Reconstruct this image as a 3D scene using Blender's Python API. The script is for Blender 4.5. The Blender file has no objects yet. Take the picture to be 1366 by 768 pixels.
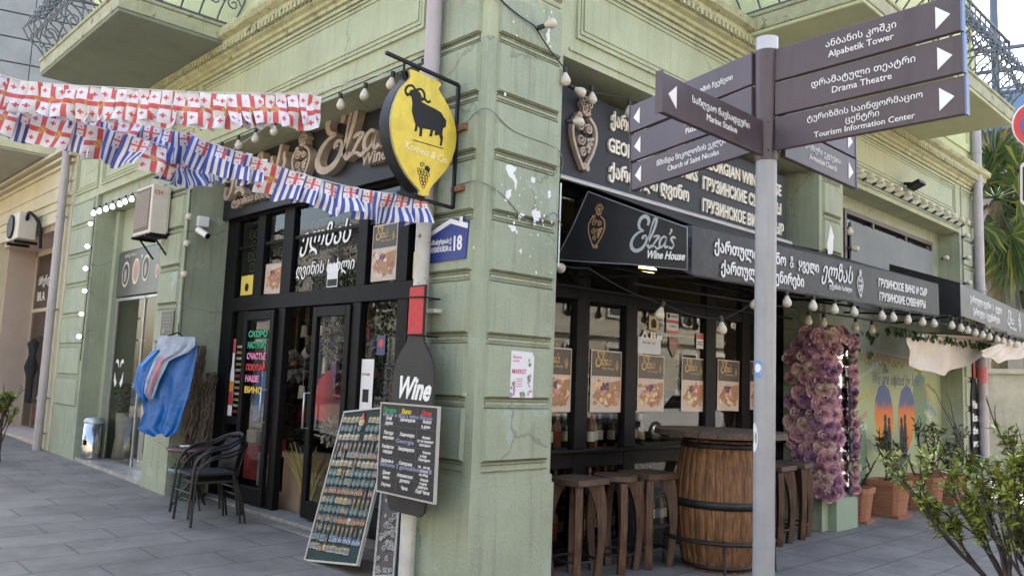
import bpy, bmesh, math, random
from mathutils import Vector, Matrix
from mathutils.geometry import tessellate_polygon
R_ = math.radians
random.seed(7)
scene = bpy.context.scene
col = scene.collection
# ------------------------------------------------------------------ camera
YAW, PITCH, ROLL = R_(46.11), R_(6.47), R_(2.206)
cy, sy, cp, sp = math.cos(YAW), math.sin(YAW), math.cos(PITCH), math.sin(PITCH)
fw = Vector((cy * cp, sy * cp, sp)); r0 = Vector((sy, -cy, 0)); u0 = r0.cross(fw)
rt = math.cos(ROLL) * r0 + math.sin(ROLL) * u0
up = -math.sin(ROLL) * r0 + math.cos(ROLL) * u0
cam = bpy.data.cameras.new('camera'); camo = bpy.data.objects.new('camera', cam); col.objects.link(camo)
camo.matrix_world = Matrix(((rt.x, up.x, -fw.x, 0), (rt.y, up.y, -fw.y, 0), (rt.z, up.z, -fw.z, 1.55), (0, 0, 0, 1)))
cam.sensor_width = 36; cam.lens = 1089.9 / 1366 * 36; cam.clip_start = .05; cam.clip_end = 500
scene.camera = camo
# ------------------------------------------------------------------ sky, sun, exposure
SUN_EL, SUN_AZ = R_(49), R_(52)            # azimuth measured from +X towards +Y: the sun stands behind the corner house
w = bpy.data.worlds.new('World'); scene.world = w; w.use_nodes = True
nt = w.node_tree; bg = nt.nodes['Background']; sky = nt.nodes.new('ShaderNodeTexSky')
sky.sky_type = 'NISHITA'; sky.sun_disc = False; sky.sun_elevation = SUN_EL; sky.sun_rotation = R_(90) - SUN_AZ
sky.air_density = 1.3; sky.dust_density = 3.0; sky.ozone_density = .8
nt.links.new(sky.outputs[0], bg.inputs[0]); bg.inputs[1].default_value = .15
sun = bpy.data.lights.new('sun', 'SUN'); sun.energy = 4.2; sun.angle = R_(.5); sun.color = (1, .94, .84)
suno = bpy.data.objects.new('sun', sun); col.objects.link(suno)
sd = Vector((math.cos(SUN_EL) * math.cos(SUN_AZ), math.cos(SUN_EL) * math.sin(SUN_AZ), math.sin(SUN_EL)))
suno.rotation_euler = sd.to_track_quat('Z', 'Y').to_euler(); suno.location = (0, 0, 30)
vs = scene.view_settings; vs.view_transform = 'Standard'; vs.look = 'None'; vs.exposure = 2.18; vs.gamma = 1; vs.use_curve_mapping = False
cy_ = scene.cycles; cy_.max_bounces = 8; cy_.diffuse_bounces = 4; cy_.glossy_bounces = 4; cy_.transparent_max_bounces = 12
cy_.caustics_reflective = False; cy_.caustics_refractive = False; cy_.sample_clamp_indirect = 6

# ------------------------------------------------------------------ materials
MATS = {}
def mat(name, rgb, rough=.7, metal=0., var=.0, scale=6., bump=0., bscale=40., streak=0., spec=.5, stain=None, emit=None, estr=0., coat=0., crack=None):
    if name in MATS: return MATS[name]
    m = bpy.data.materials.new(name); m.use_nodes = True; t = m.node_tree; n = t.nodes; b = n['Principled BSDF']
    b.inputs['Roughness'].default_value = rough; b.inputs['Metallic'].default_value = metal
    b.inputs['Specular IOR Level'].default_value = spec
    b.inputs['Coat Weight'].default_value = coat
    c = tuple(rgb) + (1,)
    b.inputs['Base Color'].default_value = c; m.diffuse_color = c
    if emit: b.inputs['Emission Color'].default_value = tuple(emit) + (1,); b.inputs['Emission Strength'].default_value = estr
    if var or bump or streak or stain:
        tc = n.new('ShaderNodeTexCoord')
        last = None
        if var:
            nz = n.new('ShaderNodeTexNoise'); nz.inputs['Scale'].default_value = scale; nz.inputs['Detail'].default_value = 6; nz.inputs['Roughness'].default_value = .62
            t.links.new(tc.outputs['Object'], nz.inputs['Vector'])
            rp = n.new('ShaderNodeValToRGB'); rp.color_ramp.elements[0].position = .3; rp.color_ramp.elements[1].position = .72
            rp.color_ramp.elements[0].color = tuple(x * (1 - var) for x in rgb) + (1,)
            rp.color_ramp.elements[1].color = tuple(min(1, x * (1 + var * .8)) for x in rgb) + (1,)
            t.links.new(nz.outputs['Fac'], rp.inputs['Fac']); last = rp.outputs['Color']
        if streak:   # rain streaks and grime running down
            mp = n.new('ShaderNodeMapping'); mp.inputs['Scale'].default_value = (9, 9, .55)
            t.links.new(tc.outputs['Object'], mp.inputs['Vector'])
            nz2 = n.new('ShaderNodeTexNoise'); nz2.inputs['Scale'].default_value = 1.6; nz2.inputs['Detail'].default_value = 5; nz2.inputs['Roughness'].default_value = .7
            t.links.new(mp.outputs[0], nz2.inputs['Vector'])
            r2 = n.new('ShaderNodeValToRGB'); r2.color_ramp.elements[0].position = .52; r2.color_ramp.elements[1].position = .78
            r2.color_ramp.elements[0].color = (0, 0, 0, 1); r2.color_ramp.elements[1].color = (streak,) * 3 + (1,)
            t.links.new(nz2.outputs['Fac'], r2.inputs['Fac'])
            mx = n.new('ShaderNodeMixRGB'); mx.inputs['Color1'].default_value = c
            mx.inputs['Color2'].default_value = tuple(x * .45 for x in rgb) + (1,)
            t.links.new(r2.outputs['Color'], mx.inputs['Fac'])
            if last: t.links.new(last, mx.inputs['Color1'])
            last = mx.outputs['Color']
        if stain:    # blotches of another colour: (rgb, scale, threshold)
            nz3 = n.new('ShaderNodeTexNoise'); nz3.inputs['Scale'].default_value = stain[1]; nz3.inputs['Detail'].default_value = 8; nz3.inputs['Roughness'].default_value = .66
            t.links.new(tc.outputs['Object'], nz3.inputs['Vector'])
            r3 = n.new('ShaderNodeValToRGB'); r3.color_ramp.elements[0].position = stain[2]; r3.color_ramp.elements[1].position = min(1, stain[2] + .05)
            t.links.new(nz3.outputs['Fac'], r3.inputs['Fac'])
            mx3 = n.new('ShaderNodeMixRGB'); mx3.inputs['Color1'].default_value = c; mx3.inputs['Color2'].default_value = tuple(stain[0]) + (1,)
            t.links.new(r3.outputs['Color'], mx3.inputs['Fac'])
            if last: t.links.new(last, mx3.inputs['Color1'])
            last = mx3.outputs['Color']
        if crack:    # hairline cracks: (rgb, cell scale)
            nd = n.new('ShaderNodeTexNoise'); nd.inputs['Scale'].default_value = 5; nd.inputs['Detail'].default_value = 6; t.links.new(tc.outputs['Object'], nd.inputs['Vector'])
            va_ = n.new('ShaderNodeMixRGB'); va_.inputs['Fac'].default_value = .16; t.links.new(tc.outputs['Object'], va_.inputs['Color1']); t.links.new(nd.outputs['Color'], va_.inputs['Color2'])
            vo = n.new('ShaderNodeTexVoronoi'); vo.feature = 'DISTANCE_TO_EDGE'; vo.inputs['Scale'].default_value = crack[1]; t.links.new(va_.outputs[0], vo.inputs['Vector'])
            c1 = n.new('ShaderNodeMath'); c1.operation = 'LESS_THAN'; c1.inputs[1].default_value = .0065; t.links.new(vo.outputs['Distance'], c1.inputs[0])
            nm = n.new('ShaderNodeTexNoise'); nm.inputs['Scale'].default_value = .9; t.links.new(tc.outputs['Object'], nm.inputs['Vector'])
            c2 = n.new('ShaderNodeMath'); c2.operation = 'GREATER_THAN'; c2.inputs[1].default_value = .53; t.links.new(nm.outputs['Fac'], c2.inputs[0])
            c3 = n.new('ShaderNodeMath'); c3.operation = 'MULTIPLY'; t.links.new(c1.outputs[0], c3.inputs[0]); t.links.new(c2.outputs[0], c3.inputs[1])
            c4 = n.new('ShaderNodeMath'); c4.operation = 'MULTIPLY'; c4.inputs[1].default_value = .5; t.links.new(c3.outputs[0], c4.inputs[0])
            mx4 = n.new('ShaderNodeMixRGB'); mx4.inputs['Color1'].default_value = c; mx4.inputs['Color2'].default_value = tuple(crack[0]) + (1,); t.links.new(c4.outputs[0], mx4.inputs['Fac'])
            if last: t.links.new(last, mx4.inputs['Color1'])
            last = mx4.outputs['Color']
        if last: t.links.new(last, b.inputs['Base Color'])
        if bump:
            nb = n.new('ShaderNodeTexNoise'); nb.inputs['Scale'].default_value = bscale; nb.inputs['Detail'].default_value = 5
            t.links.new(tc.outputs['Object'], nb.inputs['Vector'])
            bp = n.new('ShaderNodeBump'); bp.inputs['Strength'].default_value = bump; bp.inputs['Distance'].default_value = .02
            t.links.new(nb.outputs['Fac'], bp.inputs['Height']); t.links.new(bp.outputs['Normal'], b.inputs['Normal'])
    MATS[name] = m; return m

def wood(name, a, b_, scale=(3, 3, 26), rough=.65, axis='z', bump=.25):
    if name in MATS: return MATS[name]
    m = bpy.data.materials.new(name); m.use_nodes = True; t = m.node_tree; n = t.nodes; p = n['Principled BSDF']
    tc = n.new('ShaderNodeTexCoord'); mp = n.new('ShaderNodeMapping')
    sc = {'z': (22, 22, 1.6), 'x': (1.6, 22, 22), 'y': (22, 1.6, 22)}[axis]; mp.inputs['Scale'].default_value = sc
    nz = n.new('ShaderNodeTexNoise'); nz.inputs['Scale'].default_value = 2.2; nz.inputs['Detail'].default_value = 7; nz.inputs['Roughness'].default_value = .65; nz.inputs['Distortion'].default_value = .4
    rp = n.new('ShaderNodeValToRGB'); rp.color_ramp.elements[0].position = .32; rp.color_ramp.elements[1].position = .7
    rp.color_ramp.elements[0].color = tuple(a) + (1,); rp.color_ramp.elements[1].color = tuple(b_) + (1,)
    t.links.new(tc.outputs['Object'], mp.inputs[0]); t.links.new(mp.outputs[0], nz.inputs['Vector']); t.links.new(nz.outputs['Fac'], rp.inputs['Fac'])
    n2 = n.new('ShaderNodeTexNoise'); n2.inputs['Scale'].default_value = 5; n2.inputs['Detail'].default_value = 4
    t.links.new(tc.outputs['Object'], n2.inputs['Vector'])
    r2 = n.new('ShaderNodeValToRGB'); r2.color_ramp.elements[0].position = .35; r2.color_ramp.elements[0].color = (.55, .55, .55, 1); r2.color_ramp.elements[1].position = .65
    t.links.new(n2.outputs['Fac'], r2.inputs['Fac'])
    mx = n.new('ShaderNodeMixRGB'); mx.blend_type = 'MULTIPLY'; mx.inputs['Fac'].default_value = .8
    t.links.new(rp.outputs[0], mx.inputs['Color1']); t.links.new(r2.outputs[0], mx.inputs['Color2'])
    t.links.new(mx.outputs[0], p.inputs['Base Color']); p.inputs['Roughness'].default_value = rough
    bp = n.new('ShaderNodeBump'); bp.inputs['Strength'].default_value = bump; bp.inputs['Distance'].default_value = .01
    t.links.new(nz.outputs['Fac'], bp.inputs['Height']); t.links.new(bp.outputs[0], p.inputs['Normal'])
    MATS[name] = m; return m

def glass(name, tint=(.9, .93, .92), refl=.5, rough=.0, base=.015):
    m = bpy.data.materials.new(name); m.use_nodes = True; t = m.node_tree; n = t.nodes
    for x in list(n):
        if x.type != 'OUTPUT_MATERIAL': n.remove(x)
    out = [x for x in n if x.type == 'OUTPUT_MATERIAL'][0]
    tr = n.new('ShaderNodeBsdfTransparent'); tr.inputs[0].default_value = tuple(tint) + (1,)
    gl = n.new('ShaderNodeBsdfGlossy'); gl.inputs['Roughness'].default_value = rough
    fr = n.new('ShaderNodeFresnel'); fr.inputs['IOR'].default_value = 1.5
    mt = n.new('ShaderNodeMath'); mt.operation = 'MULTIPLY_ADD'; mt.inputs[1].default_value = .9; mt.inputs[2].default_value = base; mt.use_clamp = True
    mx = n.new('ShaderNodeMixShader')
    tc = n.new('ShaderNodeTexCoord'); nz = n.new('ShaderNodeTexNoise'); nz.inputs['Scale'].default_value = 2.2; nz.inputs['Detail'].default_value = 1
    t.links.new(tc.outputs['Object'], nz.inputs['Vector'])
    bp = n.new('ShaderNodeBump'); bp.inputs['Strength'].default_value = .010; bp.inputs['Distance'].default_value = .05
    t.links.new(nz.outputs['Fac'], bp.inputs['Height']); t.links.new(bp.outputs[0], gl.inputs['Normal'])
    t.links.new(fr.outputs[0], mt.inputs[0]); t.links.new(mt.outputs[0], mx.inputs[0])
    t.links.new(tr.outputs[0], mx.inputs[1]); t.links.new(gl.outputs[0], mx.inputs[2]); t.links.new(mx.outputs[0], out.inputs['Surface'])
    MATS[name] = m; return m

# ------------------------------------------------------------------ mesh building
ORG = {}
class Frame:                       # a flat local frame: u to the right, v up, n towards the viewer
    def __init__(s, o, u, v):
        s.o = Vector(o); s.u = Vector(u).normalized(); s.v = Vector(v).normalized(); s.n = s.u.cross(s.v)
    def p(s, x, y, d=0.): return s.o + s.u * x + s.v * y + s.n * d
    def at(s, x, y, d=0.): return Frame(s.p(x, y, d), s.u, s.v)
    def rot(s, a, x=0, y=0):
        c, q = math.cos(a), math.sin(a)
        return Frame(s.p(x, y), s.u * c + s.v * q, s.v * c - s.u * q)
def FR(x, y, z): return Frame((x, y, z), (1, 0, 0), (0, 0, 1))       # faces -Y (main street front)
def FL(x, y, z): return Frame((x, y, z), (0, -1, 0), (0, 0, 1))      # faces -X (side street front)
def FG(x, y, z): return Frame((x, y, z), (1, 0, 0), (0, 1, 0))       # flat, facing up

def catmull(pts, n=6, closed=False):
    P = [Vector(p) for p in pts]; out = []; N = len(P)
    rng = range(N if closed else N - 1)
    for i in rng:
        p0 = P[(i - 1) % N] if closed or i > 0 else P[i] * 2 - P[i + 1]
        p1 = P[i]; p2 = P[(i + 1) % N]
        p3 = P[(i + 2) % N] if closed or i + 2 < N else P[i + 1] * 2 - P[i]
        for k in range(n):
            t = k / n
            out.append(.5 * ((2 * p1) + (p2 - p0) * t + (2 * p0 - 5 * p1 + 4 * p2 - p3) * t * t + (3 * p1 - p0 - 3 * p2 + p3) * t ** 3))
    if not closed: out.append(P[-1])
    return out

class MB:
    def __init__(s): s.v = []; s.f = []; s.m = []; s.s = []
    def add(s, vs, fs, m=0, smooth=False):
        b = len(s.v); s.v.extend(Vector(x) for x in vs)
        for f in fs: s.f.append([i + b for i in f]); s.m.append(m); s.s.append(smooth)
        return s
    def box(s, x0, y0, z0, x1, y1, z1, m=0):
        v = [(x, y, z) for z in (z0, z1) for y in (y0, y1) for x in (x0, x1)]
        return s.add(v, [(0, 2, 3, 1), (4, 5, 7, 6), (0, 1, 5, 4), (2, 6, 7, 3), (0, 4, 6, 2), (1, 3, 7, 5)], m)
    def fbox(s, F, x0, y0, x1, y1, d0, d1, m=0):     # a box in a frame
        v = [F.p(x, y, d) for d in (d0, d1) for y in (y0, y1) for x in (x0, x1)]
        return s.add(v, [(0, 2, 3, 1), (4, 5, 7, 6), (0, 1, 5, 4), (2, 6, 7, 3), (0, 4, 6, 2), (1, 3, 7, 5)], m)
    def frust(s, F, x0, y0, x1, y1, d0, d1, c, m=0): # raised panel with bevelled edge
        v = [F.p(*q, d0) for q in ((x0, y0), (x1, y0), (x1, y1), (x0, y1))] + [F.p(*q, d1) for q in ((x0 + c, y0 + c), (x1 - c, y0 + c), (x1 - c, y1 - c), (x0 + c, y1 - c))]
        return s.add(v, [(4, 5, 6, 7), (0, 1, 5, 4), (1, 2, 6, 5), (2, 3, 7, 6), (3, 0, 4, 7)], m)
    def quad(s, F, x0, y0, x1, y1, d=0, m=0):
        return s.add([F.p(x0, y0, d), F.p(x1, y0, d), F.p(x1, y1, d), F.p(x0, y1, d)], [(0, 1, 2, 3)], m)
    def ring(s, F, x0, y0, x1, y1, t, d0, d1, m=0):  # rectangular moulding
        s.fbox(F, x0, y0, x1, y0 + t, d0, d1, m); s.fbox(F, x0, y1 - t, x1, y1, d0, d1, m)
        s.fbox(F, x0, y0 + t, x0 + t, y1 - t, d0, d1, m); return s.fbox(F, x1 - t, y0 + t, x1, y1 - t, d0, d1, m)
    def prism(s, F, outer, d0, d1, holes=(), m=0, smooth=False, back=False):
        loops = [[Vector((p[0], p[1], 0)) for p in outer]] + [[Vector((p[0], p[1], 0)) for p in h] for h in holes]
        flat = [p for l in loops for p in l]
        tris = tessellate_polygon(loops)
        top = [F.p(p.x, p.y, d1) for p in flat]; n = len(flat)
        fs = []
        for t in tris:
            a, b, c = (flat[i] for i in t)
            if (b - a).cross(c - a).z < 0: t = (t[0], t[2], t[1])
            fs.append(tuple(t))
        s.add(top, fs, m)
        if back: s.add([F.p(p.x, p.y, d0) for p in flat], [(f[0], f[2], f[1]) for f in fs], m)
        if d0 != d1:
            for l in loops:
                k = len(l)
                ar = sum(l[i].x * l[(i + 1) % k].y - l[(i + 1) % k].x * l[i].y for i in range(k))
                vs = [F.p(p.x, p.y, d0) for p in l] + [F.p(p.x, p.y, d1) for p in l]
                fs2 = [(i, (i + 1) % k, k + (i + 1) % k, k + i) for i in range(k)]
                if (ar < 0) == (l is loops[0]): fs2 = [f[::-1] for f in fs2]
                s.add(vs, fs2, m, smooth)
        return s
    def disc(s, F, x, y, r, d=0, n=14, m=0, d0=None, ry=None, a0=0):
        pts = [(x + r * math.cos(a0 + 2 * math.pi * i / n), y + (ry or r) * math.sin(a0 + 2 * math.pi * i / n)) for i in range(n)]
        return s.prism(F, pts, d if d0 is None else d0, d, m=m)
    def tube(s, pts, r, n=8, m=0, smooth=True, cap=True, closed=False):
        P = [Vector(p) for p in pts]; N = len(P)
        rr = r if isinstance(r, (list, tuple)) else [r] * N
        vs = []; pu = None
        for i in range(N):
            if closed: t = P[(i + 1) % N] - P[i - 1]
            else: t = P[min(i + 1, N - 1)] - P[max(i - 1, 0)]
            if t.length < 1e-9: t = Vector((0, 0, 1))
            t.normalize()
            if pu is None: pu = t.orthogonal().normalized()
            pu = (pu - t * pu.dot(t))
            if pu.length < 1e-6: pu = t.orthogonal()
            pu.normalize(); w_ = t.cross(pu)
            vs += [P[i] + (pu * math.cos(2 * math.pi * k / n) + w_ * math.sin(2 * math.pi * k / n)) * rr[i] for k in range(n)]
        fs = []
        for i in range(N if closed else N - 1):
            j = (i + 1) % N
            fs += [(i * n + k, i * n + (k + 1) % n, j * n + (k + 1) % n, j * n + k) for k in range(n)]
        s.add(vs, fs, m, smooth)
        if cap and not closed: s.add(vs[:n], [tuple(range(n))[::-1]], m); s.add(vs[-n:], [tuple(range(n))], m)
        return s
    def lathe(s, c, prof, n=24, m=0, smooth=True, axis=None):
        c = Vector(c); vs = []
        ax = Vector(axis).normalized() if axis else Vector((0, 0, 1)); a = ax.orthogonal().normalized() if axis else Vector((1, 0, 0)); b = ax.cross(a)
        for r, z in prof:
            vs += [c + ax * z + (a * math.cos(2 * math.pi * k / n) + b * math.sin(2 * math.pi * k / n)) * r for k in range(n)]
        fs = [(i * n + k, i * n + (k + 1) % n, (i + 1) * n + (k + 1) % n, (i + 1) * n + k) for i in range(len(prof) - 1) for k in range(n)]
        return s.add(vs, fs, m, smooth)
    def ribbon(s, F, pts, w_, d0, d1, m=0):          # flat stroke of varying width, with thickness
        P = [Vector((p[0], p[1])) for p in pts]; N = len(P)
        ww = w_ if isinstance(w_, (list, tuple)) else [w_] * N
        L = []; Rr = []
        for i in range(N):
            t = P[min(i + 1, N - 1)] - P[max(i - 1, 0)]
            if t.length < 1e-9: t = Vector((1, 0))
            t.normalize(); nn = Vector((-t.y, t.x)) * ww[i] / 2
            L.append(P[i] + nn); Rr.append(P[i] - nn)
        vs = [F.p(q.x, q.y, d1) for q in L] + [F.p(q.x, q.y, d1) for q in Rr]
        fs = [(i + 1, i, N + i, N + i + 1) for i in range(N - 1)]
        s.add(vs, fs, m)
        if d1 != d0:
            vb = [F.p(q.x, q.y, d0) for q in L] + [F.p(q.x, q.y, d0) for q in Rr]
            s.add(vs + vb, [(i, i + 1, 2 * N + i + 1, 2 * N + i) for i in range(N - 1)] + [(N + i + 1, N + i, 3 * N + i, 3 * N + i + 1) for i in range(N - 1)] + [(0, 2 * N, 3 * N, N), (N - 1, 2 * N - 1, 4 * N - 1, 3 * N - 1)], m)
        return s
    def build(s, name, mats, parent=None, org=None, bevel=0.):
        me = bpy.data.meshes.new(name)
        o = bpy.data.objects.new(name, me); col.objects.link(o)
        og = ORG[parent.name] if parent is not None else Vector(org or (0, 0, 0))
        me.from_pydata([tuple(v - og) for v in s.v], [], s.f)
        for x in (mats if isinstance(mats, (list, tuple)) else [mats]): me.materials.append(x)
        me.polygons.foreach_set('material_index', s.m); me.polygons.foreach_set('use_smooth', s.s)
        me.update()
        ORG[o.name] = og
        if parent is not None: o.parent = parent
        else: o.location = og
        if bevel:
            b = o.modifiers.new('bevel', 'BEVEL'); b.width = bevel; b.segments = 2; b.limit_method = 'ANGLE'
        return o
def tag(o, label, cat, group=None, kind=None):
    if label: o['label'] = label
    if cat: o['category'] = cat
    if group: o['group'] = group
    if kind: o['kind'] = kind
    return o
def thing(name, label, cat, loc, group=None):
    o = bpy.data.objects.new(name, None); col.objects.link(o); o.location = loc; o.empty_display_size = .1
    ORG[o.name] = Vector(loc); return tag(o, label, cat, group)
def copy_tree(o, loc=None, rz=None, label=None):
    def rec(a, par):
        c = a.copy(); col.objects.link(c); ORG[c.name] = ORG[a.name]
        if par is not None: c.parent = par
        for ch in list(a.children): rec(ch, c)
        return c
    c = rec(o, o.parent)
    if loc is not None: c.location = loc
    if rz is not None: c.rotation_euler.z = rz
    if label: c['label'] = label
    return c

# ------------------------------------------------------------------ lettering from the built-in font
_TX = {}
def contours(text, res=3, bold=0.):
    key = (text, res, round(bold, 4))
    if key in _TX: return _TX[key]
    c = bpy.data.curves.new('lettering', 'FONT'); c.body = text; c.size = 1; c.resolution_u = res
    o = bpy.data.objects.new('lettering', c); col.objects.link(o)
    dg = bpy.context.evaluated_depsgraph_get()
    cu = o.evaluated_get(dg).to_curve(dg)
    loops = []
    for sp_ in cu.splines:
        bz = sp_.bezier_points; n = len(bz); L = []
        for i in range(n):
            a, b = bz[i], bz[(i + 1) % n]
            p0, p1, p2, p3 = (Vector((q[0], q[1])) for q in (a.co, a.handle_right, b.handle_left, b.co))
            ch = (p3 - p0).normalized()
            straight = abs((p1 - p0).cross(ch)) < 1e-3 and abs((p2 - p0).cross(ch)) < 1e-3
            for k in range(1 if straight else res):
                t = k / res; u = 1 - t
                L.append(p0 * u ** 3 + p1 * 3 * u * u * t + p2 * 3 * u * t * t + p3 * t ** 3)
        D = []
        for p in L:
            if not D or (p - D[-1]).length > 1e-4: D.append(p)
        if len(D) > 2 and (D[0] - D[-1]).length < 1e-4: D.pop()
        if len(D) > 2: loops.append(D)
    o.evaluated_get(dg).to_curve_clear(); bpy.data.objects.remove(o); bpy.data.curves.remove(c)
    ar = lambda l: sum(l[i].x * l[(i + 1) % len(l)].y - l[(i + 1) % len(l)].x * l[i].y for i in range(len(l))) / 2
    sgn = 1 if ar(max(loops, key=lambda l: abs(ar(l)))) > 0 else -1
    if bold:
        for j, l in enumerate(loops):
            n = len(l); q = []
            for i in range(n):
                e1 = (l[i] - l[i - 1]).normalized(); e2 = (l[(i + 1) % n] - l[i]).normalized()
                n1 = Vector((e1.y, -e1.x)); n2 = Vector((e2.y, -e2.x)); k = n1 + n2
                if k.length < .2: k = n1
                k.normalize(); d = max(.45, k.dot(n1))
                q.append(l[i] + k * sgn * bold / d)
            loops[j] = q
    def inside(p, l):
        r = False; n = len(l)
        for i in range(n):
            a, b = l[i], l[i - 1]
            if (a.y > p.y) != (b.y > p.y) and p.x < (b.x - a.x) * (p.y - a.y) / (b.y - a.y) + a.x: r = not r
        return r
    outs = [(l, []) for l in loops if ar(l) * sgn > 0]
    for h in (l for l in loops if ar(l) * sgn <= 0):
        cand = [o_ for o_ in outs if inside(h[0], o_[0])]
        if cand: min(cand, key=lambda o_: abs(ar(o_[0])))[1].append(h)
    xs = [p.x for l in loops for p in l]; ys = [p.y for l in loops for p in l]
    _TX[key] = (outs, min(xs), max(xs), min(ys), max(ys)); return _TX[key]
def text(mb, F, s, x, y, h=None, width=None, bold=0., shear=0., d0=0., d1=.001, m=0, align='l', fit=None, res=2, cap=.7):
    """lettering with its baseline at (x, y); h = cap height; width = exact width, squeezing the letters"""
    outs, x0, x1, y0, y1 = contours(s, res, bold)
    ky = h / cap; kx = width / (x1 - x0) if width else ky
    if fit and kx * (x1 - x0) > fit: kx = fit / (x1 - x0)
    W_ = (x1 - x0) * kx
    ox = x - {'l': 0, 'c': W_ / 2, 'r': W_}[align]
    tr = lambda p: (ox + (p.x - x0) * kx + shear * p.y * ky, y + p.y * ky)
    for i, (o, hs) in enumerate(outs):
        e = .00012 * (i % 3)
        mb.prism(F, [tr(p) for p in o], d0, d1 + e, [[tr(p) for p in q] for q in hs], m)
    return W_

# hand-drawn strokes: the calligraphic name and the jug ornament
def strokes_name():
    S = []
    S.append(([(.47, .74), (.50, .84), (.45, .95), (.33, 1.0), (.2, .93), (.15, .78), (.2, .64), (.34, .57), (.2, .53), (.04, .40), (-.04, .2), (.02, .04), (.18, -.02), (.36, .05), (.47, .2), (.5, .36), (.44, .44), (.36, .40), (.37, .33)], .085))
    S.append(([(.52, .14), (.60, .3), (.72, .62), (.77, .88), (.71, .96), (.64, .78), (.58, .45), (.57, .2), (.62, .09), (.72, .16)], .06))
    S.append(([(.74, .40), (.82, .44), (.93, .42), (.84, .3), (.73, .12), (.82, .14), (.92, .07), (1.0, .12)], .055))
    S.append(([(1.2, .38), (1.1, .43), (1.0, .34), (.98, .2), (1.04, .12), (1.13, .2), (1.2, .4), (1.17, .2), (1.2, .12), (1.28, .16)], .05))
    S.append(([(1.31, .66), (1.33, .58), (1.28, .5)], .05))
    S.append(([(1.5, .39), (1.42, .43), (1.36, .37), (1.42, .28), (1.47, .2), (1.42, .11), (1.32, .13)], .052))
    return S
def name_script(mb, F, x, y, h, d0=0., d1=.001, m=0, wk=1., n=5):
    for i, (pts, w_) in enumerate(strokes_name()):
        c = catmull([Vector((a, b)) for a, b in pts], n)
        N = len(c)
        ww = [w_ * h * wk * (.45 + .75 * abs(math.sin(math.pi * (k / N * (2.2 if i == 0 else 1.4) + .12)))) for k in range(N)]
        mb.ribbon(F, [(x + p.x * h, y + p.y * h) for p in c], ww, d0, d1 + .0002 * i, m)
def spiral(cx, cy_, r, a0, turns=1.4, n=14, s=1):
    return [(cx + r * (1 - k / n * .82) * math.cos(a0 + s * turns * 2 * math.pi * k / n), cy_ + r * (1 - k / n * .82) * math.sin(a0 + s * turns * 2 * math.pi * k / n)) for k in range(n + 1)]
def ornament(mb, F, x, y, h, d0=0., d1=.001, m=0, wk=1., fine=1):
    """the jug shaped ornament of scrolls and grapes, unit height"""
    k = lambda L: [(x + a * h, y + b * h) for a, b in L]
    left = catmull([Vector(q) for q in [(-.17, .68), (-.23, .55), (-.22, .4), (-.14, .22), (-.05, .08), (-.01, .02)]], 5)
    right = catmull([Vector(q) for q in [(.08, .72), (.2, .62), (.23, .45), (.17, .27), (.08, .12), (.05, .02)]], 5)
    mb.ribbon(F, k([(p.x, p.y) for p in left]), .05 * h * wk, d0, d1, m); mb.ribbon(F, k([(p.x, p.y) for p in right]), .05 * h * wk, d0, d1 + .0003, m)
    for q, (cx, cy2, r, a, t, sg) in enumerate([(-.08, .58, .085, 0, 1.6, 1), (-.07, .4, .08, .5, 1.6, -1), (-.02, .24, .065, 1, 1.5, 1), (.07, .56, .07, 2.5, 1.5, -1), (0, .05, .05, 0, 1.2, 1), (.06, .04, .05, 3, 1.2, -1), (-.12, .7, .05, 0, 1.4, 1)]):
        mb.ribbon(F, k(spiral(cx, cy2, r, a, t, 12 * fine, sg)), .03 * h * wk, d0, d1 + .0002 * (q + 1), m)
    for a in range(6):
        an = a * math.pi / 3.2 + .1
        mb.ribbon(F, k(spiral(.02 + .07 * math.cos(an), .88 + .075 * math.sin(an), .05, an + 2, 1.1, 9, -1)), .024 * h * wk, d0, d1 + .0003 * a, m)
    mb.disc(F, x + .02 * h, y + .87 * h, .03 * h, d1 + .0012, 10, m, d0)
    mb.ribbon(F, k([(-.06, .78), (.02, .74), (.1, .78)]), .04 * h * wk, d0, d1 + .0004, m)
    for i, (gx, gy) in enumerate([(.06, .42), (.11, .43), (.08, .37), (.13, .38), (.1, .32), (.06, .33), (.08, .27), (.15, .45)]):
        mb.disc(F, x + gx * h, y + gy * h, .027 * h, d1 - .0003 * (i % 3), 8, m, d0)
# ================================================================== MATERIALS
GREEN = mat('sage_plaster', (.325, .362, .258), .72, var=.16, scale=1.4, bump=.35, bscale=38, streak=.6, stain=((.35, .40, .325), 1.9, .57), crack=((.15, .155, .10), 1.1))
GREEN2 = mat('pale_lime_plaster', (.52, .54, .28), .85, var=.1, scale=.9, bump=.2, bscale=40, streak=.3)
CORN = mat('weathered_cornice', (.45, .45, .27), .9, var=.22, scale=7, bump=.5, bscale=30, streak=.6, stain=((.16, .15, .11), 9, .60))
WHITEPEEL = mat('bare_white_gypsum', (.78, .78, .76), .9, var=.08, bump=.3)
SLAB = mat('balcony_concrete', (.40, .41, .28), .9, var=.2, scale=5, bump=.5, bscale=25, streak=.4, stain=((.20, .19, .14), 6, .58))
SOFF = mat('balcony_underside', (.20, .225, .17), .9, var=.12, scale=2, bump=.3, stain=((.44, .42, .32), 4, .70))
BLACK = mat('black_painted_metal', (.008, .008, .009), .5, var=.3, scale=9, spec=.3)
BLACKW = mat('black_window_frame', (.007, .007, .008), .5, var=.35, scale=14, bump=.1, bscale=80, spec=.14)
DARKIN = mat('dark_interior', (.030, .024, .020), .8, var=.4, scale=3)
DARKSH = mat('dark_wood_shelf', (.045, .030, .020), .6, var=.4, scale=8)
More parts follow.
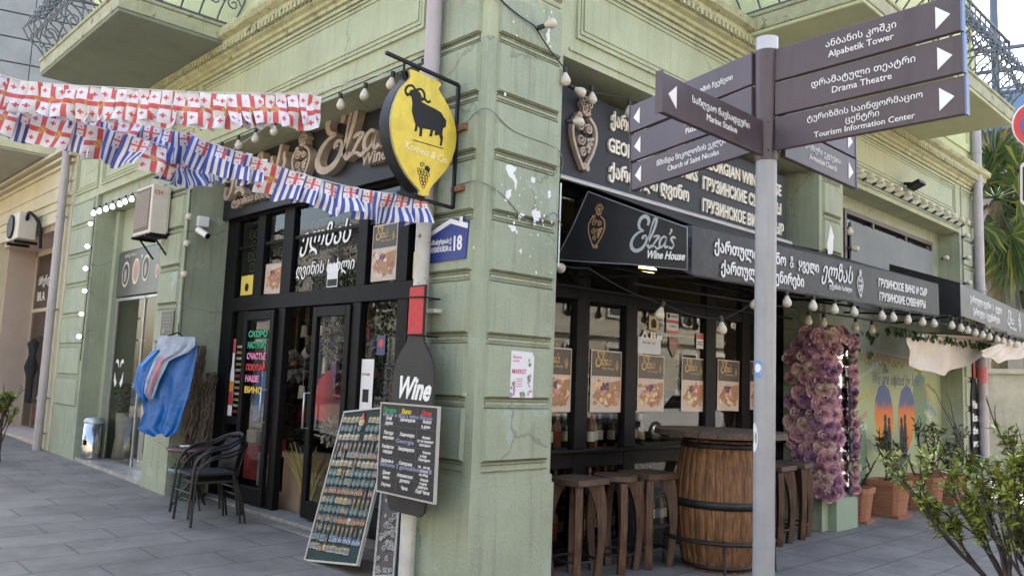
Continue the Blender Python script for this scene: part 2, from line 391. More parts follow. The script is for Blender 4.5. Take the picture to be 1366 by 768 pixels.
SIGNBK = mat('charcoal_sign_board', (.014, .015, .020), .5, var=.2, scale=4, spec=.35)
PVC = mat('black_awning_vinyl', (.019, .019, .022), .5, var=.35, scale=3, bump=.35, bscale=7, streak=.5, spec=.35)
WHITE = mat('white_paint', (.8, .8, .78), .5)
OFFW = mat('off_white_letter', (.78, .76, .70), .5)
IRON = mat('grey_wrought_iron', (.16, .17, .19), .5, metal=.4, var=.3, scale=20)
PIPE = mat('grey_drainpipe', (.42, .39, .40), .55, metal=.2, var=.12, scale=3, streak=.4)
PIPEW = mat('old_white_drainpipe', (.56, .54, .49), .7, var=.15, scale=6, bump=.3, streak=.4, stain=((.20, .15, .11), 14, .62))
STEEL = mat('galvanised_steel', (.52, .53, .55), .42, metal=.65, var=.12, scale=5)
GLASS = glass('shop_glass'); GLASS2 = glass('door_glass', base=.02)
MARBLE = mat('marble_step', (.42, .40, .36), .25, var=.3, scale=5)
CONC = mat('concrete_step', (.24, .23, .21), .9, var=.3, scale=8, bump=.4)
CREAM = mat('cream_plaster', (.58, .53, .37), .85, var=.12, scale=1.3, bump=.2, streak=.3)
PINKW = mat('beige_pink_wall', (.48, .385, .32), .85, var=.1, scale=2)
GOLD = mat('gold_print', (.55, .36, .13), .45)
ORANGE = mat('warm_lamp', (.9, .6, .2), .4, emit=(1, .72, .25), estr=2.0)

def brickmat(name, c1, c2, mortar, scale, msize, bw, rh, rough=.8, rotz=0, bump=.5, off=.5):
    m = bpy.data.materials.new(name); m.use_nodes = True; t = m.node_tree; n = t.nodes; b = n['Principled BSDF']; b.inputs['Roughness'].default_value = rough
    tc = n.new('ShaderNodeTexCoord'); mp = n.new('ShaderNodeMapping'); mp.inputs['Rotation'].default_value = (0, 0, rotz)
    br = n.new('ShaderNodeTexBrick'); br.inputs['Color1'].default_value = tuple(c1) + (1,); br.inputs['Color2'].default_value = tuple(c2) + (1,); br.inputs['Mortar'].default_value = tuple(mortar) + (1,)
    br.inputs['Scale'].default_value = scale; br.inputs['Mortar Size'].default_value = msize; br.inputs['Brick Width'].default_value = bw; br.inputs['Row Height'].default_value = rh; br.offset = off
    br.inputs['Mortar Smooth'].default_value = .3; br.inputs['Bias'].default_value = -.2
    t.links.new(tc.outputs['Object'], mp.inputs[0]); t.links.new(mp.outputs[0], br.inputs['Vector'])
    nz = n.new('ShaderNodeTexNoise'); nz.inputs['Scale'].default_value = 1.3; nz.inputs['Detail'].default_value = 8; nz.inputs['Roughness'].default_value = .7
    t.links.new(tc.outputs['Object'], nz.inputs['Vector'])
    rp = n.new('ShaderNodeValToRGB'); rp.color_ramp.elements[0].position = .3; rp.color_ramp.elements[0].color = (.55, .54, .53, 1); rp.color_ramp.elements[1].position = .7; rp.color_ramp.elements[1].color = (1.12, 1.12, 1.12, 1)
    t.links.new(nz.outputs['Fac'], rp.inputs['Fac'])
    mx = n.new('ShaderNodeMixRGB'); mx.blend_type = 'MULTIPLY'; mx.inputs['Fac'].default_value = 1
    t.links.new(br.outputs['Color'], mx.inputs['Color1']); t.links.new(rp.outputs[0], mx.inputs['Color2']); t.links.new(mx.outputs[0], b.inputs['Base Color'])
    n3 = n.new('ShaderNodeTexNoise'); n3.inputs['Scale'].default_value = 60; t.links.new(tc.outputs['Object'], n3.inputs['Vector'])
    ad = n.new('ShaderNodeMath'); ad.operation = 'MULTIPLY_ADD'; ad.inputs[1].default_value = -1.0
    t.links.new(br.outputs['Fac'], ad.inputs[0]); mu = n.new('ShaderNodeMath'); mu.operation = 'MULTIPLY'; mu.inputs[1].default_value = .25
    t.links.new(n3.outputs['Fac'], mu.inputs[0]); t.links.new(mu.outputs[0], ad.inputs[2])
    bp = n.new('ShaderNodeBump'); bp.inputs['Strength'].default_value = bump; bp.inputs['Distance'].default_value = .012
    t.links.new(ad.outputs[0], bp.inputs['Height']); t.links.new(bp.outputs[0], b.inputs['Normal'])
    if name == 'grey_stone_paving':      # trodden gum spots and dark stains
        vo = n.new('ShaderNodeTexVoronoi'); vo.inputs['Scale'].default_value = 2.6; t.links.new(tc.outputs['Object'], vo.inputs['Vector'])
        lt_ = n.new('ShaderNodeMath'); lt_.operation = 'LESS_THAN'; lt_.inputs[1].default_value = .045; t.links.new(vo.outputs['Distance'], lt_.inputs[0])
        n5 = n.new('ShaderNodeTexNoise'); n5.inputs['Scale'].default_value = .8; n5.inputs['Detail'].default_value = 10; n5.inputs['Roughness'].default_value = .75; t.links.new(tc.outputs['Object'], n5.inputs['Vector'])
        r5 = n.new('ShaderNodeValToRGB'); r5.color_ramp.elements[0].position = .55; r5.color_ramp.elements[0].color = (0, 0, 0, 1); r5.color_ramp.elements[1].position = .68; r5.color_ramp.elements[1].color = (.55, .55, .55, 1); t.links.new(n5.outputs['Fac'], r5.inputs['Fac'])
        sm = n.new('ShaderNodeMath'); sm.operation = 'MULTIPLY_ADD'; sm.inputs[1].default_value = .45; sm.use_clamp = True; t.links.new(lt_.outputs[0], sm.inputs[0]); t.links.new(r5.outputs['Color'], sm.inputs[2])
        m5 = n.new('ShaderNodeMixRGB'); m5.inputs['Color2'].default_value = (.085, .078, .07, 1); t.links.new(sm.outputs[0], m5.inputs['Fac']); t.links.new(mx.outputs[0], m5.inputs['Color1']); t.links.new(m5.outputs[0], b.inputs['Base Color'])
    MATS[name] = m; return m

# ================================================================== GROUND
PAVE = brickmat('grey_stone_paving', (.222, .198, .176), (.262, .238, .214), (.15, .137, .124), 1, .012, .9, .45, .75)
def gz(y): return .021 * max(0., y - 5)
g = MB()
ys = [-60, -20, -8, 0, 3, 5, 8, 11, 14, 18, 22, 30, 60]; xs = [-60, -20, -6, 0, 4, 8, 14, 20, 40, 80]
vs_ = [(x, y, gz(min(y, 22))) for y in ys for x in xs]
g.add(vs_, [(j * len(xs) + i, j * len(xs) + i + 1, (j + 1) * len(xs) + i + 1, (j + 1) * len(xs) + i) for j in range(len(ys) - 1) for i in range(len(xs) - 1)])
tag(g.build('pavement', PAVE), 'grey stone slab pavement running round the corner house', None, kind='structure')
ROAD = mat('asphalt', (.06, .06, .062), .85, var=.25, scale=3, bump=.4, bscale=90)
rd = MB(); rd.box(-60, -9.5, -.06, 80, -3.2, .004)
tag(rd.build('road', ROAD), None, None, kind='structure')

# ================================================================== CORNER HOUSE
X0, Y0 = 3.84, 4.33
house = thing('corner_house', 'pale sage green stucco corner house holding the black wine shop fronts', 'building', (X0, Y0, 0))
wm = MB()
GR = [.938, 1.386, 1.843, 2.298, 2.741, 3.192, 3.634, 4.089]
wm.box(3.84, 4.33, -.1, 4.64, 4.98, 4.08)                      # corner pier
wm.box(4.4, 4.33, 4.08, 4.64, 4.9, 4.17)
WALLM = wm; wm = MB()
wm.box(3.84, 4.33, 4.08, 4.4, 14.2, 5.0)                       # header on the side street
wm.box(4.4, 4.33, 4.17, 14.9, 4.9, 5.0)                        # header on the main street
ENT = wm; wm = WALLM
wm.box(9.14, 4.33, -.1, 9.78, 4.95, 4.17)                      # pier with the mirror
wm.box(14.03, 4.33, -.1, 14.9, 4.95, 4.17)                     # end pier
wm.box(3.84, 9.6, -.1, 4.4, 10.35, 4.08)                       # pier with the raincoats
wm.box(3.84, 13.0, -.1, 4.4, 14.2, 4.08)                       # last pier
wm.box(3.9, 10.35, 3.88, 4.4, 13.0, 4.08)
wm.box(9.78, 4.65, -.1, 14.03, 4.85, 3.2)                      # back of the third bay
wm.box(9.78, 4.65, 3.2, 10.55, 4.85, 4.17); wm.box(13.65, 4.65, 3.2, 14.03, 4.85, 4.17); wm.box(10.55, 4.65, 3.95, 13.65, 4.85, 4.17)
wm.box(4.4, 10.0, -.1, 9.1, 10.2, 4.08); wm.box(9.14, 4.95, -.1, 9.4, 10.2, 4.17)
wm.box(14.7, 4.95, -.1, 14.9, 14.2, 5.0); wm.box(4.4, 14.0, -.1, 14.7, 14.2, 5.0)
def blocks(F, x0, x1, levels, m=0):
    for a, b in zip(levels[:-1], levels[1:]):
        wm.frust(F, x0, a + .035, x1, b - .035, 0, .028, .014, m); wm.fbox(F, x0 + .012, b - .012, x1 - .012, b + .008, 0, .012, m)
LV = [.9] + GR[1:] ; LV[0] = GR[0]
F1 = FR(0, Y0, 0); F2 = FL(X0, 0, 0)
TOP = GR + [4.55, 5.0]
blocks(F1, 3.925, 4.595, TOP); blocks(F2, -4.915, -4.42, TOP)
blocks(F1, 9.22, 9.70, GR + [4.14]); blocks(F1, 14.11, 14.82, GR + [4.14])
blocks(F2, -10.27, -9.68, [.9, 1.36, 1.82, 2.28, 2.74, 3.2, 3.66, 4.06]); blocks(F2, -14.12, -13.08, [.9, 1.36, 1.82, 2.28, 2.74, 3.2, 3.66, 4.06])
# plinth mouldings of the corner pier
wm.box(3.815, 4.305, -.1, 4.66, 4.97, .80); wm.box(3.828, 4.318, .80, 4.65, 4.972, .86)
wm.box(9.12, 4.30, -.1, 9.80, 4.32, .46)
# header panels: nested mouldings
WALLM = wm; wm = ENT
def panel(F, x0, y0, x1, y1):
    wm.ring(F, x0, y0, x1, y1, .03, 0, .022); wm.ring(F, x0 + .05, y0 + .05, x1 - .05, y1 - .05, .018, 0, .014); wm.ring(F, x0 + .095, y0 + .095, x1 - .095, y1 - .095, .014, 0, .01)
panel(F1, 4.78, 4.36, 9.0, 4.93); panel(F1, 9.2, 4.36, 9.75, 4.93); panel(F1, 9.95, 4.42, 13.85, 4.93); panel(F1, 14.1, 4.36, 14.8, 4.93)
panel(F2, -9.45, 4.36, -5.12, 4.93); panel(F2, -10.3, 4.36, -9.62, 4.93); panel(F2, -12.85, 4.2, -10.5, 4.93); panel(F2, -14.1, 4.2, -13.05, 4.93)
wm.fbox(F2, -9.6, 4.17, -4.98, 4.20, 0, .016); wm.fbox(F1, 4.7, 4.235, 9.1, 4.262, 0, .016); wm.fbox(F1, 9.8, 4.235, 14.0, 4.262, 0, .016)
wm.build('entablature', mat('pale_green_lit_entablature', (.41, .44, .285), .75, var=.15, scale=1.6, bump=.3, bscale=40, streak=.6, stain=((.42, .43, .33), 2.1, .60), crack=((.2, .2, .12), 1.0)), house)  # header paint plus brighter upper-wall light, both held in this paler colour
wm = WALLM; wm.build('wall', GREEN, house)
gm = MB()                                             # darker broken strips along the rustication grooves
def strip_rows(F, x0, x1, levels):
    for z in levels:
        for dz, k in ((-.036, 1), (.030, .8), (.012, .5)):
            a = x0
            while a < x1 - .02:
                b = min(x1, a + random.uniform(.06, .25)); t_ = random.uniform(.003, .0075) * k; gm.fbox(F, a, z + dz, b, z + dz + t_, .0, .0135 if dz < .02 else .014); a = b + random.choice((0, 0, .01))
strip_rows(F1, 3.93, 4.59, GR); strip_rows(F2, -4.91, -4.425, GR); strip_rows(F1, 9.225, 9.695, GR); strip_rows(F2, -10.265, -9.685, [1.36, 1.82, 2.28, 2.74, 3.2, 3.66])
gm.build('groove_strips', mat('groove_strips', (.155, .16, .10), .95, var=.4, scale=15), house)
# flaked paint on the corner pier
pk = MB()
for P in ([(4.025, 3.122), (4.071, 3.139), (4.133, 3.135), (4.102, 3.078), (4.145, 3.037), (4.136, 2.956), (4.105, 3.028), (4.048, 3.067)],
          [(4.042, 2.937), (4.07, 2.95), (4.095, 2.952), (4.091, 2.906), (4.06, 2.87), (4.026, 2.859)],
          [(4.311, 2.83), (4.35, 2.852), (4.396, 2.849), (4.413, 2.801), (4.38, 2.765), (4.342, 2.769), (4.32, 2.8)],
          [(4.069, 2.684), (4.11, 2.69), (4.164, 2.679), (4.14, 2.65), (4.112, 2.646)], [(4.172, 2.791), (4.21, 2.80), (4.242, 2.787), (4.21, 2.76), (4.188, 2.758)],
          [(4.40, 4.25), (4.44, 4.2), (4.45, 4.33), (4.43, 4.42), (4.41, 4.36), (4.42, 4.3)], [(4.30, 3.09), (4.33, 3.10), (4.34, 3.06), (4.31, 3.05)], [(4.48, 3.0), (4.51, 3.03), (4.52, 2.98), (4.49, 2.96)],
          [(4.33, 2.77), (4.36, 2.765), (4.37, 2.73), (4.345, 2.72)], [(4.2, 2.52), (4.22, 2.53), (4.21, 2.48)], [(4.31, 2.47), (4.32, 2.5), (4.33, 2.46)], [(9.28, 3.3), (9.38, 3.55), (9.46, 3.42), (9.42, 3.2), (9.33, 3.12)]):
    q = []
    for i in range(len(P)):
        a, b = Vector(P[i]), Vector(P[(i + 1) % len(P)]); q.append(a)
        for t in (.33, .66): q.append(a.lerp(b, t) + Vector((random.uniform(-.009, .009), random.uniform(-.009, .009))))
    pk.prism(F1, q, .026, .0305)
for i in range(40):
    x, z = random.choice([(random.uniform(3.95, 4.57), random.uniform(2.3, 4.6)), (random.uniform(4.0, 4.5), random.uniform(2.6, 3.1))]); r = random.uniform(.003, .011)
    pk.disc(F1, x, z, r, .0303, 6, d0=.026, ry=r * random.uniform(.6, 2))
for i in range(14):
    r = random.uniform(.004, .012); pk.disc(F2, -random.uniform(4.4, 4.5), random.uniform(1.0, 4.2), r, .0035, 6, d0=0, ry=r * 1.5)
pk.build('flaked_paint', WHITEPEEL, house)
# upper storey
um = MB(); um.box(3.84, 4.33, 5.0, 14.9, 14.2, 10.6)
um.ring(F1, 12.6, 5.6, 14.6, 8.6, .12, 0, .03); um.box(14.72, 4.29, 5.2, 14.88, 4.33, 10.6)
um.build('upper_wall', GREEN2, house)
# cornice swept round the corner
prof = [(0, 4.955), (.03, 4.96), (.03, 5.0), (.06, 5.01), (.06, 5.05), (.10, 5.07), (.115, 5.13), (.15, 5.15), (.15, 5.2), (.21, 5.225), (.23, 5.27), (.23, 5.30), (.0, 5.34)]
cm = MB()
path = [((X0, 14.2), (-1, 0)), ((X0, Y0), (-1, -1)), ((14.9, Y0), (0, -1)), ((14.9, 6), (0, 0))]
segs = [(X0, 14.2, -1, 0), (X0, Y0, -1, -1), (14.95, Y0, 0, -1)]
sub = []
for a, b in zip(segs[:-1], segs[1:]):
    for k in range(40): t = k / 40; sub.append(tuple(a[i] + (b[i] - a[i]) * t for i in range(2)) + ((a[2], a[3]) if k == 0 else ((-1, 0) if a is segs[0] else (0, -1))))
sub.append(segs[-1])
vsn = []
for (x, y, nx, ny) in sub:
    for d, z in prof: j = random.uniform(-.006, .006) if d > .1 else 0; vsn.append((x + nx * (d + j), y + ny * (d + j), z + (random.uniform(-.008, .008) if d > .2 else 0)))
L = len(prof); cm.add(vsn, [(i * L + k, (i + 1) * L + k, (i + 1) * L + k + 1, i * L + k + 1) for i in range(len(sub) - 1) for k in range(L - 1)])
cm.add(vsn[-L:], [tuple(range(L))])
for y in [4.4 + .075 * i for i in range(130)]: cm.box(X0 - .155, y, 5.09, X0 - .118, y + .045, 5.145)
for x in [3.9 + .075 * i for i in range(146)]: cm.box(x, Y0 - .155, 5.09, x + .045, Y0 - .118, 5.145)
cm.build('cornice', CORN, house)

# balconies with wrought iron
def railing(mb, o, u, L, z0, h=.92):
    """scrolled panel along direction u (unit) from o, length L"""
    o = Vector(o); u = Vector(u); nrm = Vector((u.y, -u.x, 0))
    P = lambda s, z, out=0.: o + u * s + Vector((0, 0, z)) + nrm * out
    for z, r in ((.03, .014), (h, .02), (h - .10, .011)): mb.tube([P(0, z0 + z), P(L, z0 + z)], r, 6)
    n = max(2, int(L / .19))
    bow = lambda z: .27 * math.sin(math.pi * min(1, max(0, (z - .05) / .55))) ** 1.5
    for i in range(n + 1):
        s = L * i / n
        mb.tube([P(s, z0 + z, bow(z)) for z in [.03 + (h - .03) * k / 9 for k in range(10)]], .011, 5)
        if i < n:
            m = s + L / n / 2
            for cz, sg in ((.2, 1), (.42, -1), (.62, 1)):
                sp_ = spiral(0, 0, .088, 0 if sg > 0 else math.pi, 1.5, 12, sg)
                mb.tube([P(m + a, z0 + cz + b, bow(cz)) for a, b in sp_], .010, 5)
def balcony(x0, y0, x1, y1, side):
    b = MB()
    nseg = 24
    b.box(x0, y0, 5.17, x1, y1, 5.21, 1)
    b.box(x0 - .012, y0 - .012, 5.21, x1 + .012, y1 + .012, 5.36, 0); b.box(x0 - .03, y0 - .03, 5.36, x1 + .03, y1 + .03, 5.40, 0)
    sl = b.build('balcony', [SLAB, SOFF if side == 'L' else mat('bounce_lit_balcony_underside', (.50, .52, .32), .9, var=.12, scale=2, bump=.3, streak=.0)], house, bevel=.012)  # street bounce light is put into the main street soffit's lighter colour
    r = MB(); z = 5.40
    if side == 'L':
        railing(r, (x0 + .02, y1, z), (0, -1, 0), y1 - y0, 0); railing(r, (x0 + .02, y0 + .02, z), (1, 0, 0), x1 - x0, 0); railing(r, (x1, y1 - .02, z), (-1, 0, 0), x1 - x0, 0)
    else:
        railing(r, (x0, y0 + .02, z), (1, 0, 0), x1 - x0, 0); railing(r, (x0 + .02, y1, z), (0, -1, 0), y1 - y0, 0); railing(r, (x1 - .02, y0, z), (0, 1, 0), y1 - y0, 0)
    r.build('railing', IRON, sl)
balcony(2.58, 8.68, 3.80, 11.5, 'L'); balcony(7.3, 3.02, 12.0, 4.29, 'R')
# console block of the side balcony and a balcony door
# ---- shop fronts: side street (plane x = 4.35)
def lf(mb, y0, z0, y1, z1, d=0., t=.08, m=0): mb.box(4.35 - d, y0, z0, 4.35 - d + t, y1, z1, m)
sf = MB()
lf(sf, 9.32, .1, 9.6, 4.08); lf(sf, 4.98, .1, 5.06, 4.08)
lf(sf, 5.06, 3.34, 9.32, 4.08)
lf(sf, 5.06, 2.24, 9.32, 2.40, .012)
for a, b in ((8.64, 8.82), (7.98, 8.20), (6.55, 6.71), (5.89, 6.06)): lf(sf, a, 2.40, b, 3.34)
for a, b in ((8.03, 8.18), (6.58, 6.72), (5.84, 6.0)): lf(sf, a, .1, b, 2.24, .006)
lf(sf, 8.18, .1, 9.32, .17); lf(sf, 8.93, .93, 9.32, 1.02); lf(sf, 5.06, .1, 6.58, .22); lf(sf, 8.9, .17, 8.95, 2.24)
lf(sf, 5.06, 2.98, 9.32, 3.02, -.02, .03)
SF = sf.build('shop_front', BLACKW, house, bevel=.006)
def pane(par, vs_, mtl=GLASS): MB().add(vs_, [(0, 1, 2, 3)]).build('pane', mtl, par)
def lpane(par, y0, z0, y1, z1, x=4.39, mtl=GLASS): pane(par, [(x, y1, z0), (x, y0, z0), (x, y0, z1), (x, y1, z1)], mtl)
for a, b in ((8.82, 9.32), (8.20, 8.64), (6.71, 7.98), (6.06, 6.55), (5.06, 5.89)): lpane(SF, a, 2.40, b, 3.34)
lpane(SF, 8.95, 1.02, 9.32, 2.24); lpane(SF, 8.95, .17, 9.32, .93); lpane(SF, 6.0, .22, 6.58, 2.24); lpane(SF, 5.06, .22, 5.84, 2.24)
def door(y0, y1, x, handle_y, rz=0):
    d = MB(); z0, z1 = .125, 2.22
    d.box(x, y0, z0, x + .05, y0 + .085, z1); d.box(x, y1 - .085, z0, x + .05, y1, z1)
    d.box(x, y0 + .085, z0, x + .05, y1 - .085, z0 + .17); d.box(x, y0 + .085, z1 - .1, x + .05, y1 - .085, z1)
    D = d.build('door', BLACKW, house, bevel=.005)
    lpane(D, y0 + .085, z0 + .17, y1 - .085, z1 - .1, x + .025, GLASS2)
    h = MB(); h.tube([(x, handle_y, 1.0), (x - .06, handle_y, 1.0), (x - .06, handle_y, 1.35), (x, handle_y, 1.35)], .011, 6); h.build('handle', STEEL, D)
    return D
door(8.19, 8.89, 4.30, 8.235); door(6.73, 7.42, 4.325, 7.375)
# threshold and step
st = MB(); st.box(4.10, 4.985, -.02, 4.5, 9.59, .055); st.box(4.2, 4.99, .055, 4.5, 9.58, .1)
st.build('step', CONC, house, bevel=.012)
# wire lattice behind the upper panes and the side window
lt = MB()
def lattice(y0, y1, z0, z1, x=4.47):
    c = .135
    for i in range(int((y1 - y0) / c) + 1):
        for j in range(int((z1 - z0) / c) + 1):
            cy1, cz = y0 + (i + .5 * (j % 2)) * c, z0 + j * c
            if cy1 + .06 > y1 or cz + .05 > z1: continue
            F = FL(x, 0, 0)
            lt.ribbon(F, [(-cy1 + a, cz + b) for a, b in ((-.03, -.05), (-.055, -.02), (-.03, 0), (-.055, .02), (-.03, .05), (.03, .05), (.055, .02), (.03, 0), (.055, -.02), (.03, -.05), (-.03, -.05))], .0055, 0, .004)
for a in ((8.86, 9.28, 2.5, 3.3), (8.25, 8.6, 2.5, 3.3), (6.75, 7.95, 2.45, 3.3), (6.1, 6.52, 2.85, 3.3), (6.04, 6.56, .9, 2.2), (5.1, 5.8, 1.4, 3.3)): lattice(*a)
lt.build('wire_lattice', mat('pale_lattice_wire', (.30, .28, .24), .4, metal=.3), SF)

# ---- shop front: main street (plane y = 4.78)
rf = MB()
def rb(x0, z0, x1, z1, d=0., t=.08): rf.box(x0, 4.78 - d, z0, x1, 4.78 - d + t, z1)
for a, b in ((4.64, 4.75), (5.41, 5.58), (6.11, 6.28), (7.47, 7.66), (8.20, 8.37), (8.94, 9.14)): rb(a, .02, b, 4.17, .004)
for a, b in ((4.75, 5.41), (5.58, 6.11), (6.28, 7.47), (7.66, 8.20), (8.37, 8.94)):
    rb(a, 2.29, b, 2.40); rb(a, .82, b, .97, .0); rb(a, .02, b, .16); rb(a, 3.2, b, 4.17); rb(a, 2.86, b, 2.90, -.02, .04)
rf.box(4.70, 4.70, .955, 9.10, 4.775, .985)
RF = rf.build('shop_front', BLACKW, house, bevel=.006)
def rpane(x0, z0, x1, z1, y=4.82): pane(RF, [(x0, y, z0), (x1, y, z0), (x1, y, z1), (x0, y, z1)])
for a, b in ((4.75, 5.41), (5.58, 6.11), (6.28, 7.47), (7.66, 8.20), (8.37, 8.94)):
    rpane(a, .97, b, 2.29); rpane(a, .16, b, .82); rpane(a, 2.40, b, 3.2)
# ---- shop interior
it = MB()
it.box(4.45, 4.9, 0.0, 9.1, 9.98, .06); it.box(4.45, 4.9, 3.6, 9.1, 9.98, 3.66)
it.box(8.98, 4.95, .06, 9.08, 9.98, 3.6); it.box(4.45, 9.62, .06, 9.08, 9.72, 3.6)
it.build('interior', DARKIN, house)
sh = MB()
for z in (.45, .9, 1.35, 1.8, 2.2): sh.box(5.2, 9.25, z, 8.9, 9.6, z + .03); sh.box(8.55, 5.6, z, 8.97, 9.2, z + .03)
for x in (5.2, 6.4, 7.6, 8.8): sh.box(x, 9.24, .06, x + .03, 9.6, 2.4)
for z in (.45, .9, 1.35, 1.8): sh.box(5.6, 7.62, z, 6.6, 7.98, z + .03)
for y in (7.6, 7.98): sh.box(5.6, y, .06, 6.6, y + .02, 2.0)
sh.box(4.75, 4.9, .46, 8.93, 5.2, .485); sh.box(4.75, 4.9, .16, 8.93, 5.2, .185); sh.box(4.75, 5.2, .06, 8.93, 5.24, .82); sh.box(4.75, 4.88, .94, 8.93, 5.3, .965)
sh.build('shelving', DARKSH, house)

# ---- third bay: dark upper window behind a grey board, mural below
tw = MB(); tw.box(10.55, 4.70, 3.2, 13.65, 4.74, 3.95)
TW = tw.build('window', mat('dark_window_glass', (.03, .03, .035), .1), house)
tf = MB(); Ft = FR(0, 4.65, 0)
tf.ring(Ft, 10.50, 3.15, 13.70, 3.99, .06, 0, .03); 
for x in (11.4, 12.6): tf.fbox(Ft, x, 3.21, x + .05, 3.93, 0.002, .025)
tf.build('frame', mat('brown_frame', (.10, .07, .06), .5), TW)
pb = MB(); pb.fbox(Ft, 10.62, 2.7, 13.62, 3.83, .032, .055); pb.build('cover_board', mat('grey_cover_board', (.17, .18, .18), .6, var=.15, scale=2), TW)

# ---- second bay on the side street: salon behind glass
SALON = mat('salon_green_wall', (.36, .40, .29), .8, var=.08, scale=2)
sl_ = MB(); sl_.box(5.2, 10.4, .1, 5.3, 13.9, 3.9); sl_.box(4.62, 13.3, .1, 6.0, 13.4, 3.9); sl_.box(4.62, 10.36, .1, 6.0, 10.4, 3.9); sl_.box(4.45, 10.36, 3.86, 6.0, 13.9, 3.9); sl_.box(4.2, 10.35, 3.24, 4.3, 13.0, 3.88); sl_.box(4.12, 12.86, .1, 4.62, 13.0, 3.86)
sl_.build('salon_wall', SALON, house)
sp1 = MB()
yy = [10.35, 11.5, 13.0]
sp1.add([(3.86, 10.36, gz(10.36) - .05), (3.86, 12.99, gz(13) - .05), (5.9, 12.99, gz(13) - .05), (5.9, 10.36, gz(10.36) - .05), (3.86, 10.36, gz(10.36) + .05), (3.86, 12.99, gz(13) + .05), (5.9, 12.99, gz(13) + .05), (5.9, 10.36, gz(10.36) + .05)],
        [(4, 7, 6, 5), (0, 4, 5, 1), (0, 3, 7, 4), (1, 5, 6, 2)])
sp1.build('marble_step', MARBLE, house)
sg = MB()
for a, b in ((10.36, 10.40), (11.70, 11.73), (12.82, 12.86)): sg.box(4.19, a, .12, 4.22, b, 2.54)
sg.box(4.19, 10.4, 2.5, 4.22, 12.82, 2.54)
SG = sg.build('salon_front', STEEL, house)
for a, b in ((10.4, 11.70), (11.73, 12.82)): lpane(SG, a, .16, b, 2.5, 4.205)
sgb = MB(); sgb.box(4.17, 10.38, 2.56, 4.19, 12.84, 3.22)
SB = sgb.build('salon_fascia', mat('grey_salon_fascia', (.085, .09, .09), .35), house)
so = MB(); Fs = FL(4.169, 0, -.1)
for i, (y, z, r) in enumerate([(12.5, 2.98, .14), (12.1, 3.0, .14), (11.72, 3.02, .14), (11.3, 2.95, .07), (11.16, 2.96, .07), (11.0, 2.97, .07), (10.72, 3.02, .17)]):
    so.disc(Fs, -y, z, r, .003, 20, 0, 0, ry=r * 1.35); so.disc(Fs, -y, z, r * .82, .005, 20, 1 + i % 2, .002, ry=r * 1.1); so.disc(Fs, -y, z - .02, r * .4, .007, 12, 3, .004, ry=r * .7)
text(so, Fs, 'ბარბერ შოპი', -12.6, 3.23, .05, d1=.003, m=0); text(so, Fs, 'სილამაზის სალონი', -11.35, 3.22, .05, d1=.003, m=0, shear=.2)
for y in (11.9, 10.95): 
    pts = [(-y + (.05 if k % 2 == 0 else .02) * math.cos(k * math.pi / 5 + 1.57), 3.2 + (.05 if k % 2 == 0 else .02) * math.sin(k * math.pi / 5 + 1.57)) for k in range(10)]
    so.prism(Fs, pts, 0, .004)
so.build('lettering', [mat('cream_print', (.6, .56, .42), .5), mat('dark_portrait', (.05, .05, .05), .5), mat('pink_portrait', (.55, .25, .22), .5), mat('grey_portrait', (.3, .27, .26), .5)], SB)

# ================================================================== NEIGHBOUR ON THE SIDE STREET
nb = thing('neighbour_house', 'cream yellow stucco house with a pink shop recess beyond the drainpipe', 'building', (3.84, 14.3, 0))
n = MB()
n.box(3.84, 14.24, 3.9, 9, 26, 5.0); n.box(3.84, 14.24, 5.0, 9, 26, 5.5); n.box(3.84, 18.9, -.1, 9, 26, 3.9); n.box(3.84, 14.24, -.1, 4.6, 14.75, 3.9); n.box(5.6, 14.75, -.1, 9, 18.9, 3.9)
Fn = FL(3.84, 0, 0)
for a, b in zip([.5, 1.0, 1.5, 2.0, 2.5, 3.0, 3.5], [1.0, 1.5, 2.0, 2.5, 3.0, 3.5, 3.9]): n.frust(Fn, -20.1, a + .02, -18.98, b - .02, 0, .03, .02)
for z, d in ((4.1, .02), (4.25, .03), (4.5, .02), (4.8, .05), (4.9, .1), (5.0, .16)): n.fbox(Fn, -26, z, -14.26, z + .045, 0, d)
n.build('wall', CREAM, nb)
n = MB(); n.box(4.0, 18.8, -.05, 5.6, 18.9, 3.9); n.box(5.5, 14.75, -.05, 5.6, 18.8, 3.9); n.box(3.9, 14.75, 3.8, 5.6, 18.8, 3.9); n.box(3.86, 14.76, -.1, 5.5, 18.8, gz(16) + .06)
n.build('recess_wall', PINKW, nb)
n = MB(); n.box(4.5, 17.0, .28, 4.54, 17.1, 3.8); n.box(4.5, 18.74, .28, 4.54, 18.8, 3.8); n.box(4.5, 17.1, 2.55, 4.54, 18.74, 2.62); n.box(4.5, 14.8, 3.7, 4.54, 18.8, 3.8)
NW = n.build('shop_window', mat('beige_window_frame', (.5, .42, .33), .5), nb)
lpane(NW, 14.8, .3, 18.74, 3.7, 4.52)
n = MB(); text(n, FL(4.515, 0, 0), 'ბრენდი', -18.5, 3.1, .16, d1=.004, fit=1.2); text(n, FL(4.515, 0, 0), 'BR.A.', -18.5, 2.78, .18, d1=.004)
n.build('lettering', WHITE, NW)
n = MB(); n.box(2.7, 15.6, 5.08, 3.84, 24, 5.12, 1); n.box(2.68, 15.58, 5.12, 3.84, 24, 5.28, 0)
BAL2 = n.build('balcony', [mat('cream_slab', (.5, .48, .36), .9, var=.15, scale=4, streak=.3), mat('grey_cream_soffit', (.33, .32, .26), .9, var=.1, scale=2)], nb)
n = MB(); railing(n, (2.74, 24, 5.28), (0, -1, 0), 8.3, 0, .8); n.build('railing', BLACK, BAL2)
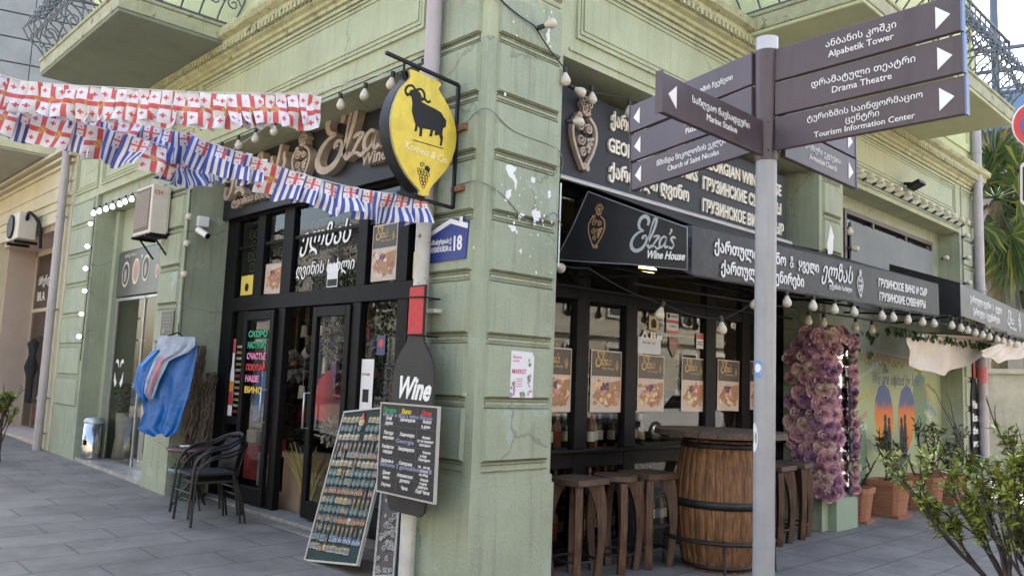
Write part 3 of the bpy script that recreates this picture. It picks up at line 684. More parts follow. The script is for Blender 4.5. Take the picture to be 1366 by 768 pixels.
n = MB(); n.box(2.82, 16.2, 5.3, 3.1, 18.6, 5.75); n.build('planter_screen', mat('dark_navy_screen', (.02, .024, .045), .7), BAL2)
# ================================================================== OBJECTS
FONT_W = OFFW
def part(mb, name, mats, par, bevel=0.): return mb.build(name, mats, par, bevel=bevel)
# ---- finger post in the foreground
fp = thing('direction_sign_post', 'tall grey steel post with dark brown finger boards pointing to town sights', 'signpost', (3.08, 1.68, 0))
m = MB(); m.tube([(3.12, 1.72, 0), (3.055, 1.675, 2.5), (3.03, 1.66, 3.0)], .043, 28); part(m, 'pole', mat('grey_post_paint', (.29, .30, .33), .42, metal=.3, var=.14, scale=5, streak=.35, bump=.05, bscale=60), fp)
BROWN = mat('dark_brown_sign', (.082, .060, .070), .40, var=.18, scale=2.5, streak=.5)
m = MB(); m.tube([(3.055, 1.675, 2.50), (3.033, 1.662, 2.965)], .0475, 28); 
for z in (2.52, 2.67, 2.815, 2.955): m.tube([(3.055, 1.675, z - .004), (3.0548, 1.675, z + .004)], .0492, 28)
for z in (2.535, 2.655, 2.685, 2.80, 2.83, 2.94):
    for a in (-2.4, -1.2): m.tube([(3.05 + .045 * math.cos(a), 1.673 + .045 * math.sin(a), z), (3.05 + .054 * math.cos(a), 1.673 + .054 * math.sin(a), z)], .005, 6)
part(m, 'sleeve', BROWN, fp)
m = MB(); m.tube([(3.0315, 1.661, 2.965), (3.028, 1.659, 3.02)], .0455, 28); part(m, 'post_cap', mat('pale_post_cap', (.44, .46, .52), .35, metal=.3, var=.15, scale=12), fp)
def blade(p0, p1, z, lines, side=1, h=.138):
    """finger board from p0 (post) to p1 (tip), seen from the camera side"""
    a, b = Vector((p0[0], p0[1], z)), Vector((p1[0], p1[1], z))
    if side < 0: a, b = b, a
    L = (b - a).length; F = Frame(a, b - a, (0, 0, 1))
    m = MB(); m.fbox(F, 0, -h / 2, L, h / 2, -.012, .012)
    B = part(m, 'sign_blade', BROWN, fp, .003)
    m = MB()
    ax = L - .085 if side > 0 else .035
    tri = [(ax, -.042), (ax + .05, 0), (ax, .042)] if side > 0 else [(ax, 0), (ax + .05, -.042), (ax + .05, .042)]
    m.prism(F, tri, .012, .0145)
    c = L * .5 if side > 0 else L * .56
    n_ = len(lines); step = .043 if n_ == 2 else .036
    for i, t in enumerate(lines):
        text(m, F, t, c, .008 + (n_ / 2 - 1 - i) * step + (.002 if n_ == 2 else -.004), .026 if n_ == 2 else .023, d0=.012, d1=.014, align='c', bold=.0, fit=L * .62)
    m.build('lettering', WHITE, B)
    m = MB(); e = L + .004 if side > 0 else -.004; m.fbox(F, min(e, e - .006 * side), -h / 2 - .004, max(e, e - .006 * side), h / 2 + .004, -.015, .015); m.build('end_cap', mat('blue_grey_edge', (.13, .17, .28), .4, metal=.3) if side > 0 else BROWN, B)
RT = [('ანბანის კოშკი', 'Alpabetik Tower'), ('დრამატული თეატრი', 'Drama Theatre'), ('ტურიზმის საინფორმაციო', 'ცენტრი', 'Tourism Information Center')]
for i, t in enumerate(RT): blade((3.035, 1.62), (3.005 + .012 * i, .90), 2.893 - .147 * i, t, 1)
LT = [('ევროპის სკვერი ბათუმის ჩვენეთი',), ('პიაცა', 'Piazza'), ('წმინდა ნიკოლოზის ეკლესია', 'Church of Saint Nicolas')]
for i, t in enumerate(LT): blade((3.01, 1.71), (3.225 + .012 * i, 2.52), 2.895 - .147 * i, t, -1, .140)
blade((3.0, 1.675), (2.30, 1.675), 2.587, ('საზღვაო ნავსადგური', 'Marine Station'), -1, .146)
blade((3.1, 1.625), (3.79, 1.625), 2.587, ('სომხური ეკლესია', 'Armenian Church'), 1); blade((3.1, 1.627), (3.79, 1.627), 2.735, ('სინაგოგა', 'Synagogue'), 1)
m = MB()
def wrap(m, ac, aw, zc, zh, r, k):
    ctr_ = lambda z: (3.12 - .026 * z, 1.72 - .018 * z)
    P = [(a, b) for a in range(13) for b in (0,)]; vs_ = [Vector((ctr_(zc)[0] + r * math.cos(R_(ac)), ctr_(zc)[1] + r * math.sin(R_(ac)), zc))]
    for i in range(20):
        t = 6.283 * i / 20; a, z = R_(ac + aw * math.cos(t)), zc + zh * math.sin(t); vs_.append(Vector((ctr_(z)[0] + r * math.cos(a), ctr_(z)[1] + r * math.sin(a), z)))
    m.add(vs_, [(0, 1 + i, 1 + (i + 1) % 20) for i in range(20)], k)
wrap(m, -193, 42, 1.635, .036, .0436, 0); wrap(m, -192, 20, 1.64, .018, .0441, 1); wrap(m, -217, 30, 1.36, .06, .0436, 2)
st_ = thing('round_sticker', 'small blue round sticker stuck to the grey signpost', 'sticker', (3.075, 1.69, 1.55)); part(m, 'print', [mat('sticker_blue', (.10, .25, .55), .3), mat('sticker_pale', (.6, .7, .8), .3), mat('sticker_white', (.7, .71, .74), .4)], st_)

# ---- yellow hanging sign on its bracket
hs = thing('hanging_sign', 'yellow pointed lemon shaped hanging sign with black ram in iron bracket', 'sign', (3.84, 4.61, 3.3))
Fh = FR(0, 4.56, 0)
FACE = [(3.334, 3.705), (3.48, 3.70), (3.61, 3.685), (3.592, 3.64), (3.625, 3.60), (3.692, 3.53), (3.745, 3.45), (3.775, 3.36), (3.778, 3.28), (3.765, 3.2), (3.725, 3.10), (3.66, 3.01), (3.582, 2.92), (3.553, 2.87), (3.55, 2.838), (3.473, 2.830), (3.465, 2.86), (3.409, 2.90), (3.33, 2.97), (3.261, 3.06), (3.215, 3.16), (3.195, 3.25), (3.191, 3.34), (3.21, 3.433), (3.249, 3.53), (3.30, 3.60), (3.335, 3.65)]
FACE = [(a - .03, b) for a, b in FACE]
cf = [(p.x, p.y) for p in catmull([Vector(q) for q in FACE], 3, True)]
cx_, cz_ = 3.455, 3.27
m = MB(); m.prism(Fh, [(cx_ + (a - cx_) * 1.03, cz_ + (b - cz_) * 1.015) for a, b in cf], -.12, -.012, back=True); part(m, 'sign_box', BLACK, hs)
m = MB(); m.prism(Fh, [(cx_ + (a - cx_) * 1.012, cz_ + (b - cz_) * 1.008) for a, b in cf], -.012, .002); part(m, 'rim', mat('worn_brass_rim', (.45, .42, .30), .4, metal=.5, var=.3, scale=30), hs)
m = MB(); m.prism(Fh, cf, .002, .008); part(m, 'face', mat('brushed_yellow_face', (.62, .47, .05), .34, metal=.25, var=.22, scale=9, streak=.35), hs)
RAM = [(3.358, 3.567), (3.398, 3.574), (3.429, 3.558), (3.443, 3.533), (3.479, 3.533), (3.488, 3.516), (3.462, 3.515), (3.439, 3.499), (3.5, 3.489), (3.561, 3.481), (3.624, 3.468), (3.65, 3.44), (3.676, 3.421), (3.673, 3.371), (3.649, 3.355), (3.645, 3.314), (3.653, 3.286), (3.645, 3.225), (3.626, 3.221), (3.632, 3.267), (3.613, 3.301), (3.597, 3.288), (3.575, 3.288), (3.577, 3.322), (3.559, 3.313), (3.552, 3.272), (3.528, 3.266), (3.537, 3.317), (3.463, 3.309), (3.461, 3.25), (3.437, 3.245), (3.439, 3.303), (3.421, 3.318), (3.415, 3.278), (3.394, 3.268), (3.4, 3.322), (3.383, 3.357), (3.362, 3.409), (3.364, 3.467), (3.353, 3.511), (3.332, 3.515), (3.315, 3.502), (3.291, 3.522), (3.308, 3.529), (3.333, 3.531), (3.336, 3.552)]
Fh = Fh.at(-.03, 0); m = MB(); m.prism(Fh, RAM, .008, .0105); m.fbox(Fh, 3.385, 3.203, 3.66, 3.209, .008, .0105)
m.ribbon(Fh, catmull([Vector(q) for q in [(3.385, 3.57), (3.355, 3.592), (3.318, 3.58), (3.297, 3.545), (3.312, 3.518), (3.335, 3.528)]], 5), .017, .008, .0108); m.ribbon(Fh, catmull([Vector(q) for q in [(3.39, 3.572), (3.43, 3.588), (3.462, 3.568), (3.47, 3.53), (3.50, 3.512), (3.522, 3.528)]], 5), .017, .008, .0109)
for i, (a, b) in enumerate([(3.47, 2.965), (3.495, 2.965), (3.52, 2.965), (3.455, 2.985), (3.482, 2.985), (3.508, 2.985), (3.535, 2.985), (3.47, 2.94), (3.497, 2.94), (3.522, 2.94), (3.482, 2.917), (3.508, 2.917), (3.496, 2.893), (3.45, 3.006), (3.48, 3.006), (3.51, 3.006)]):
    m.ribbon(Fh, [(a + .012 * math.cos(k * .785), b + .012 * math.sin(k * .785)) for k in range(9)], .004, .008, .0105)
m.ribbon(Fh, spiral(3.475, 3.045, .022, 0, 1.3), .005, .008, .0105); m.prism(Fh, [(3.50, 3.02), (3.54, 3.0), (3.55, 3.03), (3.53, 3.05), (3.505, 3.045)], .008, .0105)
part(m, 'emblem', BLACK, hs)
m = MB(); text(m, Fh.rot(-.09, 3.315, 3.135), 'Komela & Co.', 0, 0, .055, d0=.008, d1=.0108, shear=.25, width=.39); part(m, 'lettering', mat('pale_yellow_letter', (.80, .74, .48), .4), hs)
m = MB()
for a, b in (((3.12, 3.785), (3.785, 3.74)), ((3.785, 3.74), (3.787, 2.80)), ((3.787, 2.80), (3.28, 2.825))): m.tube([(a[0], 4.6, a[1]), (b[0], 4.6, b[1])], .016, 4, smooth=False)
m.tube([(3.28, 4.6, 3.77), (3.28, 4.6, 3.68)], .01, 5); m.tube([(3.27, 4.6, 3.70), (3.30, 4.6, 3.64)], .02, 5)
part(m, 'bracket', BLACK, hs)
m = MB(); m.box(3.78, 4.50, 3.38, 3.815, 4.63, 3.43); m.box(3.78, 4.50, 2.92, 3.815, 4.63, 2.96); part(m, 'wall_plate', mat('rusty_plate', (.22, .10, .05), .8, var=.5, scale=30), hs)

# ---- house number plate
np_ = thing('number_plate', 'blue house shaped street number plate 18 with white roof line', 'number plate', (3.84, 4.63, 2.4))
Fn_ = FL(3.811, 0, 0)
m = MB(); m.prism(Fn_, [(-4.88, 2.41), (-4.45, 2.415), (-4.43, 2.66), (-4.425, 2.69), (-4.49, 2.69), (-4.49, 2.735), (-4.53, 2.735), (-4.53, 2.70), (-4.63, 2.735), (-4.89, 2.66)], 0, .012); part(m, 'plate', mat('number_plate_blue', (.02, .045, .22), .3), np_)
m = MB(); m.prism(Fn_, [(-4.86, 2.615), (-4.86, 2.655), (-4.63, 2.728), (-4.53, 2.695), (-4.53, 2.728), (-4.495, 2.728), (-4.495, 2.688), (-4.435, 2.672), (-4.435, 2.632), (-4.63, 2.69)], .012, .014)
text(m, Fn_, '18', -4.585, 2.485, .105, width=.095, d0=.012, d1=.014, bold=.03); text(m, Fn_, 'გამსახურდიას ქ.', -4.875, 2.545, .035, d0=.012, d1=.014, bold=.015, width=.265); text(m, Fn_, 'GAMSAKHURDIA st.', -4.875, 2.485, .043, d0=.012, d1=.014, bold=.01, width=.27)
part(m, 'lettering', WHITE, np_)

# ---- drainpipes
dp = thing('drainpipe', 'tall drainpipe on the corner pier, grey above and chipped white below', 'drainpipe', (3.72, 4.86, 0))
m = MB(); m.tube([(3.735, 4.87, 2.78), (3.735, 4.88, 5.0), (3.60, 4.88, 5.3), (3.60, 4.88, 7)], .062, 18); part(m, 'upper_pipe', mat('lilac_grey_pipe', (.44, .39, .41), .6, var=.12, scale=2, streak=.3), dp)
m = MB(); m.tube([(3.735, 4.87, 0), (3.735, 4.87, 2.8)], .058, 18); m.tube([(3.735, 4.87, 2.74), (3.735, 4.87, 2.84)], .07, 18); part(m, 'lower_pipe', PIPEW, dp)
m = MB()
for z in (2.04, .9): m.box(3.735, 4.70, z - .014, 3.84, 4.79, z + .014); m.tube([(3.735, 4.87, z - .014), (3.735, 4.87, z + .014)], .066, 16)
part(m, 'clamp', PIPEW, dp)
def pipe(x, y, z0, z1, r, label, bands, ztop=None):
    t = thing('drainpipe', label, 'drainpipe', (x, y, z0)); m = MB(); m.tube([(x, y, z0), (x, y, z1)] + ([(x - .02, y, z1 + .1), (x + .1, y, z1 + .28)] if ztop else []), r, 14); part(m, 'pipe', PIPE, t)
    m = MB()
    for z in bands: m.tube([(x, y, z - .02), (x, y, z + .02)], r + .012, 14); m.box(x, y, z - .012, x + .14, y + .02, z + .012)
    part(m, 'clamp', PIPE, t)
pipe(3.73, 14.42, .15, 4.9, .065, 'dented grey drainpipe between the green house and its cream neighbour', (1.0, 2.4, 3.9, .45), True)
pipe(14.62, 4.22, .0, 6.1, .075, 'grey drainpipe at the far end of the main street front beside the palm', (2.3, 3.3, 1.2, 5.6), True)
tp = thing('pipe_sticker', 'pink paper sticker round the far drainpipe below the tarpaulin', 'sticker', (14.62, 4.22, 1.9)); m = MB(); m.tube([(14.62, 4.22, 1.80), (14.62, 4.22, 2.06)], .0775, 14, cap=False); part(m, 'print', mat('pink_paper', (.7, .2, .25), .6, var=.3, scale=20), tp)

# ---- wine bottle board on the pipe, with the chalkboard in front
bb = thing('bottle_board', 'black bottle shaped board with red neck and the word Wine', 'sign', (3.6, 4.75, .58))
Fb = FL(3.60, 0, 0)
half = [(.085, 2.215), (.085, 1.86), (.10, 1.80), (.17, 1.72), (.215, 1.66), (.235, 1.58), (.24, 1.45), (.225, .70), (.21, .62), (.17, .59)]
ctr = lambda z: -4.735 - (1.5 - z) * .012
out = [(ctr(z) + a, z) for a, z in half] + [(ctr(z) - a, z) for a, z in half[::-1]]
m = MB(); m.prism(Fb, out[::-1], -.02, 0, back=True); part(m, 'board', mat('chalk_black_board', (.017, .017, .018), .55, var=.3, scale=5), bb)
m = MB(); m.fbox(Fb, -4.82, 1.86, -4.65, 2.20, 0, .003); part(m, 'red_neck', mat('bottle_neck_red', (.50, .030, .035), .55, var=.25, scale=18, stain=((.25, .02, .02), 30, .62)), bb)
m = MB(); text(m, Fb.rot(-.03, -4.95, 1.405), 'Wine', .02, .0, .15, d0=0, d1=.003, bold=.035, shear=.3, width=.40); part(m, 'lettering', WHITE, bb)
m = MB()
for z in (2.13, 1.855): m.tube([(3.59, 4.82, z), (3.59, 4.62, z - .01), (3.74, 4.64, z - .01), (3.80, 4.86, z)], .006, 5)
part(m, 'cable_tie', BLACK, bb)
cb = thing('chalkboard', 'black wine menu chalkboard in Russian mounted on the bottle board', 'menu board', (3.56, 4.72, .7))
Fc = Frame((3.575, 5.063, .715), (-.02, -.70, 0), (.0, -.0, 1)); CW, CH = .69, .635
m = MB(); m.fbox(Fc, 0, 0, CW, CH, -.015, 0); part(m, 'panel', mat('chalk_slate', (.020, .018, .019), .6, var=.25, scale=6), cb)
m = MB(); m.ring(Fc, -.008, -.008, CW + .008, CH + .008, .012, -.018, .004); part(m, 'frame', mat('pale_board_edge', (.4, .38, .34), .6), cb)
m = MB(); cols = [.045, .29, .50]; 
for x in (.235, .455): m.fbox(Fc, x, .02, x + .003, CH - .02, 0, .001, 4)
for y in (.115, .25, .345, .475): m.fbox(Fc, .01, y, CW - .01, y + .0025, 0, .001, 4)
for s, x, k in (('Печаль', .03, 1), ('Вино', .265, 2), ('Доза', .5, 3)): text(m, Fc, s, x, .572, .034, shear=.2, bold=.02, d1=.0016, m=k, fit=.17)
rows = [(['Шеф-', 'дурак'], ['Цинандали'], ['1 бокал', 'в день'], .52), (['Погода', 'мерзкая'], ['Хванчкара'], ['3 бокала', 'тут не поможет', 'повторить'], .415), (['Разбитое', 'сердце'], ['Киндзмараули'], ['2-3 бокала', 'и еще 2.', 'Повторить'], .315), (['Здоровье'], ['Саперави'], ['по 5 мл на', 'кг веса', 'на обед'], .215), (['Денег', 'мало'], ['Алазанская', 'долина'], ['2 бокала', 'и идти', 'работать'], .13), (['Скучно'], ['Чача'], ['Ещё Чачи!'], .045)]
for a, b, c, y in rows:
    for L_, x in ((a, .025), (b, .255), (c, .475)):
        for i, s in enumerate(L_): text(m, Fc, s, x + .085, y - i * (.034 if len(L_) < 3 else .026), .024 if len(L_) < 3 else .019, shear=.2, bold=.022, d1=.0013, align='c', fit=.19)
for s, x, y, w_ in (("check a elza's wine house", .03, .545, .6), ('Georgia', .21, .365, .22), ('Battums 2 gamsakhurdia 18', .03, .185, .62)): text(m, Fc, s, x, y, .03, width=w_, d1=.0019, m=5, bold=.008)
part(m, 'lettering', [mat('chalk_white', (.72, .71, .68), .7), mat('chalk_green', (.05, .35, .14), .7), mat('chalk_yellow', (.75, .55, .04), .7), mat('chalk_red', (.65, .05, .05), .7), mat('chalk_line', (.10, .10, .10), .7), mat('chalk_blue_grey', (.30, .33, .46), .7)], cb)

# ---- leaning souvenir board with magnets
mbd = thing('souvenir_board', 'dark green board of fridge magnets in white frame leaning by the door', 'display board', (3.67, 5.78, 0))
vv = Vector((.40, .165, 1.19)); Fm = Frame((3.66, 6.14, .02), (.02, -1, 0), vv); Fm.u = (Fm.u - Fm.v * Fm.u.dot(Fm.v)).normalized(); Fm.n = Fm.u.cross(Fm.v)
BW, BH = .70, 1.27
m = MB(); m.fbox(Fm, 0, 0, BW, BH, -.012, 0); part(m, 'panel', mat('dark_green_felt', (.012, .032, .030), .8, var=.25, scale=6), mbd)
m = MB(); m.ring(Fm, -.010, -.010, BW + .010, BH + .010, .015, -.018, .010); part(m, 'frame', mat('white_board_frame', (.42, .40, .37), .5, var=.15, scale=8), mbd)
PAL = [(.24, .17, .06), (.07, .07, .075), (.22, .12, .06), (.07, .13, .16), (.30, .075, .03), (.32, .25, .12), (.05, .09, .06), (.38, .35, .31), (.17, .04, .05), (.06, .12, .24)]
PM = [mat('magnet_paint_%s' % c, PAL[i], .35) for i, c in enumerate(['mustard', 'charcoal', 'tan', 'teal', 'rust', 'straw', 'moss', 'bone', 'wine', 'blue'])]
KINDS = [('round', 'enamel', 3, 6, 'small round teal landscape magnet'), ('card', 'house', 4, 5, 'small rust and straw house magnet'), ('card', 'sheet', 7, 9, 'white printed picture magnet'), ('bottle', 'clip', 1, 7, 'charcoal bottle shaped magnet'), ('card', 'fruit', 5, 0, 'straw coloured food magnet'), ('tall', 'key', 2, 6, 'tan key ring pendant'), ('card', 'blue', 9, 7, 'blue city view magnet')]
BASE = {}
def magnet(kind, i, x, y, row):
    sh_, nm, a, b, lab = kind
    m = MB(); F = Frame((0, 0, 0), Fm.u, Fm.v); r = random.Random(i * 7 + row)
    if sh_ == 'round': m.disc(F, 0, 0, .023, .008, 14, 0, 0); m.disc(F, 0, .003, .017, .0095, 12, 1, .007); m.prism(F, [(-.014, -.008), (0, .006), (.013, -.008)], .0095, .0105, m=2)
    elif sh_ == 'card': 
        m.fbox(F, -.022, -.018, .022, .018, 0, .006, 0); m.fbox(F, -.017, -.012, .017, .004, .006, .008, 1); m.prism(F, [(-.02, .004), (.02, .004), (0, .026)], 0, .009, m=2); m.fbox(F, -.008, -.010, .004, .0, .008, .0095, 2)
    elif sh_ == 'tall': m.fbox(F, -.010, -.036, .010, .02, 0, .006, 0); m.ribbon(F, [(.008 * math.cos(k * .785), .03 + .008 * math.sin(k * .785)) for k in range(9)], .003, 0, .004, 2); m.fbox(F, -.006, -.03, .006, -.005, .006, .008, 1)
    else: m.prism(F, [(-.012, -.03), (.012, -.03), (.012, .0), (.005, .012), (.005, .028), (-.005, .028), (-.005, .012), (-.012, 0)], 0, .009, m=0); m.fbox(F, -.009, -.02, .009, -.006, .009, .011, 2)
    key = (sh_, nm, row % 3)
    if key in BASE:
        o = BASE[key].copy(); col.objects.link(o)
    else:
        o = m.build('magnet', [PM[a], PM[b], PM[(a + b + row) % 10]]); BASE[key] = o
    o.location = Fm.p(x, y, .001); o.scale = (1.32 + .1 * ((i * 7) % 3 - 1),) * 3; tag(o, lab + (' near the top' if row < 4 else ' around the middle' if row < 9 else ' near the foot') + ' of the leaning souvenir board', 'magnet', 'magnets on the souvenir board')
ROWK = [4, 0, 4, 5, 1, 4, 0, 0, 1, 4, 0, 1, 5, 2, 2]
for r, k in enumerate(ROWK):
    y = BH - .075 - r * .077
    nn = 11
    for i in range(nn):
        if r < 3 and 4 < i < 6: continue
        kk = KINDS[k] if random.random() < .72 else KINDS[random.choice((0, 1, 3, 4, 5))]
        if r == 9 and i > 6: kk = KINDS[5]
        if r in (13, 14) and i > 3: kk = KINDS[6] if r == 13 and i > 4 else KINDS[2]
        if r == 14 and i > 8: continue
        magnet(kk, i, .045 + i * .061 + random.uniform(-.004, .004), y - (.012 * i * .3) + random.uniform(-.004, .004), r)
m = MB(); m.disc(Fm, .30, 1.16, .035, .012, 14, 0, 0); m.prism(Fm, [(.28, 1.17), (.30, 1.25), (.33, 1.18)], 0, .014, m=1); m.disc(Fm, .30, 1.165, .018, .016, 10, 2, .011)
rm = thing('rooster_magnet', 'big red and yellow rooster magnet at the top of the souvenir board', 'magnet', Fm.p(.3, 1.16)); part(m, 'figure', [mat('rooster_yellow', (.6, .38, .06), .4), mat('rooster_red', (.5, .03, .03), .4), PM[7]], rm)
# second board behind it, carved grey panel
sbp = thing('carved_panel', 'grey carved panel standing on edge behind the souvenir board', 'panel', (3.8, 5.3, 0))
F2b = Frame((3.80, 5.36, .01), (.06, -.2, 0), (.16, .18, .75)); F2b.u = (F2b.u - F2b.v * F2b.u.dot(F2b.v)).normalized(); F2b.n = F2b.u.cross(F2b.v)
m = MB(); m.fbox(F2b, 0, 0, .20, .92, -.02, 0)
part(m, 'board', mat('dark_carved_ground', (.10, .09, .09), .7), sbp)
m = MB()
for i in range(46):
    x, y = random.uniform(.03, .17), random.uniform(.03, .88); m.ribbon(F2b, spiral(x, y, random.uniform(.015, .03), random.uniform(0, 6), 1.2, 8), .008, 0, .008 + .0002 * i)
m.ring(F2b, 0, 0, .20, .92, .018, 0, .016); part(m, 'carving', mat('pale_carving', (.42, .41, .40), .7, var=.3, scale=30), sbp)

# ---- stacked armchairs, cafe table, planter
CHF = mat('black_powder_coat', (.009, .009, .010), .4); WEAVE = brickmat('black_rattan_weave', (.020, .020, .021), (.030, .030, .032), (.004, .004, .004), 60, .06, 1, .5, .55)
def chair(label, loc, rz):
    t = thing('armchair', label, 'chair', (0, 0, 0), 'stacked chairs at the shop door')
    m = MB(); m.prism(FG(0, 0, .425), [(-.24, -.22), (.24, -.22), (.25, .20), (.15, .24), (-.15, .24), (-.25, .20)], 0, .025, back=True); part(m, 'seat', WEAVE, t, .008)
    m = MB(); c = [(-.22, -.21), (-.12, -.26), (0, -.275), (.12, -.26), (.22, -.21)]
    vs_ = []; 
    for z, k in ((.46, 1.), (.62, 1.05), (.78, 1.12)):
        vs_ += [(x, y * k - (z - .46) * .12, z) for x, y in c]
    m.add(vs_, [(j * 5 + i, j * 5 + i + 1, j * 5 + i + 6, j * 5 + i + 5) for j in range(2) for i in range(4)], 0, True); B = part(m, 'backrest', WEAVE, t); sd_ = B.modifiers.new('thick', 'SOLIDIFY'); sd_.thickness = .012
    for s in (-1, 1):
        m = MB()
        for off in (0, .035):
            k = .26 - off * .4
            m.tube(catmull([(s * (k + .02), .26, .0), (s * k, .235, .42), (s * k, .20, .58), (s * (k + .015), .08, .67 + off * .6), (s * (k + .005), -.12, .70 + off), (s * (k - .06), -.29, .79 + off * .7), (0, -.345, .83 + off * .4)], 4), .0125, 6)
        part(m, 'arm_frame', CHF, t)
    for s in (-1, 1):
        m = MB(); m.tube([(s * .24, -.20, .43), (s * .255, -.27, .22), (s * .265, -.31, 0)], .0125, 6); part(m, 'leg', CHF, t)
        m = MB(); m.tube([(s * .22, -.20, .43), (s * .235, -.24, .22), (s * .245, -.265, 0)], .0125, 6); part(m, 'leg', CHF, t)
    m = MB(); m.tube([(-.25, .24, .25), (.25, .24, .25)], .009, 6); m.tube([(-.24, -.25, .28), (.24, -.25, .28)], .009, 6); part(m, 'stretcher', CHF, t)
    t.location = loc; t.rotation_euler.z = rz; t.scale = (.93, .93, .93); return t
CH1 = chair('black woven armchair with tubular legs standing on the pavement under the stacked one', (3.63, 7.98, gz(7.9)), R_(90) - .08)
copy_tree(CH1, (3.60, 8.0, gz(7.9) + .075), R_(90) - .06, 'black woven armchair stacked on top of the one standing on the pavement')
ct = thing('cafe_table', 'small round red brown table behind the stacked armchairs', 'table', (3.80, 8.75, gz(8.7)))
m = MB(); m.lathe((3.80, 8.75, gz(8.7) + .60), [(0, 0), (.29, 0), (.30, .01), (.30, .025), (.29, .032), (0, .032)], 28); part(m, 'table_top', mat('red_brown_top', (.10, .045, .038), .3, var=.2), ct)
for a in range(3):
    an = a * 2.094 + .5; m = MB(); m.tube([(3.80 - .16 * math.cos(an), 8.75 - .16 * math.sin(an), .68), (3.80, 8.75, .40), (3.80 + .22 * math.cos(an), 8.75 + .22 * math.sin(an), gz(8.7))], .011, 6); part(m, 'leg', CHF, ct)
nk = thing('napkin_packet', 'white packet lying on the small round table', 'packet', (3.75, 8.9, .71)); m = MB(); m.box(3.70, 8.84, .711, 3.79, 8.95, .721); part(m, 'wrapper', WHITE, nk)
pp = thing('planter_pot', 'grey green plastic pot of low plants at the pier foot', 'plant pot', (3.92, 9.28, gz(9.3)))
m = MB(); m.lathe((3.92, 9.28, gz(9.3)), [(0, .01), (.10, .0), (.15, .30), (.175, .30), (.18, .345), (.165, .345), (.15, .31), (0, .31)], 24); part(m, 'pot', mat('grey_green_plastic', (.17, .25, .24), .55), pp)
LEAFD = mat('dark_small_leaf', (.035, .07, .025), .6, var=.4, scale=30)
def leaf(mb, p, d, L, w_, m=0, fold=.25):
    d = Vector(d).normalized(); s_ = d.cross(Vector((0, 0, 1)));
    if s_.length < .1: s_ = Vector((1, 0, 0))
    s_.normalize(); s_ = (s_ + Vector((random.uniform(-.4, .4), random.uniform(-.4, .4), random.uniform(-.4, .4)))).normalized(); u_ = s_.cross(d).normalized(); p = Vector(p)
    dr = -u_ * L * random.uniform(.0, .22)
    a, b, c, e = p, p + d * L * .45 + s_ * w_ / 2 + u_ * w_ * fold, p + d * L + dr, p + d * L * .45 - s_ * w_ / 2 + u_ * w_ * fold
    f = p + d * L * .5 + dr * .2
    f2 = p + d * L * .8 + s_ * w_ * .32 + u_ * w_ * fold * .5 + dr * .6; f3 = p + d * L * .8 - s_ * w_ * .32 + u_ * w_ * fold * .5 + dr * .6
    mb.add([a, b, f2, c, f3, e, f], [(0, 1, 6), (1, 2, 6), (2, 3, 6), (3, 4, 6), (4, 5, 6), (5, 0, 6)], m, True)
m = MB()
for i in range(160): a = random.uniform(0, 6.3); r = random.uniform(0, .14); leaf(m, (3.92 + r * math.cos(a), 9.28 + r * math.sin(a), gz(9.3) + random.uniform(.31, .38)), (random.uniform(-1, 1), random.uniform(-1, 1), random.uniform(.1, 1)), .045, .02)
part(m, 'foliage', LEAFD, pp)

# ---- raincoats on a hanger and twisted vine trunks
def cloth(name, mats, par, outline, depth, seed, mfun, nx=26, ny=40, off=0.):
    """hanging cloth; outline: list of (height 0..1, left, right) in metres"""
    rnd = random.Random(seed); m = MB(); Fq = Frame((3.66, 9.36, 0), (rt.x, rt.y, 0), (0, 0, 1))
    def lr(z):
        for (z0, l0, r0_), (z1, l1, r1) in zip(outline[:-1], outline[1:]):
            if z0 >= z >= z1: t = (z0 - z) / (z0 - z1); return l0 + (l1 - l0) * t, r0_ + (r1 - r0_) * t
        return outline[-1][1:]
    zt, zb = outline[0][0], outline[-1][0]; ph = [rnd.uniform(0, 6) for _ in range(6)]
    for j in range(ny + 1):
        z = zt + (zb - zt) * j / ny; l, r = lr(z)
        for i in range(nx + 1):
            u = i / nx; k = (j / ny)
            d = depth * (.25 + .55 * k) * (abs(math.sin(u * 8 + ph[0] + k * .8)) * .7 + math.sin(u * 5 + ph[1] - k * 1.2) * .5 + .12 * math.sin(u * 27 + k * 9 + ph[2]) + .10 * math.sin(u * 13 - k * 16)) + .04 * math.sin(u * math.pi)
            wob = .006 * math.sin(k * 9 + u * 5 + ph[3]) * (1 if .1 < u < .9 else .4)
            m.v.append(Fq.p(l + (r - l) * u + wob, z + .02 * math.sin(u * 8 + ph[4]) * k, d + off))
    for j in range(ny):
        for i in range(nx):
            m.f.append([j * (nx + 1) + i, (j + 1) * (nx + 1) + i, (j + 1) * (nx + 1) + i + 1, j * (nx + 1) + i + 1]); m.m.append(mfun(i / nx, j / ny)); m.s.append(True)
    return m.build(name, mats, par)
BLUEP = mat('blue_polythene', (.003, .125, .43), .35, var=.25, scale=5, coat=.15, bump=.9, bscale=11); CLEARP = mat('pale_blue_polythene', (.36, .42, .54), .35, var=.3, scale=9, bump=.9, bscale=14); REDP = mat('pink_print_film', (.55, .22, .27), .4, var=.3, scale=14)
rc = thing('raincoat', 'bright blue plastic raincoat hanging on the pier by the vines', 'raincoat', (3.66, 9.36, 1.9))
cloth('coat', BLUEP, rc, [(1.86, -.02, .30), (1.74, -.16, .33), (1.45, -.29, .30), (1.25, -.26, .27), (1.05, -.20, .22), (.86, -.26, .19), (.80, -.10, .10)], .07, 3, lambda u, v: 0)
cloth('sleeve', BLUEP, rc, [(1.74, -.14, .0), (1.55, -.30, -.12), (1.35, -.32, -.16), (1.2, -.24, -.16)], .05, 5, lambda u, v: 0, 12, 20, .09)
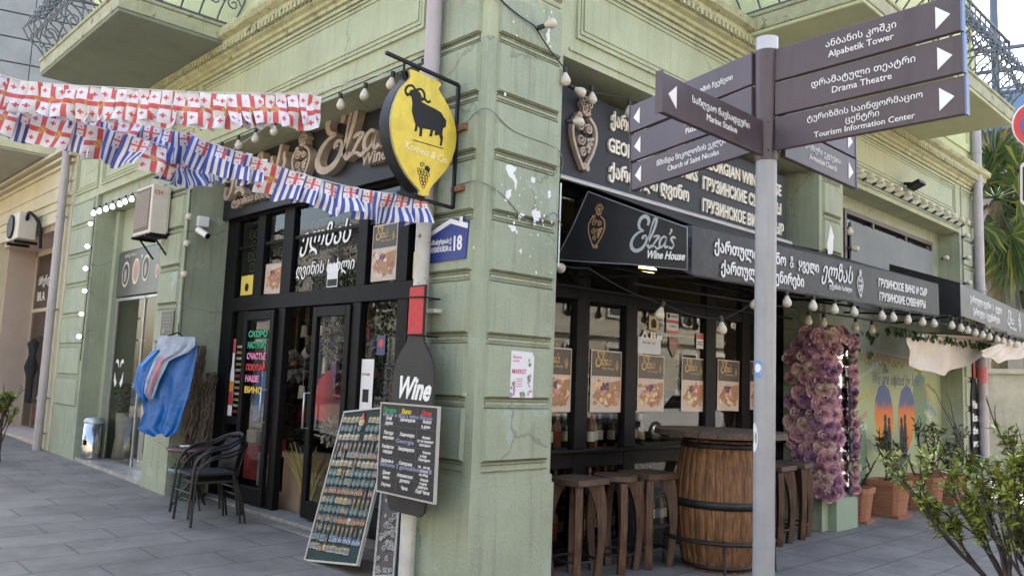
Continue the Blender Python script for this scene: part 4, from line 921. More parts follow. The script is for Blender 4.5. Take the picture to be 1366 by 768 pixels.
m = MB(); m.tube([(3.60, 9.28, 1.90), (3.72, 9.30, 1.95), (3.84, 9.42, 1.90)], .008, 5); m.tube([(3.72, 9.30, 1.95), (3.8, 9.5, 2.06), (3.83, 9.58, 2.06)], .005, 5); part(m, 'hanger', BLACK, rc)
rc2 = thing('raincoat', 'clear film raincoat with pink print over the blue one', 'raincoat', (3.64, 9.34, 1.9))
cloth('coat', [CLEARP, REDP], rc2, [(1.90, -.08, .33), (1.80, -.10, .34), (1.72, -.10, .26), (1.62, -.12, .06), (1.40, -.18, -.02), (1.25, -.19, -.06), (1.18, -.12, -.08)], .05, 9, lambda u, v: 1 if (.35 < u < .62 and v > .3) else 0, off=.10)
BARK = wood('twisted_vine_bark', (.020, .014, .010), (.24, .175, .115), bump=1.0, rough=.9)
def vine(label, base, top, r, seed):
    rnd = random.Random(seed); t = thing('vine_trunk', label, 'vine trunk', base); m = MB()
    b, tp_ = Vector(base), Vector(top)
    for k in range(10):
        ph = k * .9; pts = []; rr = []
        for i in range(26):
            u = i / 25; tw = ph + u * rnd.uniform(3.5, 5.5); q = b.lerp(tp_, u) + Vector((math.cos(tw), math.sin(tw), 0)) * r * (.95 - .5 * u) + Vector((rnd.uniform(-.02, .02), rnd.uniform(-.02, .02), 0)); pts.append(q); rr.append(r * rnd.uniform(.18, .52) * (1 - .4 * u))
        m.tube(pts, rr, 7)
    part(m, 'stem', BARK, t)
vine('tall twisted dry vine trunk leaning on the green pier reveal', (3.98, 9.42, .1), (4.08, 9.5, 1.82), .075, 4); vine('shorter twisted dry vine trunk with pale split wood beside the tall one', (4.10, 9.40, .1), (4.22, 9.46, 1.5), .09, 8)

# ---- fittings on the side street front
bn = thing('waste_bin', 'chrome cylinder litter bin standing before the salon', 'bin', (3.98, 12.72, .2))
z0 = gz(12.7) + .05; m = MB(); m.lathe((4.0, 12.75, z0), [(0, 0), (.125, 0), (.13, .02), (.13, .50), (0, .50)], 24); part(m, 'body', mat('chrome', (.5, .5, .5), .18, metal=1), bn)
m = MB(); m.lathe((4.0, 12.75, z0 + .5), [(.13, 0), (.135, .03), (.11, .075), (.06, .085), (0, .085)], 24); part(m, 'lid', STEEL, bn); m = MB(); m.box(3.87, 12.66, z0 + .2, 3.885, 12.74, z0 + .27); part(m, 'ash_flap', BLACK, bn)
ac = thing('air_conditioner', 'white air conditioner box on black brackets on the green pier', 'air conditioner', (3.7, 10.3, 3.15))
Fa = FL(3.58, .80, .2)
m = MB(); m.box(3.58, 10.06, 3.16, 3.78, 10.62, 3.76); m.box(3.78, 10.065, 3.18, 3.80, 10.615, 3.75); part(m, 'casing', mat('aged_white_casing', (.62, .55, .47), .5, var=.08, scale=5), ac, .01)
m = MB(); m.fbox(Fa, -9.80, 3.0, -9.32, 3.53, .001, .006, 0)
for i in range(19): z = 3.05 + i * .0235; m.fbox(Fa, -9.79, z, -9.33, z + .011, .006, .012, 1)
for i in range(9): y = -9.78 + i * .055; m.fbox(Fa, y, 3.08, y + .006, 3.52, .012, .015, 1)
part(m, 'grille', [mat('grille_shadow_gap', (.16, .13, .11), .8), mat('brown_grey_grille', (.40, .34, .29), .6)], ac)
m = MB(); text(m, FR(0, 10.06, 0), 'CH', 3.60, 3.64, .05, d1=.003, bold=.02); part(m, 'lettering', mat('casing_red', (.45, .08, .06), .5), ac)
m = MB()
for y in (10.1, 10.55): m.box(3.55, y, 3.115, 3.84, y + .03, 3.145); m.tube([(3.83, y, 2.9), (3.65, y, 3.12)], .012, 5)
m.box(3.58, 10.06, 3.145, 3.84, 10.64, 3.157); part(m, 'bracket', BLACK, ac)
ca = thing('security_camera', 'white security camera on the green reveal beside the shop sign', 'camera', (3.93, 9.58, 3.2))
m = MB(); m.box(3.95, 9.52, 3.24, 4.07, 9.6, 3.36); part(m, 'mount', WHITE, ca); m = MB(); m.tube([(3.93, 9.5, 3.19), (4.0, 9.38, 3.11)], .038, 12); part(m, 'body', WHITE, ca); m = MB(); m.tube([(4.0, 9.38, 3.11), (4.008, 9.366, 3.102)], .034, 12); part(m, 'lens', BLACK, ca)
pl = thing('wall_plaque', 'dark grey notice plaque on the pier above the raincoats', 'plaque', (3.82, 9.85, 2.08)); m = MB(); m.fbox(FL(3.818, 0, 0), -10.05, 1.93, -9.68, 2.22, 0, .012); part(m, 'plate', mat('dark_plaque', (.05, .045, .045), .4), pl)
m = MB()
for i in range(5): m.fbox(FL(3.806, 0, 0), -10.0, 2.16 - .04 * i, -9.75 - .03 * (i % 2), 2.168 - .04 * i, 0, .001)
m.fbox(FL(3.806, 0, 0), -9.99, 1.96, -9.93, 2.02, 0, .0015); part(m, 'lettering', mat('plaque_grey_print', (.2, .19, .18), .5), pl)
ac2 = thing('air_conditioner', 'cream air conditioner with black pipes on the neighbour house', 'air conditioner', (3.5, 16.6, 3.7))
m = MB(); m.box(3.48, 15.92, 3.66, 3.76, 16.70, 4.13); part(m, 'casing', mat('cream_casing', (.55, .5, .42), .5), ac2, .015); m = MB(); m.lathe((3.47, 16.38, 3.9), [(.0, 0), (.21, 0), (.21, .02), (.17, .02), (0, .012)], 20, axis=(-1, 0, 0)); part(m, 'fan_grille', BLACK, ac2)
m = MB(); m.tube(catmull([(3.6, 15.93, 4.0), (3.6, 15.75, 4.1), (3.75, 15.7, 3.9), (3.8, 15.72, 3.5)], 5), .03, 6); m.box(3.48, 16.1, 3.60, 3.84, 16.14, 3.65); m.box(3.48, 16.6, 3.60, 3.84, 16.64, 3.65); part(m, 'pipework', BLACK, ac2)
dr = thing('mannequin_dress', 'long black dress on a stand in the pink shop recess', 'dress', (4.62, 18.15, .3))
m = MB(); m.lathe((4.62, 18.45, .35), [(.16, .40), (.17, .9), (.23, 1.1), (.16, 1.35), (.21, 1.58), (.09, 1.70), (.04, 1.74)], 16); m.tube([(4.62, 18.6, 2.0), (4.60, 18.68, 1.7), (4.58, 18.72, 1.42)], [.05, .045, .07], 8); part(m, 'dress', mat('black_cloth', (.012, .012, .016), .85), dr)
m = MB(); m.tube([(4.62, 18.45, .2), (4.62, 18.45, .9)], .03, 8); part(m, 'stand', mat('pink_stand', (.45, .25, .24), .6), dr)
vs2 = thing('flower_vase', 'tall white vase of dark pink flowers behind the salon glass', 'vase', (4.38, 12.66, .25))
m = MB(); m.lathe((4.38, 12.66, gz(12.4) + .05), [(0, 0), (.13, 0), (.10, .3), (.115, .66), (.10, .66), (.09, .4), (0, .4)], 16); part(m, 'vase', mat('white_ceramic', (.62, .64, .58), .4), vs2)
m = MB(); 
for i in range(260): a = random.uniform(0, 6.3); r = random.uniform(0, .2); leaf(m, (4.40 + r * math.cos(a) * .8, 12.62 + r * math.sin(a), .86 + random.uniform(0, .40)), (random.uniform(-1, 1), random.uniform(-1, 1), random.uniform(-.3, 1)), .08, .05, random.choice((0, 0, 1)))
part(m, 'flowers', [LEAFD, mat('dusty_pink_petal', (.22, .08, .10), .6)], vs2)
dsk = thing('reception_panel', 'white and grey reception panel inside the salon', 'counter', (5.1, 11.4, .2)); m = MB(); m.box(4.5, 10.9, .15, 4.8, 12.35, 1.35); part(m, 'counter', WHITE, dsk); m = MB(); m.fbox(FL(4.498, 0, 0), -12.15, .32, -11.0, .92, 0, .004); part(m, 'picture', mat('grey_photo_print', (.12, .11, .11), .5, var=.7, scale=9), dsk)
m = MB(); m.box(4.86, 11.55, .16, 4.91, 12.75, 2.3); md = thing('glass_door', 'open grey glass door leaf of the salon', 'door', (4.6, 11.8, .16)); part(m, 'leaf', mat('grey_frosted', (.16, .155, .15), .3), md); m = MB(); m.box(4.82, 11.6, 1.5, 4.86, 11.63, 1.75); part(m, 'handle', STEEL, md)
m = MB(); Fg = FL(4.20, .02, .02)
for cy1 in (12.35, 12.62):
    for s in (-1, 1):
        m.prism(Fg, [(-12.48 + s * .02, 1.50), (-12.48 + s * .05, 1.60), (-12.48 + s * .12, 1.63), (-12.48 + s * .17, 1.57), (-12.48 + s * .09, 1.57)], 0, .003)
        m.prism(Fg, [(-12.48 + s * .06, 1.28), (-12.48 + s * .13, 1.36), (-12.48 + s * .17, 1.44), (-12.48 + s * .18, 1.30), (-12.48 + s * .12, 1.22)], 0, .003)
    break
dec = thing('window_decal', 'white leaf pattern decal on the salon glass', 'decal', (4.53, 12.48, 1.4)); part(m, 'print', WHITE, dec)
# ---- big sign over the door (side street)
ds = thing('shop_sign', 'charcoal board with big carved wooden script over the door', 'sign', (4.3, 7.3, 3.7))
Fd = FL(4.262, 0, 0)
m = MB(); m.box(4.262, 4.99, 3.36, 4.30, 9.58, 4.06); part(m, 'board', SIGNBK, ds)
LETW = wood('carved_beech', (.42, .33, .25), (.56, .45, .35), bump=.15)
Fd2 = FL(4.262, 7.27, 3.56); Fd2.u = Fd2.u * 1.42
m = MB(); name_script(m, Fd2, .02, .02, .58, 0, .085, wk=1.25); text(m, Fd, 'Wine House', -6.50, 3.52, .12, width=.95, d0=0, d1=.07, bold=.025, shear=.2); part(m, 'carved_name', LETW, ds)
Fd3 = FL(4.262, 7.62, 3.50); Fd3.u = Fd3.u * 1.35
m = MB(); ornament(m, Fd3, 0, 0, .56, 0, .085, wk=.9); part(m, 'carved_ornament', LETW, ds)
m = MB(); text(m, Fd, 'ელზას', -9.42, 3.68, .30, width=1.45, d0=0, d1=.085, bold=.025, shear=.3); text(m, Fd, 'ღვინის სახლი', -9.25, 3.48, .08, width=1.1, d0=0, d1=.06, bold=.02, shear=.2); part(m, 'carved_name', LETW, ds)

# ---- big sign on the main street
gs = thing('shop_sign', 'long charcoal board with raised Georgian and Russian lettering above the awning', 'sign', (6.7, 4.6, 3.6))
Fg2 = FR(0, 4.565, 0)
m = MB(); m.box(4.66, 4.565, 3.27, 8.80, 4.62, 4.05); m.box(4.662, 4.545, 3.275, 5.46, 4.566, 4.045); part(m, 'board', SIGNBK, gs, .004)
m = MB(); ornament(m, FR(0, 4.545, 0), 5.13, 3.35, .66, 0, .045, wk=.85); part(m, 'carved_ornament', LETW, gs)
RL = mat('cream_raised_letter', (.72, .66, .56), .5); 
m = MB()
for s, x, z, w_ in (('ქართული სუვენირები', 5.53, 3.86, 1.38), ('GEORGIAN SOUVENIRS', 5.50, 3.615, 1.42), ('ქართული ღვინო', 5.52, 3.385, 1.25), ('GEORGIAN WINE HOUSE', 7.02, 3.79, 1.62), ('ГРУЗИНСКИЕ СУВЕНИРЫ', 7.02, 3.565, 1.62), ('ГРУЗИНСКОЕ ВИНО И СЫР', 7.02, 3.335, 1.68)): text(m, Fg2, s, x, z, .125, width=w_, d0=0, d1=.020, bold=.026)
part(m, 'lettering', RL, gs)

# ---- awnings
DARKFR = BLACK
aw = thing('awning', 'long black vinyl awning with printed Georgian and Russian valance over the windows', 'awning', (7.9, 3.5, 2.5))
yv = 3.5; A0, A1 = (5.26, 2.405, 2.785), (10.54, 2.535, 2.908)
va = Vector((A1[0] - A0[0], 0, A1[1] - A0[1])); Fv = Frame((A0[0], yv, A0[1]), va, (0, 0, 1)); VL = va.length; VH = .38
def sheet(par, name, pts, mt, nx=1, thick=.004):
    m = MB(); a, b, c, d = (Vector(p) for p in pts); ny = max(1, nx // 3)
    for j in range(ny + 1):
        for i in range(nx + 1):
            u, v = i / nx, j / ny; q = a.lerp(b, u).lerp(d.lerp(c, u), v); m.v.append(q + Vector((0, 0, -.012 * math.sin(u * math.pi * 5) ** 2 * math.sin(v * math.pi))))
    for j in range(ny):
        for i in range(nx): k = j * (nx + 1) + i; m.f.append([k, k + 1, k + nx + 2, k + nx + 1]); m.m.append(0); m.s.append(True)
    o = m.build(name, mt, par); sd_ = o.modifiers.new('thick', 'SOLIDIFY'); sd_.thickness = thick; return o
sheet(aw, 'canopy', [(5.2, 4.54, 3.235), (8.85, 4.54, 3.25), (A1[0], yv, A1[2]), (A0[0], yv, A0[2])], PVC, 24)
sheet(aw, 'canopy', [(8.85, 4.54, 3.25), (9.1, 4.32, 3.2), (10.54, 4.32, 3.2), (A1[0], yv, A1[2])], PVC, 6)
m = MB(); n_ = 40
for j in range(2):
    for i in range(n_ + 1): m.v.append(Fv.p(VL * i / n_, VH * j, .006 * math.sin(i * 1.3) * (1 - j)))
for i in range(n_): m.f.append([i, i + 1, n_ + 2 + i, n_ + 1 + i]); m.m.append(0); m.s.append(True)
V = part(m, 'valance', PVC, aw)
ends = MB(); ends.add([(5.26, yv, 2.405), (5.26, yv, 2.785), (5.22, 3.66, 2.80), (5.20, 3.62, 2.46)], [(0, 1, 2, 3)]); part(ends, 'end_flap', mat('wrinkled_shiny_vinyl', (.05, .055, .07), .22, var=.4, scale=20, bump=.9, bscale=18), aw)
AMP = [(.72, 0), (.22, .66), (.26, .95), (.48, .97), (.52, .72), (.10, .34), (.12, .06), (.40, -.01), (.74, .42)]
def amp(m, F, x, y, h, d): m.ribbon(F, [(x + p.x * h, y + p.y * h) for p in catmull([Vector(q) for q in AMP], 5)], .13 * h, d, d + .002)
m = MB(); amp(m, Fv, 1.535, .215, .09, .008)
for s, x, z, w_, b_ in (('ქართული ღვინო', .30, .215, 1.16, .03), ('ყველი', 1.70, .215, .40, .03), ('ქართული სუვენირები', .40, .055, 1.40, .03), ('ГРУЗИНСКОЕ ВИНО И СЫР', 3.48, .20, 1.40, .03), ('ГРУЗИНСКИЕ СУВЕНИРЫ', 3.50, .055, 1.32, .03)): text(m, Fv, s, x, z, .092 if x < 2 else .082, width=w_, d0=.008, d1=.010, bold=b_, cap=.7)
text(m, Fv, 'ელზას', 2.16, .17, .16, width=.66, d0=.008, d1=.010, shear=.35, bold=.008); text(m, Fv, 'ღვინის სახლი', 2.32, .085, .045, width=.5, d0=.008, d1=.010, bold=.015); ornament(m, Fv, 3.02, .05, .29, .008, .010, wk=.7)
part(m, 'lettering', mat('valance_white_print', (.62, .62, .62), .5), V)
m = MB(); m.tube([(4.66, 4.52, 3.245), (8.82, 4.52, 3.262)], .022, 6, smooth=False); part(m, 'head_rail', mat('pale_rail', (.46, .47, .50), .4, metal=.3), aw)
m = MB()
for x, z in ((5.3, 2.40), (7.9, 2.46), (10.5, 2.53)): m.tube([(x, yv + .02, z), (x, 4.76, z + .08)], .014, 6)
m.tube([(5.26, yv + .02, 2.41), (10.54, yv + .02, 2.53)], .013, 6); m.tube([(5.2, 4.0, 2.36), (10.5, 4.0, 2.44)], .012, 6); m.tube([(5.2, 4.72, 2.62), (9.1, 4.72, 2.62)], .016, 6); m.tube([(4.75, 4.6, 2.36), (9.0, 4.6, 2.40)], .012, 6)
for x in (5.6, 6.8, 8.0): m.tube([(x, 4.72, 2.62), (x + .5, 3.6, 2.45)], .012, 6)
part(m, 'frame', DARKFR, aw)
# wing panel closing the awning's end
wing = [(4.44, 3.155), (4.52, 3.02), (4.60, 2.88), (4.70, 2.73), (4.79, 2.605), (4.5, 2.565), (4.0, 2.505), (3.445, 2.42), (3.45, 2.74), (3.9, 2.925)]
Fw = Frame((5.12, 0, 0), (0, -1, 0), (0, 0, 1))
wp = thing('awning_banner', 'black side banner at the awning end with silver Elza\'s Wine House script', 'banner', (5.12, 4.1, 2.6))
m = MB(); m.prism(Fw, [(-a, b) for a, b in wing], -.006, 0, back=True); part(m, 'sheet', mat('matte_black_banner', (.020, .021, .024), .5, var=.25, scale=3, bump=.25, bscale=5), wp)
m = MB(); m.tube([Fw.p(-a, b, .003) for a, b in wing] + [Fw.p(-4.44, 3.155, .003)], .006, 5); part(m, 'hem', mat('grey_hem', (.20, .20, .21), .5), wp)
Fws = Fw.rot(-.135, -4.1, 2.545)
m = MB(); name_script(m, Fws, .12, .09, .27, .001, .0035, wk=1.1); part(m, 'script_name', mat('silver_print', (.55, .57, .62), .35, metal=.4), wp)
m = MB(); text(m, Fws, 'Wine House', .27, .035, .06, width=.36, d0=.001, d1=.003, bold=.03, shear=.15); part(m, 'lettering', WHITE, wp)
m = MB(); ornament(m, Fw.rot(-.12, -4.36, 2.66), .0, .0, .38, .001, .003, wk=.45); part(m, 'ornament', mat('copper_print', (.50, .30, .14), .4), wp)
# second awning
aw2 = thing('awning', 'second black awning further along with a Georgian valance', 'awning', (12.6, 3.45, 2.6))
B0, B1 = (11.17, 2.58, 2.99), (15.2, 2.43, 2.79); vb = Vector((B1[0] - B0[0], 0, B1[1] - B0[1])); Fv2 = Frame((B0[0], 3.45, B0[1]), vb, (0, 0, 1))
sheet(aw2, 'canopy', [(11.17, 4.32, 3.3), (14.9, 4.32, 3.2), (B1[0], 3.45, B1[2]), (B0[0], 3.45, B0[2])], PVC, 10)
m = MB(); m.add([Fv2.p(0, 0), Fv2.p(vb.length, 0), Fv2.p(vb.length, .37), Fv2.p(0, .41)], [(0, 1, 2, 3)]); V2 = part(m, 'valance', mat('grey_black_vinyl', (.042, .045, .055), .4, var=.3, scale=4, streak=.4), aw2)
m = MB(); m.add([(11.17, 3.45, 2.58), (11.17, 3.45, 2.99), (11.17, 4.32, 3.3), (11.17, 4.32, 2.66)], [(0, 1, 2, 3)]); S2 = part(m, 'side_panel', PVC, aw2)
m = MB(); name_script(m, Frame((11.165, 4.2, 2.72), (0, -1, 0), (0, 0, 1)), .1, .03, .26, 0, .003); part(m, 'script_name', WHITE, S2)
m = MB(); amp(m, Fv2, 1.28, .23, .08, .002); text(m, Fv2, 'ქართული ღვინო', .35, .23, .085, width=.88, d0=.002, d1=.004, bold=.03); text(m, Fv2, 'ყველი', 1.40, .23, .085, width=.30, d0=.002, d1=.004, bold=.03); text(m, Fv2, 'ქართული სუვენირები', .45, .08, .085, width=1.15, d0=.002, d1=.004, bold=.03); name_script(m, Fv2, 1.98, .12, .20, .002, .004, wk=1.2); text(m, Fv2, 'Wine House', 2.03, .06, .05, width=.35, d0=.002, d1=.004, bold=.02); ornament(m, Fv2, 2.55, .07, .27, .002, .004); part(m, 'lettering', mat('valance_white_print', (.62, .62, .62), .5), V2)
m = MB(); m.tube([(10.56, 3.6, 2.47), (15.2, 3.47, 2.43)], .013, 6); m.tube([(10.6, 3.9, 2.34), (14.8, 3.9, 2.55)], .012, 6); m.tube([(11.17, 4.3, 2.5), (11.17, 3.47, 2.58)], .014, 6); part(m, 'frame', DARKFR, aw2)
# tarpaulin hung under it
def drape(label, pts_top, pts_bot, seed, loc, amp=.05):
    t = thing('tarpaulin', label, 'tarpaulin', loc); rnd = random.Random(seed); m = MB(); nx, ny = 36, 14
    T_ = catmull([Vector(p) for p in pts_top], 12); Bt = catmull([Vector(p) for p in pts_bot], 12)
    samp = lambda L, u: L[min(len(L) - 1, int(u * (len(L) - 1)))].lerp(L[min(len(L) - 1, int(u * (len(L) - 1)) + 1)], u * (len(L) - 1) % 1)
    for j in range(ny + 1):
        for i in range(nx + 1):
            u, v = i / nx, j / ny; q = samp(T_, u).lerp(samp(Bt, u), v); q = q + Vector((0, amp * math.sin(v * math.pi) * (math.sin(u * 11) * .7 + math.sin(u * 23 + v * 7) * .4), amp * .5 * math.sin(u * 14 + v * 4) * v))
            m.v.append(q)
    for j in range(ny):
        for i in range(nx): k = j * (nx + 1) + i; m.f.append([k, k + 1, k + nx + 2, k + nx + 1]); m.m.append(0); m.s.append(True)
    part(m, 'sheet', mat('cream_tarpaulin', (.60, .54, .46), .75, var=.1, scale=3, bump=.2, bscale=9), t)
drape('wide cream tarpaulin hanging crumpled under the second awning', [(10.62, 3.9, 2.335), (12.3, 3.9, 2.42), (14.6, 3.9, 2.56)], [(10.80, 3.95, 1.96), (11.3, 3.9, 1.88), (11.85, 3.9, 1.82), (12.3, 3.95, 1.96), (13.0, 3.9, 2.02), (13.6, 3.85, 2.22), (14.6, 3.85, 2.46)], 2, (12.2, 3.9, 2.3), .06)
drape('small cream tarpaulin fold at the outer end of the second awning', [(12.2, 3.52, 2.20), (13.2, 3.52, 2.36), (14.2, 3.5, 2.44)], [(12.3, 3.55, 2.15), (12.8, 3.55, 2.09), (13.3, 3.55, 2.09), (14.2, 3.5, 2.22)], 5, (13.2, 3.5, 2.3), .04)
# ivy string under it
iv = thing('ivy_garland', 'artificial ivy garland hung along the awning frame', 'garland', (11, 3.8, 2.35)); m = MB()
m.tube([(10.0, 3.9, 2.38), (12, 3.88, 2.36), (14.5, 3.6, 2.40)], .004, 4)
for i in range(150):
    u = random.random(); x = 9.9 + u * 4.4; leaf(m, (x, 3.88 - .25 * max(0, u - .5) + random.uniform(-.04, .04), 2.36 + random.uniform(-.05, .03)), (random.uniform(-.5, .5), random.uniform(-.6, .2), -1), .075, .06)
for i in range(14): leaf(m, (random.uniform(10.3, 10.8), 4.45 + random.uniform(-.12, .12), random.uniform(2.12, 2.5) - .1), (random.uniform(-.6, .6), random.uniform(-.8, .2), -1), .085, .065)
part(m, 'foliage', LEAFD, iv)

# ---- cheese posters and stickers on the glass
PB = mat('poster_dark', (.048, .036, .030), .4, var=.3, scale=14); PC = mat('poster_cream', (.52, .42, .35), .4, var=.12, scale=7); FOOD = [mat('food_' + n_, c, .45, var=.25, scale=25) for n_, c in (('cheese', (.66, .47, .22)), ('rind', (.62, .55, .45)), ('ham', (.45, .13, .10)), ('grape', (.10, .03, .10)), ('crust', (.36, .19, .09)), ('pink', (.55, .28, .22)))]
def poster(F, w_, h, label, seed, nameless=False, dark=.42):
    r = random.Random(seed); F = F.rot(r.uniform(-.022, .022)); t = thing('poster', label, 'poster', F.p(w_ / 2, 0), 'cheese posters on the shop glass')
    m = MB(); m.fbox(F, 0, 0, w_, h, 0, .002, 1); m.quad(F, .012, h * (1 - dark), w_ - .012, h - .012, .003, 0); part(m, 'sheet', [PB, PC], t)
    if not nameless:
        m = MB(); name_script(m, F, w_ * .16, h * (1 - dark * .62), w_ * .32, .003, .0045, wk=1.1, n=3); text(m, F, 'Wine House', w_ * .34, h * (1 - dark * .74), w_ * .055, d0=.003, d1=.004, fit=w_ * .4); ornament(m, F, w_ * .84, h * (1 - dark * .75), h * .16, .003, .004, wk=.9); part(m, 'lettering', GOLD, t)
    m = MB(); b = h * (1 - dark); k = 0
    m.prism(F, [(w_ * .06, b * .42), (w_ * .3, b * .78), (w_ * .97, b * .9), (w_ * .95, b * .4), (w_ * .55, b * .12)], .002, .0032, m=4)
    for i in range(24):
        x, y = r.uniform(.12, .85) * w_, r.uniform(.18, .88) * b; s_ = r.uniform(.07, .17) * w_; a = r.uniform(0, 6.3); c = r.choice((0, 0, 1, 2, 5, 4, 2)); k += 1
        if r.random() < .55: m.prism(F, [(x + s_ * math.cos(a + q), y + s_ * .7 * math.sin(a + q)) for q in (0, 1.9, 2.9)], .003, .0034 + .0001 * k, m=c)
        else: m.disc(F, x, y, s_ * .55, .0034 + .0001 * k, 10, c, .003, ry=s_ * .4)
    for i in range(12): k += 1; m.disc(F, w_ * .45 + r.uniform(-.12, .12) * w_, b * .72 + r.uniform(-.08, .08) * b, w_ * .035, .0034 + .0001 * k, 8, 3, .003)
    for q, s in enumerate(('50', '55')): text(m, F, s, w_ * .80, b * (.42 - .24 * q), w_ * .10, d0=.003, d1=.0066, m=4, bold=.03, align='c')
    part(m, 'food_picture', FOOD, t)
Gp = lambda x, z: FR(x, 4.812, z)
for i, (x, z, w_, h, lab) in enumerate([(4.95, 1.30, .44, .55, 'faded poster half hidden behind the green corner pier'), (5.65, 1.30, .44, .56, 'cheese board poster in the window beside the corner pier'), (6.34, 1.31, .43, .54, 'food poster under the white notice paper'), (7.07, 1.31, .42, .55, 'faded poster behind the barrel table, under the red notice'), (7.74, 1.32, .44, .55, 'poster in the narrow pane left of the grey signpost'), (8.42, 1.33, .4, .55, 'poster in the last pane hidden by the grey signpost')]): poster(Gp(x, z), w_, h, lab, 10 + i, dark=.42)
Gl = lambda y, z: FL(4.384, y, z)
poster(Gl(6.50, 2.43), .40, .54, 'dark cheese poster in the upper pane over the side window', 30); poster(Gl(8.62, 2.42), .38, .34, 'picture only cheese poster in the narrow upper pane', 31, True, .03)
def sticker(label, F, pts, c, extra=None):
    t = thing('sticker', label, 'sticker', F.p(pts[0][0], pts[0][1])); m = MB(); m.prism(F, pts, 0, .002); part(m, 'sheet', c, t)
    if extra:
        m = MB(); extra(m); part(m, 'print', [BLACK, mat('sticker_red', (.5, .05, .05), .4), mat('sticker_blue', (.10, .25, .55), .3)], t)
Gs = FR(0, 4.810, 0); PAPER = mat('white_paper', (.70, .70, .70), .6); 
rect = lambda a, b, c, d: [(a, b), (c, b), (c, d), (a, d)]
sticker('gold square sticker with black mask tilted on the glass', Gs, [(6.50, 2.10), (6.66, 2.09), (6.665, 2.22), (6.505, 2.24)], mat('gold_sticker', (.55, .40, .16), .4), lambda m: (m.disc(Gs, 6.58, 2.165, .045, .003, 12, 0, .002), m.fbox(Gs, 6.54, 2.12, 6.62, 2.14, .002, .003, 0)))
sticker('red and white notice sticker high in the wide pane', Gs, rect(6.79, 2.09, 7.00, 2.30), PAPER, lambda m: (m.fbox(Gs, 6.79, 2.09, 7.0, 2.115, .002, .003, 1), m.fbox(Gs, 6.79, 2.19, 7.0, 2.22, .002, .003, 1), m.fbox(Gs, 6.81, 2.24, 6.85, 2.28, .002, .003, 0), text(m, Gs, 'ВНИМАНИЕ', 6.87, 2.25, .02, d0=.002, d1=.003, fit=.11), text(m, Gs, 'ТОЛЬКО', 6.84, 2.15, .02, d0=.002, d1=.003)))
sticker('white notice with red heading right of the wide pane', Gs, rect(7.33, 1.96, 7.46, 2.12), PAPER, lambda m: (m.fbox(Gs, 7.335, 2.06, 7.455, 2.115, .002, .003, 1), m.fbox(Gs, 7.345, 2.0, 7.44, 2.01, .002, .003, 0), m.fbox(Gs, 7.345, 2.025, 7.44, 2.035, .002, .003, 0)))
sticker('white opening hours paper above the food poster', Gs, rect(6.33, 1.86, 6.70, 2.02), mat('blue_white_paper', (.62, .66, .74), .6), lambda m: text(m, Gs, 'OPEN 10:00 - 23:00', 6.40, 1.96, .018, d0=.002, d1=.003))
sticker('brown shield shaped crest sticker below the red notice', Gs, [(6.84, 2.05), (6.85, 1.93), (6.92, 1.84), (6.99, 1.93), (6.995, 2.05)], mat('brown_crest', (.16, .08, .05), .4), lambda m: m.fbox(Gs, 6.86, 1.98, 6.97, 2.0, .002, .003, 1))
Gs2 = FR(0, 4.807, 0)
sticker('white triangular warning sticker over the opening hours paper', Gs2, [(6.37, 2.005), (6.50, 2.005), (6.435, 2.10)], WHITE, lambda m: m.disc(Gs2, 6.435, 2.03, .018, .003, 8, 0, .002))
sticker('small white sticker with red heart marks', Gs2, rect(6.53, 2.005, 6.61, 2.075), WHITE, lambda m: (m.disc(Gs2, 6.57, 2.055, .012, .003, 8, 1, .002), m.disc(Gs2, 6.57, 2.025, .012, .003, 8, 1, .002)))
sticker('small blue and white card payment sticker', Gs2, rect(6.63, 2.005, 6.72, 2.07), WHITE, lambda m: m.fbox(Gs2, 6.635, 2.05, 6.715, 2.068, .002, .003, 2))
# side street glass
Gd = FL(4.382, 0, 0)
sticker('small yellow notice in the lower corner of the far upper pane', Gd, rect(-9.2, 2.43, -8.9, 2.66), mat('yellow_paper', (.62, .50, .10), .5), lambda m: m.disc(Gd, -9.05, 2.52, .05, .003, 12, 0, .002))
sticker('small yellow notice in the upper pane beside the drainpipe', Gd, rect(-5.84, 2.42, -5.55, 2.66), mat('yellow_paper', (.62, .50, .10), .5), lambda m: m.disc(Gd, -5.7, 2.52, .05, .003, 12, 0, .002))
sticker('white and olive price notice under the Georgian script', Gd, rect(-7.28, 2.42, -7.08, 2.66), PAPER, lambda m: m.fbox(Gd, -7.27, 2.43, -7.09, 2.50, .002, .003, 0))
sticker('white postage paper on the side window', Gd, rect(-6.56, 1.15, -6.36, 1.70), PAPER, lambda m: (text(m, Gd, 'postage', -6.545, 1.55, .03, d0=.002, d1=.003, fit=.16), m.fbox(Gd, -6.52, 1.3, -6.42, 1.42, .002, .003, 0)))
sticker('small orange and navy sticker on the side window lattice', Gd, rect(-6.33, 1.74, -6.2, 1.92), mat('navy_sticker', (.03, .04, .12), .4), lambda m: m.disc(Gd, -6.265, 1.85, .04, .003, 8, 1, .002))
gsx = thing('window_lettering', 'white handwritten Georgian shop name on the upper glass', 'lettering', (4.38, 7.4, 2.8)); m = MB(); text(m, Gd, 'ელზას', -7.86, 2.86, .22, width=.95, d1=.003, shear=.3, bold=.006); text(m, Gd, 'ღვინის სახლი', -7.92, 2.58, .12, width=1.12, d1=.003, shear=.2, bold=.006); part(m, 'print', WHITE, gsx)
dlt = thing('window_lettering', 'coloured Russian slogan written down the open door leaf', 'lettering', (4.29, 8.5, 1.4)); m = MB(); Gx = FL(4.318, 0, 0)
